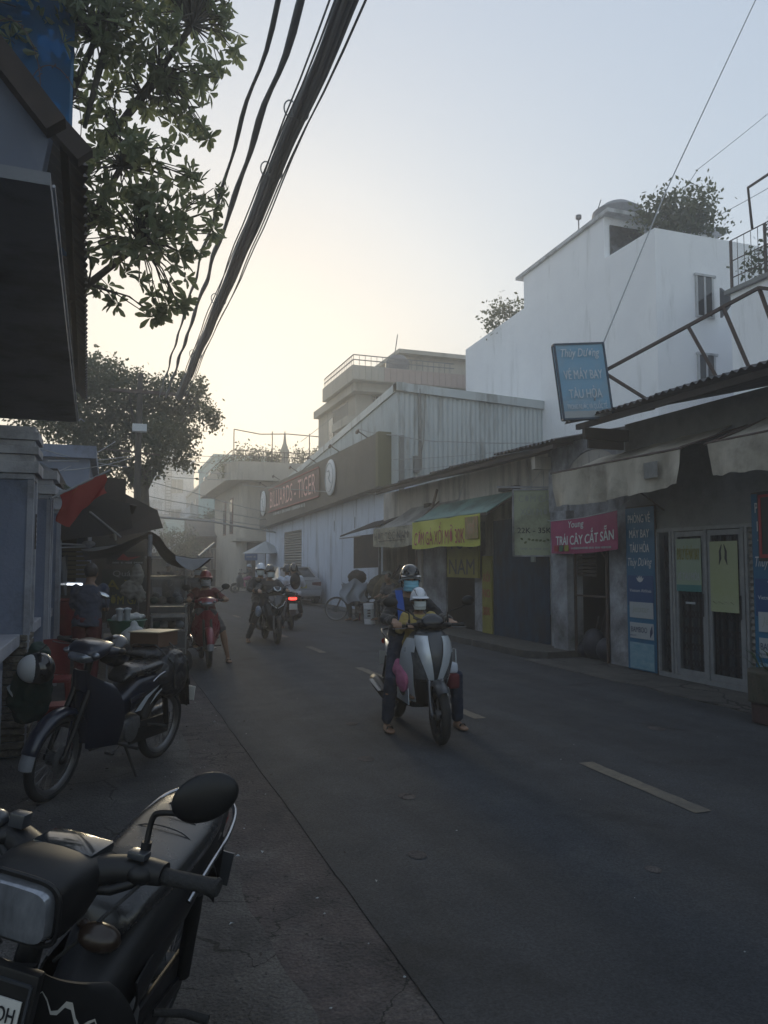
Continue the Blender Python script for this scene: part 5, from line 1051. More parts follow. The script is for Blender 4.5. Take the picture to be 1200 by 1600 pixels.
# ------------------------------------------------------------------ cables
CB = thing('cable_bundle', 'thick bundle of black cables running high along the street', 'cables', (1.7, 0, 6))
def bund(t, ox=0, oz=0, x=1.66, sag=.01):
    y = -4 + 25 * t; return Vector((x + ox + .008 * math.sin(y * 2.2), y, 6.0 + oz - sag * 4 * t * (1 - t) + sag * .85 + .006 * math.sin(y * 3.7)))
rc = random.Random(4)
for k in range(12):
    a = k * 2.4; r_ = .018 + .058 * math.sqrt(k / 12.); m_ = MB()
    m_.tube([bund(i / 60, r_ * math.cos(a + i * .13), r_ * math.sin(a + i * .13)) for i in range(61)], rc.uniform(.016, .024), 7); m_.build('cable', M_cable, CB, sm=60)
for k, (ox, oz) in enumerate(((-.12, -.03), (.10, -.06), (.13, -.02), (-.10, .04))):
    m_ = MB(); m_.tube([bund(i / 40, ox + .02 * math.sin(i * .5 + k), oz) for i in range(41)], .009, 6); m_.build('cable', M_cable, CB)
for y in (4.9, 7.1, 8.3, 12.8, 16.4):
    t = (y + 4) / 25; m_ = MB(); c = bund(t); m_.tube([c + Vector((-.07 + .06 * math.cos(a * .39), 0, .02 + .085 * math.sin(a * .39))) - Vector((.03, 0, 0)) for a in range(16)], .008, 5, closed=True); m_.build('cable_loop', M_cable, CB)
    m_ = MB(); m_.tube([c + Vector((.085 * math.cos(a * .39), 0, .085 * math.sin(a * .39))) for a in range(16)], .007, 5, closed=True); m_.build('cable_tie', M_cable, CB)
for nm, x, r_, lab in (('overhead_cable', 1.15, .020, 'leftmost wavy overhead cable left of the thick bundle'), ('overhead_cable', 1.32, .030, 'heavier wavy cable between the leftmost one and thick bundle')):
    m_ = MB(); m_.tube([bund(i / 90, .012 * math.sin(i * .9), .012 * math.sin(i * 1.3), x=x, sag=.01) for i in range(91)], [r_ * (1 + .22 * math.sin(i * 1.1)) for i in range(91)], 7); o = m_.build(nm, M_cable, None, sm=60); tag(o, lab, 'cable', 'cables overhead')
def wire(label, pts, r_, sag=.1, n=16):
    P_ = [Vector(p) for p in pts]; out = []
    for a, b in zip(P_, P_[1:]):
        for i in range(n): t = i / n; out.append(a + (b - a) * t - Vector((0, 0, sag * 4 * t * (1 - t))))
    out.append(P_[-1]); m_ = MB(); m_.tube(out, r_, 5); o = m_.build('overhead_wire', M_cable, None); tag(o, label, 'wire', 'thin wires overhead'); return o
wire('long thin wire rising from the blue light box past the white block', [(6.55, 9.3, 3.95), (6.73, 9.33, 4.80), pxw(1040, 300, 11.0), pxw(1190, -20, 12.0)], .012, 0)
wire('faint wire from the rooftop bush towards the upper right corner', [pxw(1035, 345, 17), pxw(1090, 265, 17.5), pxw(1215, 165, 19)], .010, .02)
wire('faint wire above the roof cage at the right edge', [pxw(1120, 338, 17), pxw(1215, 285, 17)], .010, .02)
wire('service wire strung over the corrugated wall of the hall', [pxw(560, 670, 24), pxw(620, 680, 21), pxw(700, 690, 20.8), pxw(900, 690, 20.6)], .015, .05)
wire('pale wire crossing the billiards sign', [pxw(380, 758, 40), pxw(480, 766, 30), pxw(590, 772, 22.5)], .015, .02)
wire('thin wire low across the tin wall', [pxw(615, 735, 21.1), pxw(745, 722, 20.9)], .010, .04)
wire('lower wire across the tin wall', [pxw(615, 718, 21.1), pxw(800, 704, 20.9)], .010, .04)
wire('heavy drooping cable crossing the street before the corner house', [pxw(170, 812, 30), pxw(245, 808, 30), pxw(330, 815, 33), pxw(430, 832, 37)], .045, .0)
for i, (a, b) in enumerate(((742, 800), (768, 812), (788, 822))): wire(('upper', 'middle', 'lower')[i] + ' wire of three slanting across the far houses', [pxw(205, a, 30), pxw(300, (a + b) / 2 - 2, 33), pxw(415, b, 38)], .016, .05)
for i, y in enumerate((712, 722, 738, 748)): wire(('highest', 'second highest', 'third highest', 'lowest') + () and ('highest', 'second highest', 'third highest', 'lowest')[i] + ' level wire between tree crown and roof garden', [pxw(240, y - 6, 36), pxw(360, y + 2, 40)], .014, .05)
for i, (p, q) in enumerate((((70, 745), (180, 690)), ((60, 700), (200, 730)), ((100, 735), (205, 715)), ((75, 720), (205, 712)))): wire(('dim wire rising to the white box pole', 'dim wire falling towards the tree trunk', 'slack dim wire above the red flag', 'level dim wire above the red flag')[i], [pxw(*p, 15), pxw(*q, 20)], .010, .05)
wire('thin wire slanting from terrace house to the roof garden', [pxw(528, 645, 30), pxw(470, 690, 36)], .012, .02)

# patio umbrella, street name sign, wall clutter
UB = thing('patio_umbrella', 'pale patio umbrella outside the corner house', 'umbrella', (7.9, 39.5, 0))
c = pxw(415, 860, 39.5); m_ = MB()
for k in range(8):
    a, b = k * math.pi / 4, (k + 1) * math.pi / 4; m_.add([(c.x, c.y, 2.75), (c.x + 1.2 * math.cos(a), c.y + 1.2 * math.sin(a), 2.1), (c.x + 1.2 * math.cos(b), c.y + 1.2 * math.sin(b), 2.1)], [(0, 1, 2)])
m_.build('canopy', M_print_grey, UB); m_ = MB(); m_.tube([(c.x, c.y, 0), (c.x, c.y, 2.75)], .025); m_.build('pole', M_steel, UB)
NS = thing('street_name_sign', 'small blue street name sign on a thin pole', 'sign', (7.2, 42, 0)); c = pxw(392, 875, 42)
m_ = MB(); m_.tube([(c.x, c.y, 0), (c.x, c.y, 2.2)], .03); m_.build('pole', M_steel, NS); m_ = MB(); m_.b2((c.x - .35, c.y - .06, 1.75), (c.x + .35, c.y - .03, 2.15)); m_.build('plate', mat('blue_plate', (.03, .10, .25), .5), NS, bev=.01)
m_ = MB(); scrawl(m_, (c.x, c.y - .065, 1.95), (1, 0, 0), (0, 0, 1), .1, .5); m_.build('lettering', M_print_grey, NS)

# ------------------------------------------------------------------ motorbikes: local x forward, y left, z up
P_black = mat('black_plastic', (.007, .007, .008), .46, col2=(.012, .012, .013), scale=8, spec=.4)
P_gloss = mat('black_gloss_paint', (.010, .012, .018), .22, coat=.6, col2=(.014, .016, .022), scale=5)
P_seat = mat('black_vinyl', (.018, .018, .019), .27, bump=.05, bscale=220, spec=.65, col2=(.023, .023, .024), scale=3)
P_blueblk = mat('midnight_blue_paint', (.007, .011, .026), .3, coat=.4, col2=(.006, .009, .02), scale=3)
P_silver = mat('silver_paint', (.58, .62, .66), .3, metal=.3, coat=.5, col2=(.50, .54, .58), scale=5)
P_dgrey = mat('dark_grey_paint', (.038, .042, .05), .34, coat=.3, col2=(.03, .034, .04), scale=5)
P_red = mat('crimson_paint', (.22, .008, .028), .28, coat=.5, col2=(.17, .006, .02), scale=5)
P_lens = mat('headlight_glass', (.32, .34, .38), .09, spec=.8, metal=.6, col2=(.13, .14, .16), scale=22, stretch=(1, 1, .3))
P_lens_dark = mat('smoked_headlight_glass', (.07, .075, .085), .06, spec=.9, metal=.3, col2=(.18, .19, .2), scale=30)
P_amber = mat('amber_lens', (.35, .12, .02), .2)
P_tail = mat('red_lens', (.35, .01, .01), .15)
P_taillit = mat('lit_tail_lamp', (.8, .02, .02), .3, emit=(1, .03, .02), estr=1.6)
P_mirror = mat('mirror_glass', (.5, .52, .55), .05, metal=1)
P_engine = mat('engine_alloy', (.16, .16, .165), .55, metal=.6, col2=(.08, .08, .08), scale=18)
P_spoke = mat('spoke_wire', (.15, .15, .155), .4, metal=.85)
P_plate = mat('plate_white', (.5, .5, .48), .5)
P_screen = mat('smoked_windscreen', (.02, .022, .028), .12, spec=.5)

def wheel(root, name, x, R, w, spokes='wire', S=None, z=None, rimm=None):
    z = R if z is None else z
    def T_(mb):
        if S is not None: mb.v = [S @ q for q in mb.v]
        return mb
    m = MB(); pr = []
    for i in range(13):
        a = math.pi * 2 * i / 12; pr.append((R - w * .5 + math.cos(a) * w * .5, math.sin(a) * w * .5))
    rings = []; m.lathe(pr, (x, 0, z), 'y', 36); wh = T_(m).build(name, M_rubber, root, sm=50)
    m = MB(); Rr = R - w * .92
    m.lathe([(Rr, -w * .36), (Rr + .012, -w * .42), (Rr + .012, -w * .34), (Rr - .012, 0), (Rr + .012, w * .34), (Rr + .012, w * .42), (Rr, w * .36), (Rr - .022, 0), (Rr, -w * .36)], (x, 0, z), 'y', 36)
    if spokes == 'cast':
        for k in range(5):
            a = k * 2 * math.pi / 5
            for da in (-.16, .16): m.bar((x + .03 * math.cos(a), 0, z + .03 * math.sin(a)), (x + Rr * math.cos(a + da), 0, z + Rr * math.sin(a + da)), .022, .016)
    T_(m).build('rim', rimm or (P_spoke if spokes == 'wire' else P_black), wh, sm=40)
    if spokes == 'wire':
        m = MB()
        for k in range(28):
            a = k * 2 * math.pi / 28; s_ = 1 if k % 2 else -1; b = a + (.35 if (k // 2) % 2 else -.35)
            m.tube([(x + .03 * math.cos(b), s_ * .022, z + .03 * math.sin(b)), (x + Rr * math.cos(a), 0, z + Rr * math.sin(a))], .0016, 4)
        T_(m).build('spokes', P_spoke, wh)
    m = MB(); m.lathe([(.045, -.04), (.05, -.035), (.05, .035), (.045, .04)], (x, 0, z), 'y', 18, cap=True); m.lathe([(.012, -.075), (.012, .075)], (x, 0, z), 'y', 10, cap=True)
    if name == 'front_wheel': m.lathe([(.085, .043), (.09, .048), (.085, .05)], (x, 0, z), 'y', 24, cap=True)
    T_(m).build('hub', P_engine, wh, sm=50)
    return wh
def steer_matrix(px, pz, rake, ang):
    ax = Vector((-math.sin(rake), 0, math.cos(rake))); p = Vector((px, 0, pz))
    return Matrix.Translation(p) @ Matrix.Rotation(ang, 4, ax) @ Matrix.Translation(-p)
def fender(mb, x, z, R, a0, a1, w, th=.006, n=14, lip=.03):
    def fn(u, v):
        a = a0 + (a1 - a0) * u; t = (v - .5) * 2; r = R - lip * abs(t) ** 2.5 * (1 if abs(t) < 1 else 1)
        return (x + r * math.cos(a), w * t * (1 - .25 * abs(u - .5) ** 2), z + r * math.sin(a))
    return mb.grid(fn, n, 8, th)
def bars_unit(root, S, gz=1.0, gx=.28, hw=.34, cowl=None, cowlm=None, lens=None, mirrors=(1, 1), mz=.19, my=.30, retro=False, grips=True, mtilt=0, levers=(-1, 1)):
    def B(m, nm, mt, par=None, sm=50, bev=0):
        m.v = [S @ q for q in m.v]; return m.build(nm, mt, par or root, sm=sm, bev=bev)
    m = MB(); m.tube([(gx, hw, gz), (gx + .02, hw - .12, gz), (gx + .07, .12, gz - .03), (gx + .08, 0, gz - .05), (gx + .07, -.12, gz - .03), (gx + .02, -(hw - .12), gz), (gx, -hw, gz)], .011, 8)
    hb_ = B(m, 'handlebar', P_black)
    for s in (1, -1):
        m = MB(); m.lathe([(.015, 0), (.018, .004), (.0165, .02), (.0165, .10), (.018, .118), (.020, .122), (.017, .128)], (0, 0, 0), 'y', 14, cap=True)
        q0 = Vector((gx + .018, s * (hw - .12), gz)); d = Vector((-.018, s * .12, 0)).normalized()
        mm = Matrix.Rotation(math.atan2(-d.x * s, abs(d.y)) if False else 0, 3, 'Z')
        m.v = [q0 + Vector((d.x, d.y, 0)) * v.y + Vector((v.x, 0, v.z)) for v in m.v]; B(m, 'grip', M_rubber, hb_)
        m = MB(); (s in levers) and m.tube([(gx + .05, s * (hw - .14), gz - .012), (gx + .075, s * (hw - .08), gz - .016), (gx + .062, s * hw, gz - .02)], [.008, .006, .0065], 6, flat=.6); (s in levers) and (m.ell((gx + .062, s * hw, gz - .02), (.008, .008, .006), n=8, k=4), B(m, 'brake_lever', P_spoke, hb_))
        m = MB(); m.ell((gx + .03, s * (hw - .155), gz + .002), (.035, .032, .024), n=12, k=8); B(m, 'switch_pod', P_black, hb_)
    for s, on in zip((1, -1), mirrors):
        if not on: continue
        y0 = s * (hw - .16); m = MB(); m.tube([(gx + .02, y0, gz + .01), (gx + .02, y0, gz + .06)], .011, 10); m.tube([(gx + .02, y0, gz + .05), (gx + .015, y0, gz + .105), (gx + .02, y0 + s * .02, gz + .125), (gx + .05, s * my, gz + mz - .02), (gx + .06, s * (my + .01), gz + mz)], .0065, 8, cr=5)
        st_ = B(m, 'mirror_stem', P_black, hb_)
        m = MB(); c = Vector((gx + .065, s * (my + .03), gz + mz + .025)); m.ell(c, (.020, .070, .047), (mtilt, 0, s * .25), n=20, k=12); m.v = [v for v in m.v]; mr = B(m, 'mirror', P_black, hb_, sm=70)
        m = MB(); m.ell(c - Vector((.0125, 0, 0)), (.0095, .062, .040), (mtilt, 0, s * .25), n=20, k=8); B(m, 'mirror_glass', P_mirror, hb_, sm=60)
    return hb_
def lp(pts):   # shorthand for loft sections ((x,z), halfwidth, halfheight, exponent, tilt)
    return [((x, 0, z), w, h, p, t) for (x, z, w, h, p, t) in pts]

def underbone(label, loc, rz, paint, trim, lean=0.0, steer=0.0, group=None, mirrors=(1, 1), retro=False, crate=None, decal=True, plate=None, cover=None, stand=True, accent=None, tail=True):
    R_ = thing('motorbike', label, 'motorbike', loc, rz, group, local=True, rx=lean)
    S = steer_matrix(.40, .85, rad(26), steer); rk = .285
    wheel(R_, 'front_wheel', .62, rk, .062, S=S); wheel(R_, 'rear_wheel', -.60, rk, .068)
    def B(m, nm, mt, par=None, sm=45, bev=0, st=True):
        if st: m.v = [S @ q for q in m.v]
        return m.build(nm, mt, par or R_, sm=sm, bev=bev)
    m = MB()
    for s in (1, -1): m.tube([(.62, s * .062, rk), (.56, s * .062, .42), (.43, s * .055, .72)], [.016, .019, .021], 10); m.ell((.62, s * .062, rk), (.03, .018, .03), n=10, k=6)
    m.tube([(.43, 0, .70), (.385, 0, .93)], .025, 10); B(m, 'fork', P_black)
    m = MB(); fender(m, .62, rk, .335, rad(18), rad(140), .058, n=18); m.tube([(.60, .06, .33), (.60, .066, .55)], .006, 6); B(m, 'front_fender', paint)
    m = MB(); fender(m, .62, rk, .325, rad(0), rad(20), .05, n=4); B(m, 'fender_flap', mat('grey_flap', (.22, .23, .25), .5) if not retro else P_black)
    # headlight cowl
    m = MB()
    if retro:
        m.loft(lp([(.47, .955, .08, .060, 4, .15), (.445, .96, .092, .070, 4, .15), (.39, .972, .10, .064, 3.5, .2), (.31, .990, .092, .038, 3, .3), (.265, .995, .08, .02, 3, .35)]), 24)
        for s in (1, -1): 
            rings = []
            for t, (yy, xx, zz, a, b) in enumerate(((.07, .335, .985, .042, .036), (.12, .315, .998, .034, .029), (.17, .30, 1.003, .029, .025), (.205, .297, 1.004, .025, .022))):
                rings.append(m.ring(Vector((xx, s * yy, zz)), Vector((1, 0, 0)), Vector((0, 0, 1)), a, b, 14, 2.6))
            m.skin(rings)
    else:
        m.loft(lp([(.545, .955, .03, .02, 2.2, .3), (.53, .965, .085, .045, 2.4, .35), (.48, .985, .125, .062, 2.5, .4), (.40, 1.01, .14, .055, 2.5, .5), (.30, 1.035, .12, .03, 2.5, .6), (.26, 1.03, .09, .015, 2.5, .6)]), 24)
        for s in (1, -1):
            rings = [m.ring(Vector((xx, s * yy, zz)), Vector((1, 0, 0)), Vector((0, 0, 1)), a, b, 12, 2.4) for (yy, xx, zz, a, b) in ((.07, .38, 1.0, .06, .04), (.14, .34, 1.0, .04, .03), (.20, .30, 1.0, .025, .02))]; m.skin(rings)
    cw = B(m, 'headlight_cowl', paint if not retro else P_black, sm=50)
    m = MB()
    if retro: m.loft(lp([(.465, .955, .078, .058, 4.5, .15), (.488, .95, .07, .052, 4.5, .15), (.494, .949, .03, .02, 4, .15)]), 24)
    else: m.loft(lp([(.515, .955, .098, .048, 2.4, .55), (.553, .948, .07, .034, 2.3, .55), (.567, .945, .03, .014, 2.2, .55)]), 24)
    B(m, 'headlight', P_lens, cw, sm=60)
    if retro:
        m = MB(); m.ring; rr = [m.ring(Vector((.473, 0, .955)), Vector((0, -1, 0)), Vector((math.sin(.15), 0, math.cos(.15))), .088, .066, 28, 4.2)]; m.tube(rr[0], .005, 6, closed=True); B(m, 'headlight_rim', P_black, cw)
        m = MB(); m.loft(lp([(.33, 1.028, .065, .012, 3, 1.3), (.40, 1.03, .06, .012, 3, 1.3)]), 16) if False else m.b2((.27, -.07, 1.008), (.36, .07, 1.03)); B(m, 'speedometer', P_darkgl, cw, bev=.006) if False else B(m, 'speedometer', M_darkglass, cw, bev=.006)
        m = MB(); m.b2((.31, -.145, 1.03), (.34, -.11, 1.06)); m.ell((.32, -.19, 1.03), (.03, .03, .02), n=10, k=6); m.b2((.30, .13, 1.03), (.33, .17, 1.045)); B(m, 'switches', P_dgrey, cw, bev=.004)
        for s in (1, -1):
            m = MB(); m.ell((.42, s * .150, .915), (.030, .045, .026), n=14, k=8); m.tube([(.40, s * .10, .92), (.42, s * .14, .905)], .012, 8); B(m, 'turn_signal', mat('dull_amber_lens', (.022, .014, .010), .3), cw, sm=60)
    else:
        for s in (1, -1):
            m = MB(); m.ell((.505, s * .105, .985), (.03, .035, .022), (0, 0, -s * .6), n=12, k=6); B(m, 'turn_signal', P_lens, cw, sm=60)
    bars_unit(R_, S, 1.0, .28, .34 if not retro else .315, mirrors=mirrors, mz=.17 if retro else .19, my=.27 if not retro else .25, mtilt=rad(32) if retro else 0, levers=(-1,))
    if retro:
        for s in (1, -1):
            m = MB(); m.tube([(.33, s * .17, .985), (.40, s * .15, .955), (.42, s * .11, .90), (.41, s * .06, .84)], .0042, 6, cr=5); B(m, 'control_cable', M_rubber, cw)
        m = MB(); 
        for yy, xx in ((.06, .36), (-.06, .36), (.13, .33), (-.13, .33)): m.lathe([(.0, .0), (.006, 0), (.006, .004), (.004, .005), (0, .005)], (xx, yy, 1.008 if abs(yy) < .1 else 1.012), 'z', 8)
        B(m, 'screws', P_spoke, cw)
    # leg shields
    m = MB()
    for s in (1, -1):
        def sh(u, v, s=s):
            z = .30 + .56 * v - .10 * u * v ** 4 - .0 * u; w = .045 + (.075 + .10 * math.sin(math.pi * (.12 + .80 * v))) * u; x = .47 - .10 * (1 - v) - .17 * u ** 1.6 - .05 * (1 - v) * u
            return (x, s * w * (1 - .25 * max(0, .4 - v)), z)
        m.grid(sh, 10, 14, .008)
    m.grid(lambda u, v: (.475 - .1 * (1 - v) + .02 * math.sin(math.pi * u), (u - .5) * .10, .34 + .52 * v), 4, 10, .01)
    ls = B(m, 'leg_shield', paint, sm=60, st=False)
    if accent:
        m = MB()
        for s in (1, -1): m.grid(lambda u, v, s=s: (.478 - .10 * (1 - (.25 + .5 * v)) - .17 * (.15 + .5 * u) ** 1.6 + .004, s * (.045 + .2 * (.15 + .5 * u)), .44 + .26 * v + .12 * u), 6, 6, .004)
        B(m, 'shield_accent', accent, ls, st=False, sm=60)
    if retro:   # front emblem panel with its sticker, tool box with a lid
        m = MB(); m.b2((.475, -.085, .50), (.50, .075, .86)); B(m, 'front_panel', P_black, ls, st=False, bev=.008)
        m = MB(); 
        for a, b in (((.503, -.075, .52), (.503, -.075, .84)), ((.503, .065, .52), (.503, .065, .84)), ((.503, -.075, .84), (.503, .065, .84)), ((.503, -.075, .52), (.503, .065, .52))): m.bar(a, b, .005)
        B(m, 'panel_trim', P_dgrey, ls, st=False)
        m = MB(); m.b2((.503, -.055, .755), (.506, .055, .81)); B(m, 'sticker', P_plate, ls, st=False)
        m = MB(); text(m, 'HONDA', (.5075, 0, .782), (0, -1, 0), (0, 0, -1), .028, w=.095, bold=.01); B(m, 'lettering', M_print_dark, ls, st=False)
        m = MB(); m.tube([(.40, .13, .60), (.42, .13, .72), (.38, .22, .74), (.30, .25, .68), (.30, .24, .52), (.38, .14, .52)], .004, 6, closed=True); B(m, 'shield_trim', P_silver, ls, st=False)
        m = MB(); m.lathe([(.0, .0), (.022, 0), (.022, .02), (.016, .026), (0, .026)], (.43, .16, .50), 'x', 14); m.tube([(.43, .13, .48), (.44, .16, .40), (.44, .2, .42)], .010, 6); B(m, 'horn', P_spoke, ls, st=False)
        m = MB(); m.grid(lambda u, v: (.455 - .03 * u - .002 * 0 + .012, .06 + .14 * u, .80 - .05 * u + .016 * math.sin(u * 17) + .014 * v * (1 - abs(2 * u - 1))), 12, 2, .002); B(m, 'cracked_edge', P_plate, ls, st=False)
    # body
    m = MB(); m.loft(lp([(.40, .66, .05, .10, 2.5, .9), (.30, .55, .06, .09, 2.5, .8), (.18, .47, .07, .085, 2.5, .35), (.05, .52, .09, .13, 2.6, -.2), (-.08, .62, .115, .13, 2.8, -.1), (-.30, .66, .125, .10, 2.8, -.15), (-.55, .70, .11, .075, 2.6, -.3), (-.75, .755, .07, .04, 2.4, -.4), (-.82, .78, .045, .02, 2.2, -.4)]), 22)
    bd = B(m, 'body', paint, st=False, sm=60)
    m = MB()
    for s in (1, -1):
        m.grid(lambda u, v, s=s: (.02 - .62 * u, s * (.118 + .012 * math.sin(3.1 * v) - .02 * u), .50 + .17 * u + (.10 - .02 * u) * v), 12, 5, .006)
    sc_ = B(m, 'side_cover', trim, bd, st=False, sm=60)
    if decal:
        m = MB()
        for s in (1, -1):
            y = s * .138
            m.add([(-.02, y, .50), (-.14, y, .60), (-.33, y - s * .004, .665), (-.18, y, .58), (-.10, y, .50)], [(0, 1, 2, 3, 4)]); m.add([(-.2, y + s * .002, .52), (-.28, y, .60), (-.50, y - s * .012, .69), (-.32, y, .60)], [(0, 1, 2, 3)])
        B(m, 'decal', P_silver, bd, st=False)
    m = MB(); sw = [(.06, .745, .075, .030, 2.6, -.15), (0, .775, .10, .04, 2.8, -.1), (-.18, .785, .118, .042, 3, 0), (-.36, .80, .122, .045, 3, -.05), (-.50, .815, .112, .045, 2.8, -.08), (-.60, .82, .088, .035, 2.6, 0), (-.65, .815, .045, .018, 2.4, 0)]
    m.loft(lp(sw), 24); se = B(m, 'seat', P_seat, st=False, sm=70)
    m = MB()
    for k, xx in enumerate((-.30, -.38, -.46, -.54)): 
        w_ = .105 - .012 * k; m.tube([(xx + .02, w_ + .012, .812 + .005 * k), (xx + .004, w_ * .6, .839 + .008 * k), (xx, 0, .8455 + .008 * k), (xx + .004, -w_ * .6, .839 + .008 * k), (xx + .02, -w_ - .012, .812 + .005 * k)], .0018, 5, cr=4)
    B(m, 'seat_seam', P_black, se, st=False)
    m = MB(); m.tube([(-.22, .135, .70), (-.30, .142, .745), (-.52, .138, .79), (-.66, .10, .82), (-.70, 0, .83), (-.66, -.10, .82), (-.52, -.138, .79), (-.30, -.142, .745), (-.22, -.135, .70)], .0075, 8, cr=5); B(m, 'grab_rail', M_chrome, st=False)
    m = MB(); fender(m, -.60, rk, .35, rad(20), rad(165), .06, n=16); m.add([(-.88, -.05, .62), (-.88, .05, .62), (-.95, .05, .38), (-.95, -.05, .38)], [(0, 1, 2, 3)]); B(m, 'rear_fender', P_black, st=False)
    m = MB(); m.loft(lp([(-.80, .72, .06, .035, 3, .2), (-.86, .70, .05, .03, 3, .2)]), 16); B(m, 'tail_light', P_tail, st=False, sm=50)
    m = MB(); m.b2((-.965, -.08, .42), (-.955, .08, .54)); B(m, 'plate', P_plate if tail else P_dgrey, st=False, bev=.002)
    # engine and running gear
    m = MB(); m.loft(lp([(.22, .33, .045, .05, 3, 0), (.20, .34, .06, .06, 3, 0), (.06, .35, .06, .065, 3, 0), (.03, .35, .095, .085, 4, 0), (-.12, .36, .10, .10, 3.5, 0), (-.20, .36, .08, .08, 3, 0)]), 18)
    for k in range(6): m.lathe([(.07, -.004), (.07, .004)], (.08 + .02 * k, 0, .345), 'x', 14, cap=True)
    for s in (1, -1): m.lathe([(.085, 0), (.08, .02), (.05, .03)], (-.05, s * .095 - (.03 if s < 0 else 0), .35), 'y', 20, cap=True)
    B(m, 'engine', P_engine, st=False, sm=45)
    m = MB(); m.tube([(.16, -.05, .30), (.14, -.09, .22), (.0, -.12, .20), (-.25, -.13, .23)], .015, 8); m.tube([(-.25, -.135, .235), (-.30, -.14, .245), (-.72, -.15, .32), (-.86, -.15, .345), (-.88, -.15, .348)], [.018, .036, .042, .038, .02], 12); B(m, 'exhaust', M_chrome if not decal else P_dgrey, st=False, sm=50)
    m = MB()
    for s in (1, -1): m.bar((-.60, s * .075, rk), (-.12, s * .075, .33), .02, .035); m.tube([(-.56, s * .085, rk + .02), (-.45, s * .095, .62)], .024, 8)
    B(m, 'swingarm', P_black, st=False)
    m = MB(); m.b2((-.62, .055, rk - .06), (-.10, .075, rk + .10)); B(m, 'chain_case', P_black, st=False, bev=.02)
    for s in (1, -1):
        m = MB(); m.tube([(.05, s * .05, .27), (.05, s * .20, .27), (.05, s * .25, .27)], [.008, .012, .014], 8); B(m, 'foot_peg', M_rubber, st=False)
        m = MB(); m.tube([(-.26, s * .10, .36), (-.30, s * .18, .36), (-.30, s * .25, .36)], [.01, .012, .014], 8); B(m, 'rear_peg', M_rubber, st=False)
    m = MB(); m.tube([(.05, .09, .26), (.15, .13, .25), (.22, .13, .25)], .007, 6); m.b2((.20, .10, .24), (.23, .16, .255)); B(m, 'gear_lever', P_spoke, st=False)
    if stand:
        m = MB(); m.tube([(-.02, .09, .25), (-.06, .19, .03), (-.08, .22, .01)], [.012, .010, .012], 8); m.b2((-.11, .19, .0), (-.05, .25, .012)); B(m, 'side_stand', P_black, st=False)
    return R_

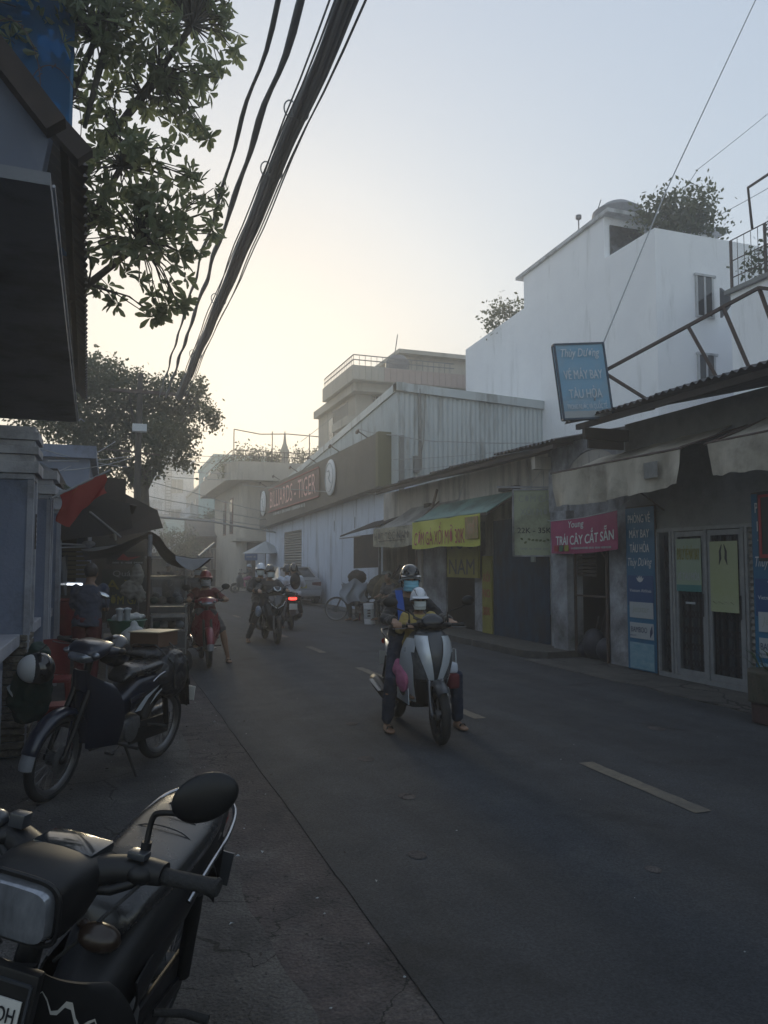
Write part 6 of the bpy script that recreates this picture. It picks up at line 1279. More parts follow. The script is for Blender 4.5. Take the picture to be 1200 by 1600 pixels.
def scooter(label, loc, rz, side=P_silver, centre=P_dgrey, lean=0.0, steer=0.0, group=None, mirrors=(1, 1), face='silver', hi=True, tail=None, wheelm=None):
    R_ = thing('scooter', label, 'motorbike', loc, rz, group, local=True, rx=lean); S = steer_matrix(.42, .85, rad(26), steer); rk = .255
    wheel(R_, 'front_wheel', .64, rk, .085, 'cast', S=S); wheel(R_, 'rear_wheel', -.62, rk, .095, 'cast')
    def B(m, nm, mt, par=None, sm=45, bev=0, st=True):
        if st: m.v = [S @ q for q in m.v]
        return m.build(nm, mt, par or R_, sm=sm, bev=bev)
    m = MB()
    for s in (1, -1): m.tube([(.64, s * .07, rk), (.59, s * .07, .36), (.52, s * .06, .55)], [.02, .022, .022], 10); m.ell((.64, s * .07, rk), (.035, .02, .035), n=10, k=6)
    B(m, 'fork', P_spoke)
    m = MB(); fender(m, .64, rk, .300, rad(48), rad(150), .062, n=16, lip=.05); B(m, 'front_fender', P_dgrey if side is P_silver else P_black)
    # apron as a stack of plan sections
    prof = [(.30, .40, .20, .13), (.38, .455, .17, .16), (.48, .50, .17, .195), (.58, .535, .19, .22), (.68, .55, .21, .235), (.78, .545, .24, .232), (.88, .51, .28, .205), (.95, .465, .30, .16), (.985, .42, .32, .11)]
    def apr(z):
        for a, b in zip(prof, prof[1:]):
            if z <= b[0] or b is prof[-1]:
                t = (z - a[0]) / (b[0] - a[0]); return [a[i] + (b[i] - a[i]) * t for i in range(4)]
    def surf(yn, z, off=0.0):    # yn -1..1 across, on the outer skin
        _, xf, xb, w = apr(z); yn = max(-1, min(1, yn)); dome = (1 - abs(yn) ** 2.6) ** .55
        return Vector((xb + (xf - xb + .0) * dome + off * (1 - .3 * abs(yn)), (w + off * .6) * yn, z))
    m = MB(); rings = []
    for z in [.30 + .0343 * i for i in range(21)]:
        z = min(z, .985); rg = []
        for i in range(24):
            yn = -1 + 2 * i / 23; rg.append(surf(yn, z))
        _, xf, xb, w = apr(z)
        rg += [Vector((xb - .015, w * (1 - 2 * i / 7), z)) for i in range(1, 7)]; rings.append(rg)
    m.skin(rings[7:]); ap = B(m, 'front_apron', centre, st=False, sm=50); m = MB(); m.skin(rings[:8]); B(m, 'lower_apron', P_black, ap, st=False, sm=50)
    def patch(nm, mt, ya, yb, z0, z1, off, n=12):
        for s in (1, -1):
            m = MB(); m.grid(lambda u, v: (lambda q: (q.x, q.y * s, q.z))(surf(ya(v) + (yb(v) - ya(v)) * u, z0 + (z1 - z0) * v + .0, off)), 8, n, .006); B(m, nm, mt, ap, st=False, sm=60)
    patch('side_panel', side, lambda v: .80 - .04 * v, lambda v: 1.0, .32, .90, .010)
    patch('blade_panel', side, lambda v: .07 + .30 * v, lambda v: .30 + .60 * v, .54, .93, .016)
    patch('headlight', P_lens_dark if face == 'silver' else P_lens, lambda v: .26 + .38 * v, lambda v: .70 + .14 * v, .55, .78, .011)
    patch('lower_grille', P_black, lambda v: 0.0, lambda v: .72, .33, .53, .009)
    m = MB(); m.grid(lambda u, v: surf((u - .5) * (.10 + .62 * v), .60 + .36 * v, .012), 10, 10, .006); B(m, 'centre_shield', centre if face == 'silver' else P_gloss, ap, st=False, sm=60)
    if face != 'silver':
        m = MB()
        for s in (1, -1): m.tube([surf(s * .05, .70, .02), surf(s * .45, .76, .02), surf(s * .72, .84, .02)], [.006, .012, .006], 6)
        B(m, 'chrome_brow', P_silver, ap, st=False, sm=60)
    # handlebar cowl, screen and instruments
    m = MB(); m.loft(lp([(.47, 1.00, .03, .015, 2.2, .5), (.44, 1.02, .10, .04, 2.4, .5), (.37, 1.04, .13, .045, 2.4, .6), (.29, 1.05, .11, .03, 2.4, .7)]), 22)
    for s in (1, -1): m.skin([m.ring(Vector((xx, s * yy, zz)), Vector((1, 0, 0)), Vector((0, 0, 1)), a, b, 12, 2.4) for (yy, xx, zz, a, b) in ((.07, .37, 1.02, .05, .035), (.14, .34, 1.015, .035, .026), (.21, .31, 1.01, .022, .018))])
    cw = B(m, 'handlebar_cowl', P_black if face == 'silver' else P_gloss, sm=60)
    m = MB(); m.loft(lp([(.475, 1.015, .06, .012, 2.3, 1.0), (.455, 1.05, .11, .03, 2.4, .75), (.42, 1.085, .095, .03, 2.4, .65), (.39, 1.115, .05, .015, 2.3, .6)]), 22); B(m, 'windscreen', P_screen, cw, sm=70)
    if face != 'silver': m = MB(); m.tube([(.44, .07, 1.11), (.49, .055, 1.06), (.505, 0, 1.03), (.49, -.055, 1.06), (.44, -.07, 1.11)], [.008, .016, .012, .016, .008], 8); B(m, 'cowl_chrome', P_silver, cw, sm=60)
    bars_unit(R_, S, 1.01, .29, .345, mirrors=mirrors, mz=.20, my=.34)
    # floor and body
    m = MB(); m.loft(lp([(.36, .36, .12, .05, 3.5, .6), (.26, .29, .15, .035, 4, .2), (.02, .28, .16, .035, 4, 0), (-.10, .32, .15, .06, 3.5, 0)]), 20); B(m, 'floor_board', P_black, st=False, sm=50)
    m = MB(); m.loft(lp([(.42, .62, .06, .08, 2.6, .9), (.26, .45, .07, .07, 2.6, .7), (.10, .43, .08, .08, 2.6, .2), (.0, .52, .12, .16, 2.8, 0), (-.15, .56, .155, .18, 2.8, 0), (-.42, .62, .16, .13, 2.8, -.1), (-.68, .70, .125, .09, 2.6, -.2), (-.88, .77, .07, .045, 2.4, -.3), (-.94, .79, .04, .02, 2.2, -.3)]), 22); bd = B(m, 'body', side, st=False, sm=60)
    m = MB()
    for s in (1, -1): m.grid(lambda u, v, s=s: (.36 - .42 * u, s * (.185 - .02 * u + .01 * v), .30 + .05 * v + .10 * abs(1 - 2 * u) ** 2 * v), 12, 4, .008)
    B(m, 'floor_trim', side, st=False, sm=60)
    m = MB()
    for s in (1, -1): m.grid(lambda u, v, s=s: (-.02 - .60 * u, s * (.150 - .025 * u * u), .44 + .10 * u + .07 * v), 10, 4, .006)
    B(m, 'body_stripe', P_black, bd, st=False, sm=60)
    m = MB(); m.loft(lp([(.04, .74, .085, .025, 2.6, -.15), (-.02, .77, .12, .038, 2.8, -.1), (-.22, .775, .15, .04, 3, 0), (-.42, .80, .15, .048, 3, -.05), (-.62, .835, .125, .045, 2.8, -.1), (-.74, .845, .08, .03, 2.5, 0)]), 24); B(m, 'seat', P_seat, st=False, sm=70)
    m = MB(); m.tube([(-.52, .13, .80), (-.70, .14, .85), (-.86, .10, .88), (-.90, 0, .885), (-.86, -.10, .88), (-.70, -.14, .85), (-.52, -.13, .80)], .013, 8, cr=4); B(m, 'grab_rail', P_black, st=False, sm=60)
    m = MB(); m.loft(lp([(-.12, .30, .08, .10, 3, 0), (-.30, .29, .10, .11, 3, 0), (-.52, .27, .07, .08, 3, 0), (-.66, .26, .05, .05, 3, 0)]), 16); m.v = [q + Vector((0, .05, 0)) for q in m.v]; B(m, 'engine', P_engine, st=False, sm=50)
    m = MB(); m.tube([(-.22, -.12, .22), (-.30, -.16, .235), (-.40, -.165, .25), (-.75, -.175, .34), (-.86, -.178, .36), (-.875, -.178, .362)], [.018, .03, .055, .066, .058, .03], 14); B(m, 'exhaust', P_black, st=False, sm=60)
    m = MB(); m.tube([(-.42, -.228, .30), (-.74, -.24, .37)], [.03, .035], 10, flat=.3); B(m, 'exhaust_guard', P_dgrey, st=False, sm=60)
    m = MB(); fender(m, -.62, rk, .33, rad(25), rad(165), .07, n=12); m.add([(-.88, -.06, .60), (-.88, .06, .60), (-.98, .06, .36), (-.98, -.06, .36)], [(0, 1, 2, 3)]); B(m, 'rear_fender', P_black, st=False)
    m = MB(); m.loft(lp([(-.90, .755, .10, .035, 3, .2), (-.965, .75, .07, .025, 3, .2)]), 16); B(m, 'tail_light', tail or P_tail, st=False, sm=50)
    m = MB(); m.b2((-.985, -.095, .50), (-.98, .095, .64)); B(m, 'plate', P_plate, st=False, bev=.002)
    m = MB(); 
    for s in (1, -1): m.tube([(-.55, s * .12, .30), (-.48, s * .13, .62)], .026, 8)
    B(m, 'shock', P_engine, st=False)
    return R_
def hdg(hx, hy): return math.atan2(hy, hx)
# ------------------------------------------------------------------ people: one remeshed body each, clothing as children
def skin_mat(n, c): return mat(n, c, .55, col2=tuple(x * .82 for x in c), scale=9, spec=.4)
SK = skin_mat('skin_tan', (.30, .18, .12)); SK2 = skin_mat('skin_brown', (.22, .13, .085))
def remesh(mb, name, mt, parent, vox, wrinkle=0.0, smooth=2, seed=0, wscale=9):
    o = mb.build(name, mt, parent)
    md = o.modifiers.new('r', 'REMESH'); md.mode = 'VOXEL'; md.voxel_size = vox; md.use_smooth_shade = True
    if smooth: sm_ = o.modifiers.new('s', 'SMOOTH'); sm_.iterations = smooth; sm_.factor = .5
    dg = bpy.context.evaluated_depsgraph_get(); dg.update(); me = bpy.data.meshes.new_from_object(o.evaluated_get(dg)); o.modifiers.clear(); old = o.data; o.data = me; bpy.data.meshes.remove(old); me.name = name
    if not me.materials: me.materials.append(mt)
    if wrinkle:
        nr = [v.normal.copy() for v in me.vertices]
        for v, n in zip(me.vertices, nr):
            q = v.co; k = mnoise.noise(Vector((q.x * wscale + seed, q.y * wscale, q.z * wscale * 1.7))) + .5 * mnoise.noise(Vector((q.x * 26, q.y * 26 + seed, q.z * 34)))
            v.co = q + n * (k * wrinkle)
    me.polygons.foreach_set('use_smooth', [True] * len(me.polygons)); me.update(); return o
def limb(mb, pts, rad_, n=12): mb.tube([Vector(p) for p in pts], rad_, n); [mb.ell(p, (r, r, r), n=10, k=6) for p, r in zip(pts, rad_)]
def trunk(mb, secs, side, n=18):
    # secs: (centre, half width, half depth)
    rings = []; N = len(secs); side = Vector(side).normalized()
    for i, (c, w, d) in enumerate(secs):
        a = Vector(secs[min(i + 1, N - 1)][0]) - Vector(secs[max(i - 1, 0)][0]); fw = side.cross(a).normalized(); rings.append(mb.ring(Vector(c), side, fw, w, d, n, 2.3))
    mb.skin(rings)
def grip_hand(mb, G, wr, s, k=1.0):
    G = Vector(G); wr = Vector(wr)
    for i in range(4):
        y = G.y + s * (-.036 + .024 * i) * k; L_ = (1, 1.08, 1.02, .86)[i]; pts = []
        for j in range(7):
            a = rad(150 - 210 * L_ * j / 6); pts.append(Vector((G.x + .028 * k * math.cos(a), y, G.z + .028 * k * math.sin(a))))
        mb.tube(pts, [.0105 * k] * 4 + [.0095 * k, .009 * k, .008 * k], 8)
    kn = Vector((G.x - .024 * k, G.y, G.z + .02 * k)); d = (kn - wr); 
    trunk(mb, [(wr, .024 * k, .020 * k), (wr + d * .35, .032 * k, .020 * k), (wr + d * .8, .043 * k, .018 * k), (kn, .044 * k, .015 * k)], (0, 1, 0), 12)
    t0 = wr + d * .45 + Vector((0, -s * .03 * k, -.006)); mb.tube([t0, Vector((G.x - .022 * k, G.y - s * .05 * k, G.z - .008)), Vector((G.x + .004, G.y - s * .05 * k, G.z - .026 * k)), Vector((G.x + .022 * k, G.y - s * .042 * k, G.z - .022 * k))], [.014 * k, .012 * k, .011 * k, .009 * k], 8)
def free_hand(mb, wr, d, pn, s, k=1.0):
    # d along the hand, pn palm normal
    wr = Vector(wr); d = Vector(d).normalized(); pn = Vector(pn).normalized(); sd_ = d.cross(pn).normalized() * s; pn = sd_.cross(d).normalized() * s
    kn = wr + d * .085 * k; trunk(mb, [(wr, .024 * k, .019 * k), (wr + d * .04 * k, .036 * k, .019 * k), (kn, .041 * k, .014 * k)], sd_, 12)
    for i in range(4):
        b = kn + sd_ * (-.031 + .0205 * i) * k; L_ = (.066, .076, .071, .055)[i] * k; mb.tube([b - d * .01, b + d * L_ * .45, b + d * L_ * .8 + pn * .014 * k, b + d * L_ * .95 + pn * .03 * k], [.0098 * k, .0092 * k, .0085 * k, .0075 * k], 8)
    t0 = wr + d * .03 * k - sd_ * .026 * k; mb.tube([t0, t0 - sd_ * .022 * k + d * .025 * k + pn * .01, t0 - sd_ * .03 * k + d * .055 * k + pn * .02], [.014 * k, .011 * k, .008 * k], 8)
def foot(mb, an, toe, k=1.0, extra=0.0):
    an = Vector(an); toe = Vector(toe); d = (toe - an); d.z = 0; d.normalize(); sd_ = d.cross(Vector((0, 0, 1))); b = Vector((an.x, an.y, toe.z + .028)); e = extra
    trunk(mb, [(b - d * .055 * k, .022 + e, .022 + e), (b - d * .02 * k, .034 + e, .034 + e), (b + d * .05 * k, .038 + e, .030 + e), (b + d * .12 * k - Vector((0, 0, .006)), .046 + e, .02 + e), (b + d * .17 * k - Vector((0, 0, .010)), .042 + e, .014 + e), (b + d * .195 * k - Vector((0, 0, .012)), .028 + e, .010 + e)], sd_, 14)
def lerp(a, b, t): return Vector(a) * (1 - t) + Vector(b) * t
def person(label, loc, rz, J, top, bottom, skin=SK, vox=.012, group=None, sleeve='long', legs='long', k=1.0, mask=None, helmet=None, hair=None, hat=None, shoes=None, barefoot=False, skirt=False, rx=0, collar=True, torso_w=1.0, name='person'):
    T = thing(name, label, 'person', loc, rz, group, local=True, rx=rx)
    hip, chest, neck, head = (Vector(J[q]) for q in ('hip', 'chest', 'neck', 'head')); side = Vector(J.get('side', (0, 1, 0))).normalized(); hf = Vector(J.get('face', (1, 0, 0))).normalized(); hs = Vector((0, 0, 1)).cross(hf).normalized(); hu = hf.cross(hs)
    tw = torso_w * k
    secs = [(lerp(hip, chest, -.18), .12 * tw, .10 * tw), (hip, .16 * tw, .115 * tw), (lerp(hip, chest, .45), .135 * tw, .10 * tw), (lerp(hip, chest, .85), .16 * tw, .112 * tw), (lerp(chest, neck, .25), .172 * tw, .105 * tw), (lerp(chest, neck, .65), .14 * tw, .08 * tw), (neck, .065 * k, .06 * k)]
    mb = MB(); trunk(mb, secs, side); mb.tube([neck - (head - neck) * .2, lerp(neck, head, .6)], .055 * k, 12)
    R3 = Matrix((hf, hs, hu)).transposed()
    def H(x, y, z): return head + (hf * x + hs * y + hu * z) * k
    mb.ell(head + hu * .02 * k, (.096 * k, .075 * k, .105 * k), R3, 18, 12); mb.ell(H(.022, 0, -.05), (.068 * k, .058 * k, .066 * k), R3, 14, 10)
    mb.tube([H(.092, 0, .028), H(.104, 0, .005), H(.118, 0, -.018), H(.095, 0, -.028)], [.009 * k, .011 * k, .015 * k, .012 * k], 8); mb.ell(H(.088, 0, -.052), (.012 * k, .026 * k, .010 * k), R3, 10, 6); mb.ell(H(.072, 0, -.095), (.02 * k, .022 * k, .016 * k), R3, 10, 6)
    for s in (1, -1):
        mb.ell(H(.0, s * .077, -.005), (.02 * k, .009 * k, .032 * k), R3, 10, 6); mb.tube([H(.082, s * .012, .038), H(.078, s * .048, .036)], .008 * k, 6)
        q = 'L' if s > 0 else 'R'; sh, el, wr = (Vector(J[a + q]) for a in ('sh', 'el', 'wr')); hp, kn, an, toe = (Vector(J[a + q]) for a in ('hp', 'kn', 'an', 'toe'))
        limb(mb, [sh, lerp(sh, el, .5), el, lerp(el, wr, .35), wr], [.052 * k, .046 * k, .037 * k, .038 * k, .026 * k])
        limb(mb, [hp, lerp(hp, kn, .5), kn, lerp(kn, an, .3), lerp(kn, an, .7), an], [.088 * k, .074 * k, .053 * k, .056 * k, .040 * k, .032 * k]); foot(mb, an, toe, k)
        if J.get('grip' + q): grip_hand(mb, J['grip' + q], wr, s, k)
        else: free_hand(mb, wr, J.get('hd' + q, (wr - el)), J.get('pn' + q, (0, -s, 0)), s, k)
    remesh(mb, 'body', skin, T, vox, smooth=2)
    m = MB(); [m.ell(H(.086, s * .031, .014), (.010 * k, .014 * k, .008 * k), R3, 10, 6) for s in (1, -1)]; m.build('eyes', M_print_dark, T, sm=60)
    e = .016
    mb = MB(); trunk(mb, [(lerp(hip, chest, -.30 if not skirt else -.1), .155 * tw + e, .12 * tw + e)] + [(c, w + e, d + e) for c, w, d in secs[1:6]] + [(lerp(chest, neck, .9), .075 * k + e * .6, .068 * k + e * .6)], side, 20)
    for q in 'LR':
        sh, el, wr = (Vector(J[a + q]) for a in ('sh', 'el', 'wr'))
        if sleeve == 'long': limb(mb, [sh, lerp(sh, el, .5), el, lerp(el, wr, .5), lerp(el, wr, .94)], [.062 * k + e * .5, .055 * k + e * .5, .048 * k + e * .4, .042 * k + e * .4, .036 * k + e * .3])
        elif sleeve == 'short': limb(mb, [sh, lerp(sh, el, .5), lerp(sh, el, .82)], [.062 * k + e * .5, .058 * k + e * .5, .055 * k + e * .5])
    sh_ = remesh(mb, 'jacket' if sleeve == 'long' else 'shirt', top, T, vox, wrinkle=.015 * k, seed=3)
    mb = MB(); trunk(mb, [(lerp(hip, chest, -.2), .135 * tw + .01, .11 * tw + .01), (hip, .165 * tw + .01, .12 * tw + .01), (lerp(hip, chest, .25), .145 * tw + .01, .108 * tw + .01)], side)
    for q in 'LR':
        hp, kn, an = (Vector(J[a + q]) for a in ('hp', 'kn', 'an'))
        if legs == 'long': limb(mb, [hp, lerp(hp, kn, .5), kn, lerp(kn, an, .5), lerp(kn, an, .9)], [.10 * k, .088 * k, .070 * k, .062 * k, .058 * k])
        else: limb(mb, [hp, lerp(hp, kn, .5), lerp(hp, kn, .9)], [.10 * k, .09 * k, .080 * k])
    remesh(mb, 'trousers' if legs == 'long' else 'shorts', bottom, T, vox, wrinkle=.011 * k, seed=8)
    for q in 'LR':
        an, toe = Vector(J['an' + q]), Vector(J['toe' + q])
        if shoes:
            mb = MB(); foot(mb, an, toe, k * 1.06, .006); mb.build('shoe', shoes, T, sm=60)
        elif not barefoot:
            d = (toe - an); d.z = 0; d.normalize(); c = Vector((an.x, an.y, toe.z)) + d * .06 * k; mb = MB(); R = Matrix((d, Vector((-d.y, d.x, 0)), Vector((0, 0, 1)))).transposed(); mb.ell(c + Vector((0, 0, .004)), (.13 * k, .045 * k, .010), R, 16, 6)
            sd_ = Vector((-d.y, d.x, 0)); f_ = c + d * .06 * k; mb.tube([f_ + sd_ * .042 * k, f_ + sd_ * .02 + Vector((0, 0, .055)), f_ - sd_ * .02 + Vector((0, 0, .055)), f_ - sd_ * .042 * k], [.008] * 4, 6, flat=1.5); mb.build('sandal', M_brown, T, sm=50)
    if mask:
        mb = MB(); mb.grid(lambda u, v: H(.045 + .085 * math.sin(math.pi * (.1 + .8 * u)) * (.80 + .2 * math.sin(3.14 * v)) + .006 * math.sin(v * 18), .074 * math.cos(math.pi * (.04 + .92 * u)), -.098 + .105 * v), 14, 10, .004); mk = mb.build('face_mask', mask, T, sm=70)
        mb = MB()
        for s in (1, -1): mb.tube([H(.06, s * .07, -.02), H(0, s * .084, .01)], .002, 4); mb.tube([H(.055, s * .068, -.08), H(0, s * .082, -.02)], .002, 4)
        mb.build('ear_loop', M_print_white, mk)
    if hair:
        mb = MB(); mb.ell(H(-.018, 0, .035), (.095 * k, .085 * k, .10 * k), R3, 18, 12)
        if hair[1] == 'long': mb.tube([H(-.05, 0, .0), H(-.085, 0, -.1), H(-.10, 0, -.22)], [.075 * k, .06 * k, .03 * k], 12)
        remesh(mb, 'hair', hair[0], T, vox * .8, wrinkle=.006, wscale=22)
    if helmet:
        hm_, style = helmet[0], helmet[1]; mb = MB(); ck = k
        def dome(u, v):
            a = 2 * math.pi * u; f = math.cos(a); cut = -.012 + .028 * max(0, f) - .045 * max(0, -f) - .02 * (1 - abs(f)); ph_ = math.pi / 2 * v; zc = .128
            r = math.cos(ph_) ** .8; return H(-.004 + .128 * r * math.cos(a), .104 * r * math.sin(a), cut + .02 + (zc - cut + .012) * math.sin(ph_) )
        mb.grid(dome, 32, 12, .0); hl = mb.build('helmet', hm_, T, sm=80)
        mb = MB(); mb.tube([H(-.004 + .130 * math.cos(a * .1963), .106 * math.sin(a * .1963), .008 + .028 * max(0, math.cos(a * .1963)) - .045 * max(0, -math.cos(a * .1963)) - .02 * (1 - abs(math.cos(a * .1963)))) for a in range(32)], .007, 6, closed=True); mb.build('helmet_rim', helmet[2] if len(helmet) > 2 else P_black, hl, sm=60)
        mb = MB(); mb.grid(lambda u, v: H(.112 * math.cos((u - .5) * 1.9) + .052 * v * math.cos((u - .5) * 1.7), .118 * math.sin((u - .5) * 1.9) * (1 + .1 * v), .052 - .014 * v + .006 * math.cos((u - .5) * 3)), 14, 5, .005); mb.build('helmet_visor', helmet[3] if len(helmet) > 3 else hm_, hl, sm=70)
        if style == 'vents':
            for s in (-1, 0, 1): mb = MB(); mb.tube([H(.105, s * .05, .075), H(.04, s * .055, .128), H(-.05, s * .05, .125), H(-.10, s * .035, .07)], [.004, .012, .013, .005], 8, flat=.6); mb.build('helmet_vent', P_dgrey, hl, sm=60)
        mb = MB()
        for s in (1, -1): mb.tube([H(.015, s * .092, .0), H(.025, s * .078, -.06), H(.05, s * .03, -.115), H(.05, 0, -.118)], .005, 5)
        mb.build('chin_strap', P_black, hl)
    if hat == 'conical':
        mb = MB(); rings = [[H(.22 * r * math.cos(a * .2618), .22 * r * math.sin(a * .2618), .05 + .14 * (1 - r)) for a in range(24)] for r in (1, .97, .5, .02)]; mb.skin(rings, True); ct = mb.build('conical_hat', mat('palm_leaf_hat', (.42, .36, .25), .7, col2=(.34, .29, .2), scale=20), T, sm=30)
        mb = MB()
        for r in (.25, .5, .75, .98): mb.tube([H(.222 * r * math.cos(a * .2618), .222 * r * math.sin(a * .2618), .052 + .14 * (1 - r)) for a in range(24)], .002, 4, closed=True)
        mb.build('hat_ribs', M_tarp, ct)
    return T
def seated(hx=-.15, hz=.84, ty=.09, lean=.10, hh=1.0, gl=(.285, .285, 1.01), gr=(.285, -.285, 1.01), footL=(.12, .17, .30), footR=(.12, -.17, .30), kx=.24, kz=.72, ky=.16, tall=.0, face=(1, 0, -.05), ky2=None):
    """rider sitting on a bike, in the bike's own axes"""
    c = (hx + lean * .7, 0, hz + .30 * hh); n = (hx + lean, 0, hz + .44 * hh + tall); h = (hx + lean + .04, 0, hz + .60 * hh + tall)
    J = dict(hip=(hx, 0, hz + .02), chest=c, neck=n, head=h, face=face)
    for q, s, g, f_ in (('L', 1, gl, footL), ('R', -1, gr, footR)):
        sh = (n[0] - .01, s * .165 * hh, n[2] - .055); wr = (g[0] - .085, g[1] * .98, g[2] + .045) if g else None
        J['sh' + q] = sh; J['hp' + q] = (hx + .02, s * ty, hz - .01); J['an' + q] = (f_[0], f_[1], f_[2] + .075); J['toe' + q] = (f_[0] + .12, f_[1] * 1.02, f_[2]); J['wr' + q] = wr
        J['grip' + q] = g; mid = (Vector(sh) + Vector(wr)) / 2; J['el' + q] = (mid.x - .03, mid.y + s * .07, mid.z - .085)
        k_ = f_[1] * .5 + s * ty * .5; J['kn' + q] = (kx, s * ky if f_[2] > .1 else k_ + s * .05, kz if f_[2] > .1 else .47)
        if f_[2] <= .1: J['kn' + q] = ((hx + f_[0]) / 2 + .16, k_ + s * .04, .50)
    return J
def standing(h=1.62, lean=0.0, wl=(.25, .22, 1.0), wrr=(.25, -.22, 1.0), step=.1, bend=0.0, face=(1, 0, 0)):
    s_ = h / 1.7; J = dict(hip=(0, 0, .93 * s_), chest=(.02 + bend * .2, 0, 1.24 * s_), neck=(.03 + bend * .3, 0, 1.42 * s_ - bend * .06), head=(.05 + bend * .4, 0, 1.57 * s_ - bend * .1), face=face)
    for q, s, w in (('L', 1, wl), ('R', -1, wrr)):
        sh = (J['neck'][0] - .01, s * .175 * s_, J['neck'][2] - .06); J['sh' + q] = sh; J['wr' + q] = w; m_ = (Vector(sh) + Vector(w)) / 2; d = (Vector(sh) - Vector(w)).length; b = math.sqrt(max(.0001, (.27 * s_) ** 2 - (d / 2) ** 2)) if d < .54 * s_ else .01
        J['el' + q] = (m_.x - b * .75, m_.y + s * .03, m_.z - b * .6); J['hp' + q] = (0, s * .09, .90 * s_); J['kn' + q] = (.03 + s * step * .4, s * .10, .49 * s_); J['an' + q] = (s * step, s * .10, .085); J['toe' + q] = (s * step + .12, s * .12, .005)
    return J
# ------------------------------------------------------------------ who and what is on the street
C_black = mat('black_cloth', (.013, .013, .016), .9, sheen=.2); C_jean = mat('dark_denim', (.018, .03, .06), .9, col2=(.012, .02, .042), scale=12)
C_yel = mat('mustard_cloth', (.42, .33, .12), .9, col2=(.34, .26, .09), scale=9); C_maroon = mat('maroon_cloth', (.11, .012, .02), .9, col2=(.08, .01, .014), scale=9)
C_grey = mat('dark_grey_cloth', (.05, .05, .055), .9); C_white = mat('white_shirt_cloth', (.50, .54, .62), .85); C_pinkc = mat('pink_cloth', (.42, .13, .24), .85); C_blue = mat('blue_strap', (.03, .10, .42), .7)
C_darkblue = mat('dusky_blue_cloth', (.045, .055, .085), .9); C_brownc = mat('brown_cloth', (.10, .06, .05), .9); C_green = mat('dark_green_cloth', (.015, .035, .03), .9)
Hm_black = mat('black_helmet', (.02, .02, .022), .15, coat=.6); Hm_white = mat('white_helmet', (.62, .65, .70), .3, coat=.4); Hm_red = mat('red_helmet', (.25, .02, .03), .35, coat=.3); Hm_grey = mat('grey_helmet', (.10, .10, .11), .3, coat=.3)
Mk_blue = mat('blue_face_mask', (.22, .48, .60), .8); Mk_white = mat('white_face_mask', (.52, .56, .55), .8); Mk_grey = mat('grey_face_mask', (.30, .31, .32), .8)
HAIR = mat('black_hair', (.012, .010, .010), .5)

# 1. silver scooter with father and child
A0 = (2.79, 6.93, .014); AR = hdg(-.06, -1)
scooter('silver and grey scooter carrying a parent and child, nearest on the road', A0, AR, lean=rad(-1.5), steer=rad(-5))
J = seated(hx=-.26, hz=.86, lean=.06, hh=.93, gl=(.285, .275, 1.01), gr=(.285, -.275, 1.01), footL=(.02, .42, .0), footR=(-.05, -.27, .0), face=(1, -.12, -.08))
J['knR'] = (.10, -.27, .50); J['knL'] = (.16, .36, .50)
adult = person('adult in black jacket with black helmet and blue mask riding silver scooter', A0, AR, J, C_black, C_jean, SK, .009, mask=Mk_blue, helmet=(Hm_black, 'vents', P_silver), hair=None, torso_w=1.08)
m = MB()
for dy in (0,): m.grid(lambda u, v: (J['chest'][0] + .16 - .02 * u - .075 * u * u * 1.2, -.115 - .035 * (v - .5) * 2, 1.02 + .30 * u), 10, 3, .012)
m.build('backpack_strap', C_blue, adult, sm=60)
m = MB(); m.ell((-.46, 0, 1.12), (.10, .15, .22), n=16, k=10); m.build('backpack', C_darkblue, adult, sm=60)
kc = .78
Jc = dict(hip=(.03, 0, .82), chest=(.09, 0, 1.02), neck=(.11, 0, 1.115), head=(.135, -.01, 1.235), face=(1, -.05, -.12))
for q, s in (('L', 1), ('R', -1)):
    Jc['sh' + q] = (.10, s * .125, 1.075); Jc['el' + q] = (.14, s * .20, .97); Jc['wr' + q] = (.245, s * .155, 1.03); Jc['grip' + q] = (.33, s * .15, 1.005) if False else None; Jc['hd' + q] = (1, 0, -.15); Jc['pn' + q] = (0, 0, -1)
    Jc['hp' + q] = (.05, s * .065, .79); Jc['kn' + q] = (.24, s * .10, .74); Jc['an' + q] = (.20, s * .12, .42); Jc['toe' + q] = (.30, s * .12, .345)
child = person('small child in yellow jacket and white helmet seated before the adult', A0, AR, Jc, C_yel, C_pinkc, SK2, .008, k=kc, mask=Mk_white, helmet=(Hm_white, 'vents', P_dgrey), legs='short', hair=None, torso_w=.95)
m = MB(); m.tube([(.165, .06, 1.07), (.19, .0, 1.045), (.165, -.06, 1.07), (.06, -.07, 1.13), (.05, .07, 1.13)], .017, 8, closed=True); m.build('hood', C_grey, child, sm=60)
B1 = thing('bag', 'pink bag on the scooter footboard by the leg', 'bag', A0, AR, local=True); m = MB(); m.ell((.22, -.20, .53), (.13, .055, .13), n=16, k=10); m.ell((.13, -.21, .60), (.09, .05, .10), n=14, k=8); remesh(m, 'bag_body', C_pinkc, B1, .012, wrinkle=.012); m = MB(); m.tube([(.27, -.2, .63), (.25, -.2, .72), (.18, -.2, .70)], .006); m.build('bag_handle', C_pinkc, B1)
B2 = thing('bag', 'maroon and white bag hung on the left flank of silver scooter', 'bag', A0, AR, local=True); m = MB(); m.b2((.12, .22, .42), (.34, .33, .56)); m.build('bag_body', C_maroon, B2, bev=.03, sm=60); m = MB(); m.b2((.14, .23, .56), (.32, .32, .66)); m.build('bag_flap', C_white, B2, bev=.03, sm=60); m = MB(); m.tube([(.15, .30, .6), (.2, .31, .78), (.27, .31, .78), (.31, .30, .6)], .006); m.build('bag_handle', M_print_grey, B2)

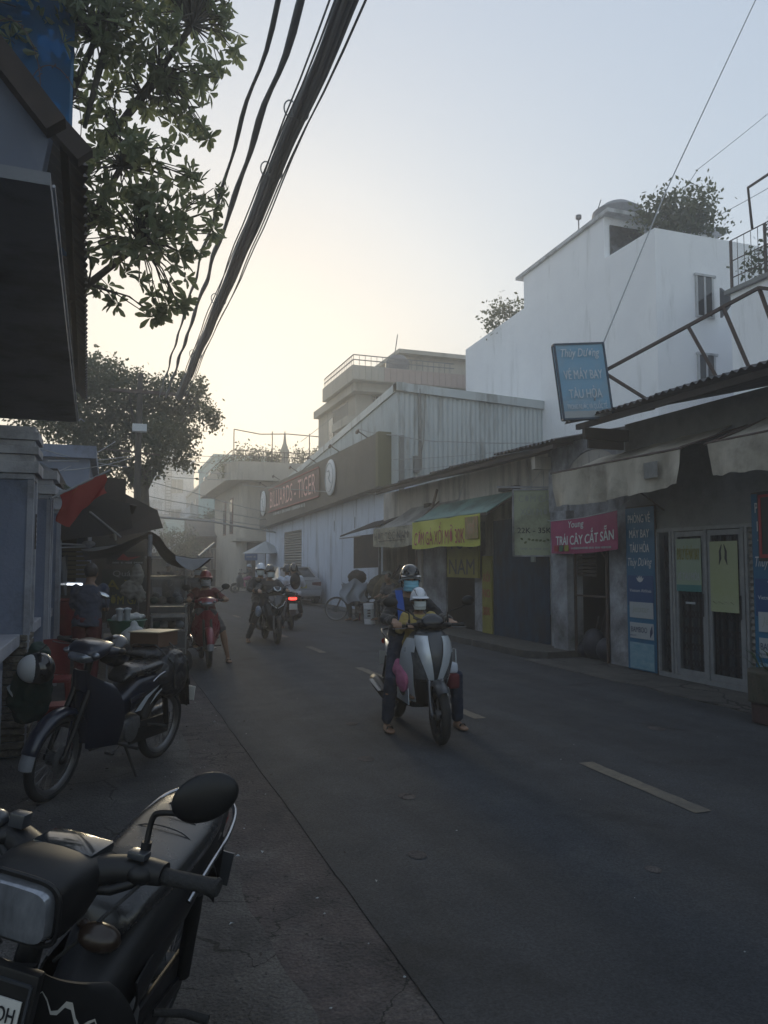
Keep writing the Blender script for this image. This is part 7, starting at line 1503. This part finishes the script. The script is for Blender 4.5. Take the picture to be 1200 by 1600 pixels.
# 2. crimson motorbike with woman
A1 = (1.47, 12.62, .014); AR1 = hdg(-.02, -1)
underbone('crimson step-through motorbike ridden towards the camera by the kerb', A1, AR1, P_red, P_red, decal=False, lean=rad(1.5), stand=False, accent=P_red)
J = seated(hx=-.20, hz=.80, lean=.06, hh=.86, footL=(-.02, .36, .0), footR=(.10, -.17, .27), gl=(.285, .285, 1.0), gr=(.285, -.285, 1.0), face=(1, 0, 0))
person('woman in maroon shirt with red helmet and pale mask on crimson motorbike', A1, AR1, J, C_maroon, C_grey, SK, .011, mask=Mk_grey, helmet=(Hm_red, 'plain'), sleeve='short', legs='short')
# 3. black scooter with two riders
A2 = (3.12, 15.62, .014); AR2 = hdg(.0, -1)
scooter('black scooter with chrome brow carrying two riders in mid street', A2, AR2, P_gloss, P_black, lean=rad(-2), face='chrome')
J = seated(hx=-.22, hz=.84, lean=.06, hh=.93, footL=(.12, .19, .28), footR=(-.02, -.46, .0), face=(1, .1, 0))
person('rider in dark grey jacket and black helmet steering the black scooter', A2, AR2, J, C_grey, C_black, SK, .012, mask=Mk_white, helmet=(Hm_black, 'plain'))
J = seated(hx=-.50, hz=.88, lean=.02, hh=.92, footL=(-.28, .22, .30), footR=(-.28, -.22, .30), kx=-.12, kz=.75, gl=(-.18, .20, .98), gr=(-.18, -.20, .98), face=(1, -.3, 0)); J['gripL'] = J['gripR'] = None
J = {a: ((b[0], b[1] - (.13 if a not in ('face',) else 0), b[2]) if isinstance(b, tuple) else b) for a, b in J.items()}
person('pillion rider with white helmet peering past the shoulder on black scooter', A2, AR2, J, C_grey, C_black, SK, .012, mask=Mk_white, helmet=(Hm_white, 'plain'))
m = MB(); B3 = thing('bag', 'blue and white shopping bag hanging beside black scooter', 'bag', A2, AR2, local=True); m.ell((.15, -.28, .62), (.11, .06, .11), n=14, k=8); remesh(m, 'bag_body', mat('blue_white_bag', (.10, .16, .26), .6, col2=(.4, .42, .46), scale=14), B3, .014, wrinkle=.012)
# 4. two people in white going away, lit tail lamp
A3 = (4.13, 18.75, .014); AR3 = hdg(.05, 1)
scooter('dark red scooter riding away with its tail lamp lit', A3, AR3, P_gloss, P_black, tail=P_taillit, mirrors=(1, 1))
J = seated(hx=-.18, hz=.84, lean=.08, hh=.95, face=(1, 0, 0)); person('rider in pale shirt and black helmet leading the white shirted pair', A3, AR3, J, C_white, C_black, SK, .014, helmet=(Hm_black, 'plain'))
J = seated(hx=-.52, hz=.86, lean=.05, hh=.95, footL=(-.28, .22, .30), footR=(-.28, -.22, .30), kx=-.12, kz=.72, gl=(-.2, .22, 1.0), gr=(-.2, -.22, 1.0), face=(1, 0, 0)); J['gripL'] = J['gripR'] = None
J = {a: ((b[0], b[1] - (.10 if a not in ('face',) else 0), b[2]) if isinstance(b, tuple) else b) for a, b in J.items()}
pil = person('pillion passenger in white shirt with dark satchel seen from behind', A3, AR3, J, C_white, C_black, SK, .014, helmet=(Hm_black, 'plain')); m = MB(); m.ell((-.66, -.10, 1.16), (.07, .13, .20), n=14, k=8); m.build('backpack', C_black, pil, sm=60)
# 5. small scooter crossing at the corner
A4 = (6.9, 41.0, .014); AR4 = hdg(-1, .05)
scooter('small dark scooter turning left before the corner house', A4, AR4, P_dgrey, P_black)
J = seated(hx=-.2, hz=.84, lean=.05, hh=.92); person('hazy rider in white helmet crossing before the corner house', A4, AR4, J, C_grey, C_pinkc, SK, .018, helmet=(Hm_white, 'plain'))
# 6. distant bikes beyond the stall
A5 = (2.15, 31, .014); scooter('distant black scooter coming along the left lane', A5, hdg(0, -1), P_black, P_black, face='chrome')
person('distant dark clothed rider on the left lane scooter', A5, hdg(0, -1), seated(), C_grey, C_black, SK2, .018, helmet=(Hm_grey, 'plain'))
A6 = (3.3, 36, .014); scooter('distant scooter riding away with a glowing tail lamp', A6, hdg(-.1, 1), P_dgrey, P_black, tail=P_taillit)
person('distant rider in dark top riding away behind the stall', A6, hdg(-.1, 1), seated(), C_black, C_black, SK2, .018, helmet=(Hm_grey, 'plain'))

# 7. silver saloon parked at the blue wall
CR = thing('parked_car', 'silver saloon parked tail towards camera by the blue wall', 'car', (6.95, 31.2, .02), math.pi / 2, local=True)
paint = mat('silver_car_paint', (.34, .35, .37), .3, metal=.4, coat=.6); L2 = 2.2; W2 = .86
def car_sec(x, zb, zt, w): return [Vector((x, w * .94, zb)), Vector((x, w, zb + (zt - zb) * .35)), Vector((x, w * .985, zb + (zt - zb) * .75)), Vector((x, w * .90, zt)), Vector((x, 0, zt + .02)), Vector((x, -w * .90, zt)), Vector((x, -w * .985, zb + (zt - zb) * .75)), Vector((x, -w, zb + (zt - zb) * .35)), Vector((x, -w * .94, zb))]
m = MB(); m.skin([car_sec(*q) for q in ((-2.20, .42, .90, .78), (-2.14, .26, .98, .84), (-1.9, .22, 1.02, .86), (-1.5, .22, 1.03, .87), (-.5, .2, .98, .88), (.8, .2, .96, .88), (1.4, .22, .90, .87), (2.0, .26, .78, .83), (2.18, .36, .64, .74))]); bd = m.build('body', paint, CR, sm=40)
def cab(x, z, w): return [Vector((x, w, z)), Vector((x, w * .98, z + .02)), Vector((x, 0, z + .045)), Vector((x, -w * .98, z + .02)), Vector((x, -w, z))]
m = MB(); rg_ = [[Vector((-1.75, .74, 1.0)), Vector((-1.75, -.74, 1.0)), Vector((1.15, -.74, .93)), Vector((1.15, .74, .93))], [Vector((-1.0, .60, 1.40)), Vector((-1.0, -.60, 1.40)), Vector((.15, -.60, 1.42)), Vector((.15, .60, 1.42))]]
m.skin(rg_); m.build('windows', M_darkglass, CR, bev=.04, sm=40)
m = MB(); m.b2((-1.02, -.60, 1.385), (.18, .60, 1.44)); m.build('roof', paint, CR, bev=.03, sm=40)
m = MB()
for s in (1, -1):
    m.bar((-1.74, s * .735, .99), (-1.0, s * .60, 1.41), .06, .07); m.bar((1.12, s * .735, .94), (.15, s * .60, 1.41), .06, .06); m.bar((-.4, s * .75, .98), (-.38, s * .61, 1.41), .07, .05)
m.build('pillars', paint, CR)
m = MB(); m.b2((-2.27, -.80, .30), (-2.1, .80, .56)); m.build('rear_bumper', paint, CR, bev=.05, sm=40); m = MB(); m.b2((-2.24, -.76, .20), (-2.1, .76, .31)); m.build('bumper_skirt', P_black, CR, bev=.02)
for s in (1, -1): m = MB(); m.add([(-2.205, s * .80, .86), (-2.205, s * .80, .70), (-2.225, s * .44, .74), (-2.225, s * .44, .84), (-2.0, s * .875, .90), (-2.0, s * .875, .74)], [(0, 1, 2, 3), (0, 1, 5, 4)]); m.build('tail_light', mat('dark_red_lamp', (.10, .015, .015), .15, coat=.5), CR)
m = MB(); m.b2((-2.235, -.23, .62), (-2.215, .23, .76)); m.build('number_plate', mat('yellow_plate', (.38, .34, .10), .5), CR); m = MB(); scrawl(m, (-2.24, 0, .69), (0, -1, 0), (0, 0, 1), .07, .36); m.build('lettering', M_print_dark, CR)
m = MB(); m.tube([(-2.20, -.5, .90), (-2.21, 0, .915), (-2.20, .5, .90)], .012); m.build('boot_trim', M_chrome, CR)
for x in (-1.35, 1.3):
    for s in (1, -1): m = MB(); m.lathe([(.2, -.1), (.30, -.10), (.32, -.06), (.32, .06), (.30, .10), (.2, .1)], (x, s * .78, .32), 'y', 24, cap=True); wq = m.build('wheel', M_rubber, CR, sm=40); m = MB(); m.lathe([(.19, -.105), (.19, .105)], (x, s * .78, .32), 'y', 18, cap=True); m.build('rim', P_silver, wq)

# 8. walker with conical hat and a bicycle
AW = (1.80, 17.2, .014)
person('street walker in conical hat and dark clothes behind the crimson motorbike', AW, hdg(.05, -1), standing(1.55, wl=(.35, .2, .98), wrr=(.35, -.2, .98), step=.12), C_grey, C_black, SK2, .014, hat='conical', mask=Mk_grey)
def bicycle(label, loc, rz, rx=0):
    T = thing('bicycle', label, 'bicycle', loc, rz, local=True, rx=rx); wheel(T, 'front_wheel', .52, .33, .035); wheel(T, 'rear_wheel', -.52, .33, .035)
    m = MB(); f_ = lambda a, b, r=.014: m.tube([a, b], r, 8); f_((-.52, .05, .33), (-.12, 0, .30)); f_((-.52, -.05, .33), (-.12, 0, .30)); f_((-.52, .05, .33), (-.18, 0, .72)); f_((-.52, -.05, .33), (-.18, 0, .72)); f_((-.12, 0, .30), (-.20, 0, .80)); f_((-.12, 0, .30), (.36, 0, .74)); f_((-.18, 0, .68), (.36, 0, .80)); f_((.35, 0, .86), (.40, 0, .66)); f_((.40, .05, .62), (.52, .05, .33), .011); f_((.40, -.05, .62), (.52, -.05, .33), .011); m.build('frame', M_rust, T, sm=60)
    m = MB(); m.tube([(.22, .28, .98), (.34, .2, .99), (.36, 0, .96), (.34, -.2, .99), (.22, -.28, .98)], .011, 8); m.tube([(.36, 0, .96), (.35, 0, .84)], .012); m.build('handlebar', P_spoke, T, sm=60)
    m = MB(); m.ell((-.22, 0, .86), (.13, .075, .03), n=14, k=6); m.build('saddle', P_seat, T, sm=60)
    m = MB(); m.lathe([(.085, -.004), (.085, .004)], (-.12, -.05, .30), 'y', 20, cap=True); m.bar((-.12, -.06, .30), (-.02, -.08, .18), .014); m.bar((-.12, .06, .30), (-.22, .08, .42), .014); m.b2((-.05, -.15, .165), (.03, -.07, .185)); m.b2((-.25, .07, .41), (-.17, .15, .43)); m.build('crank', P_spoke, T)
    m = MB(); m.b2((-.80, -.09, .70), (-.35, .09, .72)); m.bar((-.72, .08, .70), (-.54, .06, .36), .01); m.bar((-.72, -.08, .70), (-.54, -.06, .36), .01); m.build('rear_rack', M_rust, T)
    return T
bicycle('dark bicycle pushed by the walker in the conical hat', (1.66, 16.7, .014), hdg(.1, -1), rad(3))

# 9. parked midnight blue motorbike on the left
A7 = (.03, 6.185, .014); AR7 = hdg(-.60, -.80)
pk7 = underbone('midnight blue motorbike parked on its stand beside the gate pillars', A7, AR7, P_blueblk, P_gloss, lean=rad(-7) * -1 * -1, steer=rad(6), mirrors=(0, 0), decal=True)
HB = thing('helmet', 'white and black helmet hanging from the parked motorbike handlebar', 'helmet', A7, AR7, local=True)
m = MB(); m.ell((.42, -.30, .84), (.10, .125, .115), n=22, k=14); m.build('shell', Hm_black, HB, sm=70); m = MB(); m.ell((.425, -.315, .842), (.085, .105, .10), (0, 0, .4), n=22, k=14); m.v = [q + Vector((.03, .0, -.0)) for q in m.v]; m.build('white_panel', mat('off_white_shell', (.42, .43, .44), .4), HB, sm=70)
m = MB(); m.tube([(.42, -.30, .95), (.35, -.29, 1.0)], .006); m.build('strap', P_black, HB)
HB2 = thing('helmet', 'open black helmet resting atop the parked motorbike mirror stub', 'helmet', A7, AR7, local=True)
m = MB(); m.ell((-.02, .02, .93), (.135, .11, .12), n=22, k=12); m.build('shell', Hm_black, HB2, sm=70); m = MB(); m.ell((.06, .02, .91), (.07, .085, .07), n=16, k=8); m.build('lining', M_dark, HB2, sm=70)
JK = thing('jacket', 'dark green jacket with white cuff draped over parked motorbike', 'jacket', A7, AR7, local=True)
m = MB(); m.tube([(.32, -.36, .98), (.30, -.46, .82), (.26, -.50, .64)], [.07, .10, .07], 12); m.tube([(.30, -.42, .85), (.22, -.55, .60), (.2, -.56, .42)], [.12, .16, .10], 12); remesh(m, 'cloth', C_green, JK, .014, wrinkle=.016); m = MB(); m.tube([(.335, -.58, .66), (.35, -.60, .645)], .05, 12); m.build('cuff', M_print_grey, JK)
BX = thing('box', 'small brown cardboard box on the parked motorbike rack', 'box', A7, AR7, local=True)
m = MB(); m.b2((-.74, -.17, .905), (-.46, .10, 1.02)); m.build('carton', mat('brown_card', (.10, .055, .035), .7), BX, bev=.004); m = MB(); m.b2((-.75, -.18, 1.021), (-.45, .11, 1.03)); m.build('lid', mat('pale_card_lid', (.28, .24, .18), .5), BX)
BG = thing('saddle_bag', 'bulky black bags strapped over the parked motorbike rear', 'bag', A7, AR7, local=True)
m = MB(); m.ell((-.52, .18, .70), (.22, .10, .19), n=16, k=10); m.ell((-.55, -.14, .76), (.22, .12, .16), n=16, k=10); m.ell((-.5, 0, .86), (.24, .16, .06), n=16, k=8); remesh(m, 'bag_body', mat('black_nylon', (.012, .014, .018), .38, bump=.5, bscale=30), BG, .014, wrinkle=.014); 
m = MB()
for x in (-.42, -.62): m.tube([(x, .29, .60), (x, .27, .80), (x, .1, .93), (x, -.1, .93), (x, -.26, .82)], .008, 6)
m.build('straps', P_seat, BG)

# 10. old moped in the foreground
A8 = (-.13, 2.17, .014); AR8 = hdg(-.43, -.903)
underbone('old black moped with oval mirror filling the near left corner', A8, AR8, P_black, P_black, lean=rad(-13), steer=rad(-6), mirrors=(1, 0), retro=True, tail=False, decal=False)

# ------------------------------------------------------------------ stall goods and street clutter on the left
def crate_cart(label, x, y, z0, w, d, h, glass=True):
    T = thing('food_cart', label, 'cart', (x, y, 0)); m = MB()
    for a in (-1, 1):
        for b in (-1, 1): m.bar((x + a * w / 2, y + b * d / 2, .04), (x + a * w / 2, y + b * d / 2, z0 + h), .022)
    for zz in (z0, z0 + h, .35): 
        for b in (-1, 1): m.bar((x - w / 2, y + b * d / 2, zz), (x + w / 2, y + b * d / 2, zz), .02); 
        for a in (-1, 1): m.bar((x + a * w / 2, y - d / 2, zz), (x + a * w / 2, y + d / 2, zz), .02)
    m.build('frame', M_steel, T); m = MB(); m.b2((x - w / 2, y - d / 2, z0 - .28), (x + w / 2, y + d / 2, z0 - .02)); m.build('counter', mat('dented_steel', (.08, .085, .09), .5, metal=.5, col2=(.05, .05, .055), scale=8), T, bev=.006)
    m = MB(); m.b2((x - w / 2 + .01, y - d / 2 + .005, z0 + .02), (x + w / 2 - .01, y - d / 2 + .012, z0 + h - .02)); m.build('pane', M_glass, T)
    m = MB(); m.b2((x - w / 2, y - d / 2, z0 + h + .01), (x + w / 2, y + d / 2, z0 + h + .03)); m.build('top', M_steel, T)
    for i in range(4): m = MB(); m.ell((x - w * .35 + i * w * .23, y, z0 + .07), (.07, .08, .06), n=10, k=6); m.build('food_tray', (M_greenpl, M_tarp, M_brown, M_print_grey)[i], T, sm=60)
    for a in (-1, 1): m = MB(); m.lathe([(.12, -.02), (.14, -.02), (.14, .02), (.12, .02)], (x + a * w * .42, y - d / 2 - .03, .14), 'y', 18, cap=True); m.build('wheel', M_rubber, T)
    return T
crate_cart('steel and glass food cart under the tarp beside the post', .86, 12.6, .95, .55, .5, .42)
crate_cart('lower steel drink cart in front of the glass one', .84, 11.9, .62, .48, .4, .2)
crate_cart('large dim food cart further under the tarp', .9, 14.6, .95, .8, .6, .75)
TB = thing('stall_table', 'steel table with green tub and plastic bag at the stall', 'table', (.25, 10.4, 0)); m = MB(); m.b2((-.05, 10.1, .66), (.65, 10.7, .69))
for a in (0, .6):
    for b in (10.15, 10.65): m.bar((a, b, 0), (a, b, .66), .025)
m.build('table_frame', M_steel, TB)
TU = thing('tub', 'green plastic tub topped with a clear plastic bag', 'tub', (.2, 10.2, .69)); m = MB(); m.lathe([(.17, .69), (.23, .88), (.25, .89), (.24, .90), (.16, .72), (.0, .72)], (.22, 10.2, 0), 'z', 20); m.build('tub_body', M_greenpl, TU, sm=40)
PB = thing('plastic_bag', 'crumpled clear plastic bag on the green tub', 'bag', (.22, 10.15, .88)); m = MB(); m.ell((.24, 10.15, .93), (.20, .12, .045), n=14, k=8); m.ell((.12, 10.1, .92), (.09, .08, .04), n=10, k=6); remesh(m, 'film', M_bag, PB, .014, wrinkle=.022, wscale=18)
PB2 = thing('plastic_bag', 'bulging white bag of goods under the green tub', 'bag', (.3, 9.8, .6)); m = MB(); m.ell((.30, 9.75, .72), (.16, .12, .13), n=14, k=8); m.ell((.30, 9.75, .86), (.05, .04, .05), n=10, k=6); remesh(m, 'film', M_bag, PB2, .014, wrinkle=.014, wscale=16)
PB3 = thing('plastic_bag', 'pale bags hanging from the tarp post', 'bag', (.4, 11.7, 1.3)); m = MB()
for (x, z, w, h) in ((.38, 1.42, .09, .17), (.28, 1.22, .12, .14), (.42, 1.15, .08, .13)): m.ell((x, 11.6, z), (w, .06, h), n=12, k=8)
remesh(m, 'film', mat('dusty_plastic_film', (.22, .21, .19), .5, translucent=((.3, .3, .28), .3)), PB3, .014, wrinkle=.02, wscale=14)
for i, (x, y, z) in enumerate(((.13, 9.95, 1.12), (.22, 10.0, 1.10))): 
    CP = thing('cup', ('left', 'right')[i] + ' one of two pale round lids above the green tub', 'cup', (x, y, .9)); m = MB(); m.lathe([(.03, .90), (.040, 1.02), (.05, 1.03), (.05, 1.045), (.0, 1.06)], (x, y, 0), 'z', 16, cap=True); m.build('cup_body', M_print_grey, CP, sm=40)
LMP = thing('desk_mirror', 'bright motorbike mirror catching the sky by the stall keeper', 'mirror', (-.08, 9.9, 1)); m = MB(); m.tube([(-.02, 9.95, .9), (-.03, 9.95, 1.15), (-.10, 9.93, 1.24)], .006); m.build('stem', P_black, LMP); m = MB(); m.ell((-.06, 9.9, 1.21), (.085, .02, .035), (0, .45, 0), n=16, k=8); m.build('glass', P_mirror, LMP, sm=60)
# bucket, stools, goods along the wall
def stool(label, x, y, h=.42, w=.30, group=None, rz=0):
    T = thing('stool', label, 'stool', (x, y, 0), rz, group, local=True); m = MB(); m.b2((-w / 2 * .82, -w / 2 * .82, h - .03), (w / 2 * .82, w / 2 * .82, h)); m.build('seat', M_redpl, T, bev=.02, sm=50)
    for a in (-1, 1):
        for b in (-1, 1): m = MB(); m.bar((a * w / 2 * .75, b * w / 2 * .75, h - .03), (a * w / 2, b * w / 2, 0), .035, .02); m.build('leg', M_redpl, T)
    m = MB()
    for a in (-1, 1): m.b2((a * w / 2 * .84 - .006, -w / 2 * .8, h - .10), (a * w / 2 * .84 + .006, w / 2 * .8, h - .03)); m.b2((-w / 2 * .8, a * w / 2 * .84 - .006, h - .10), (w / 2 * .8, a * w / 2 * .84 + .006, h - .03))
    m.build('apron', M_redpl, T); return T
stool('red plastic stool under the parked motorbike front wheel', -.38, 7.0, .44, .30)
stool('red plastic stool against the gate wall near the third pillar', -.55, 9.6, .45, .28)
CH = thing('chair', 'red plastic chair with high back against the gate wall', 'chair', (-.50, 8.5, 0)); m = MB(); m.b2((-.62, 8.3, .42), (-.34, 8.62, .46)); m.build('seat', M_redpl, CH, bev=.01); m = MB(); m.grid(lambda u, v: (-.62 + .26 * u, 8.64 + .03 * math.sin(3.14 * u), .46 + .36 * v), 6, 6, .015); m.build('backrest', M_redpl, CH, sm=60)
for a in (-.60, -.36):
    for b in (8.32, 8.6): m = MB(); m.bar((a, b, 0), (a, b, .42), .03); m.build('leg', M_redpl, CH)
BK = thing('bucket', 'large dark red tub standing beyond the last gate pillar', 'bucket', (-.62, 11.6, .6)); m = MB(); m.lathe([(.18, .62), (.24, 1.08), (.26, 1.09), (.26, 1.11), (.23, 1.11), (.17, .66)], (-.60, 11.5, 0), 'z', 22, cap=True); m.build('tub_body', M_redpl, BK, sm=40)
TBL = thing('low_table', 'dark low table loaded with stall things by the wall', 'table', (-.55, 11.4, 0)); m = MB(); m.b2((-.9, 11.2, .58), (-.2, 11.9, .615)); 
for a in (-.86, -.24):
    for b in (11.24, 11.86): m.bar((a, b, 0), (a, b, .58), .035)
m.build('table_frame', M_brown, TBL)
WP = thing('plastic_bag', 'hanging cloudy plastic sheet by the last gate pillar', 'bag', (-.72, 11.7, 1.2)); m = MB(); m.grid(lambda u, v: (-.78 + .22 * u, 11.75 + .04 * math.sin(u * 12 + v * 4), 1.15 + .58 * v - .05 * math.sin(u * 3.14) * v), 12, 12, .004); m.build('film', mat('cloudy_film', (.20, .21, .23), .4, alpha=((.8, .8, .8), .35)), WP, sm=60)
# keeper seen from behind, seated helper, person at right
person('stall keeper in dusky blue shirt seen from behind in the dark', (-.25, 10.3, 0), hdg(.25, 1), standing(1.62, wl=(.33, .12, 1.02), wrr=(.33, -.16, 1.02), bend=.25), C_darkblue, C_maroon, SK2, .013, hair=(HAIR, 'short'), sleeve='short')
sit = dict(hip=(-.05, 0, .48), chest=(.0, 0, .78), neck=(.04, 0, .94), head=(.08, 0, 1.08), face=(1, 0, -.1))
for q, s in (('L', 1), ('R', -1)): sit.update({'sh' + q: (.03, s * .165, .89), 'el' + q: (.10, s * .22, .66), 'wr' + q: (.30, s * .14, .62), 'hd' + q: (1, 0, -.2), 'pn' + q: (0, 0, -1), 'hp' + q: (-.02, s * .09, .46), 'kn' + q: (.38, s * .13, .46), 'an' + q: (.36, s * .13, .085), 'toe' + q: (.48, s * .14, .005)})
person('person sitting in shade behind the scrap cart by barber shop', (6.9, 18.9, .13), hdg(-1, -.5), sit, C_grey, C_black, SK2, .014, hair=(HAIR, 'short'), sleeve='short')
stool('dark stool under the person sitting behind the scrap cart', 6.93, 18.92, .42, .3)
person('second seated figure half hidden behind the scrap cart', (6.7, 20.6, .02), hdg(-1, -.6), sit, C_black, C_grey, SK2, .014, hair=(HAIR, 'short'))
stool('stool under the half hidden figure by the scrap cart', 6.73, 20.62, .42, .3)
# scrap cart, cloth, bucket, bicycle at the blue wall
bicycle('old bicycle draped with a pale cloth at the blue wall', (6.35, 20.2, .02), hdg(-.85, .5), rad(4))
CL = thing('cloth', 'pale grey cloth hanging over the old bicycle', 'cloth', (6.3, 20.1, .5)); m = MB(); m.grid(lambda u, v: (5.90 + .72 * u + .05 * math.sin(v * 7), 19.95 + .10 * math.sin(u * 13 + v * 3) * v, 1.12 - .07 * math.sin(u * 9) - (.62 - .25 * abs(u - .5)) * v), 22, 12, .005); m.build('drape', mat('pale_blue_cloth', (.28, .31, .36), .85), CL, sm=60)
SCp = thing('scrap_cart', 'cart heaped with sacks and bundled straw by blue wall', 'cart', (6.9, 19.8, 0)); m = MB(); m.b2((6.45, 19.2, .50), (7.5, 20.1, .54))
for a in (6.5, 7.45):
    for b in (19.25, 20.05): m.bar((a, b, 0), (a + .03, b, .5), .03)
m.bar((6.4, 19.2, .1), (7.0, 19.2, .5), .02); m.bar((6.9, 19.2, .1), (6.5, 19.2, .5), .02); m.build('frame', M_rust, SCp)
m = MB(); m.ell((6.98, 19.7, .93), (.42, .34, .36), n=20, k=12); m.ell((7.3, 19.6, .86), (.25, .3, .28), n=16, k=10); remesh(m, 'straw_bundle', mat('dull_straw', (.13, .105, .07), .95, col2=(.06, .05, .035), scale=7, stretch=(6, 6, .8), bump=1, bscale=40), SCp, .03, wrinkle=.04)
m = MB(); rs3 = random.Random(3)
for i in range(60): a = rs3.uniform(-1.2, 1.2); m.tube([(6.98 + .05 * a, 19.5, 1.28), (6.98 + .36 * math.sin(a), 19.42 - .1 * math.cos(a), 1.0), (6.98 + .44 * math.sin(a), 19.4, .62 + .1 * rs3.random())], .008, 4)
o = m.build('straw_strands', mat('straw_strand', (.19, .15, .09), .9), SCp); o['kind'] = 'stuff'
for (x, y, z, r, mt) in ((6.55, 20.6, 1.2, .28, M_brown), (7.3, 20.2, 1.25, .2, M_print_grey), (7.6, 19.7, 1.0, .25, M_brown)): m = MB(); m.ell((x, y, z), (r, r * .8, r * .75), n=14, k=8); remesh(m, 'sack', mt, SCp, .03, wrinkle=.03)
m = MB(); m.tube([(7.3, 19.9, 1.2), (7.55, 19.8, 1.55)], .03); m.tube([(7.35, 19.9, 1.2), (7.62, 19.7, 1.45)], .02); m.build('stick', M_rust, SCp)
BW2 = thing('bucket', 'white paint bucket with a dark label near the scrap cart', 'bucket', (6.35, 19.0, .02)); m = MB(); m.lathe([(.14, .02), (.165, .50), (.175, .51), (.175, .55), (.16, .55)], (6.42, 19.1, 0), 'z', 22, cap=True); m.build('pail', M_print_white, BW2, sm=40); m = MB(); m.lathe([(.153, .16), (.164, .42)], (6.42, 19.1, 0), 'z', 22); m.v = [q for q in m.v]; m.build('label_band', M_print_grey, BW2, sm=40)
m = MB()
for i in range(3): m.b2((6.30, 18.925 - .0, .22 + .07 * i), (6.38, 18.935, .26 + .07 * i))
m.build('lettering', M_print_dark, BW2)
SM = thing('sign_mount', 'black pole on a round base beside the scrap cart', 'stand', (6.75, 17.6, .1)); m = MB(); m.lathe([(.0, .14), (.25, .14), (.22, .17), (.03, .2), (.025, .3), (.025, 1.35)], (6.75, 17.6, 0), 'z', 20, cap=True); m.build('pole', P_black, SM, sm=40)
EB = thing('box', 'pale wall box standing on the pavement under barber awning', 'box', (7.2, 18.0, .13)); m = MB(); m.b2((6.95, 18.0, .13), (7.3, 18.3, .75)); m.build('carton', M_print_grey, EB, bev=.01); m = MB(); m.b2((6.97, 17.99, .3), (7.28, 17.998, .4)); m.build('stripe', M_grey, EB)
stool('small red stool near the doorway of the barber', 7.1, 17.0, .35, .26)
# -- air
hz = MB(); hz.b2((-40, -12, -1.0), (60, 125, 19)); hm = bpy.data.materials.new('haze_air'); hm.use_nodes = True; t = hm.node_tree; t.nodes.clear()
ho = t.nodes.new('ShaderNodeOutputMaterial'); pv = t.nodes.new('ShaderNodeVolumePrincipled'); pv.inputs['Color'].default_value = (.97, .98, 1.0, 1); pv.inputs['Density'].default_value = HAZE_D; pv.inputs['Anisotropy'].default_value = HAZE_G
t.links.new(pv.outputs[0], ho.inputs['Volume']); hzo = hz.build('haze', hm); hzo['kind'] = 'stuff'
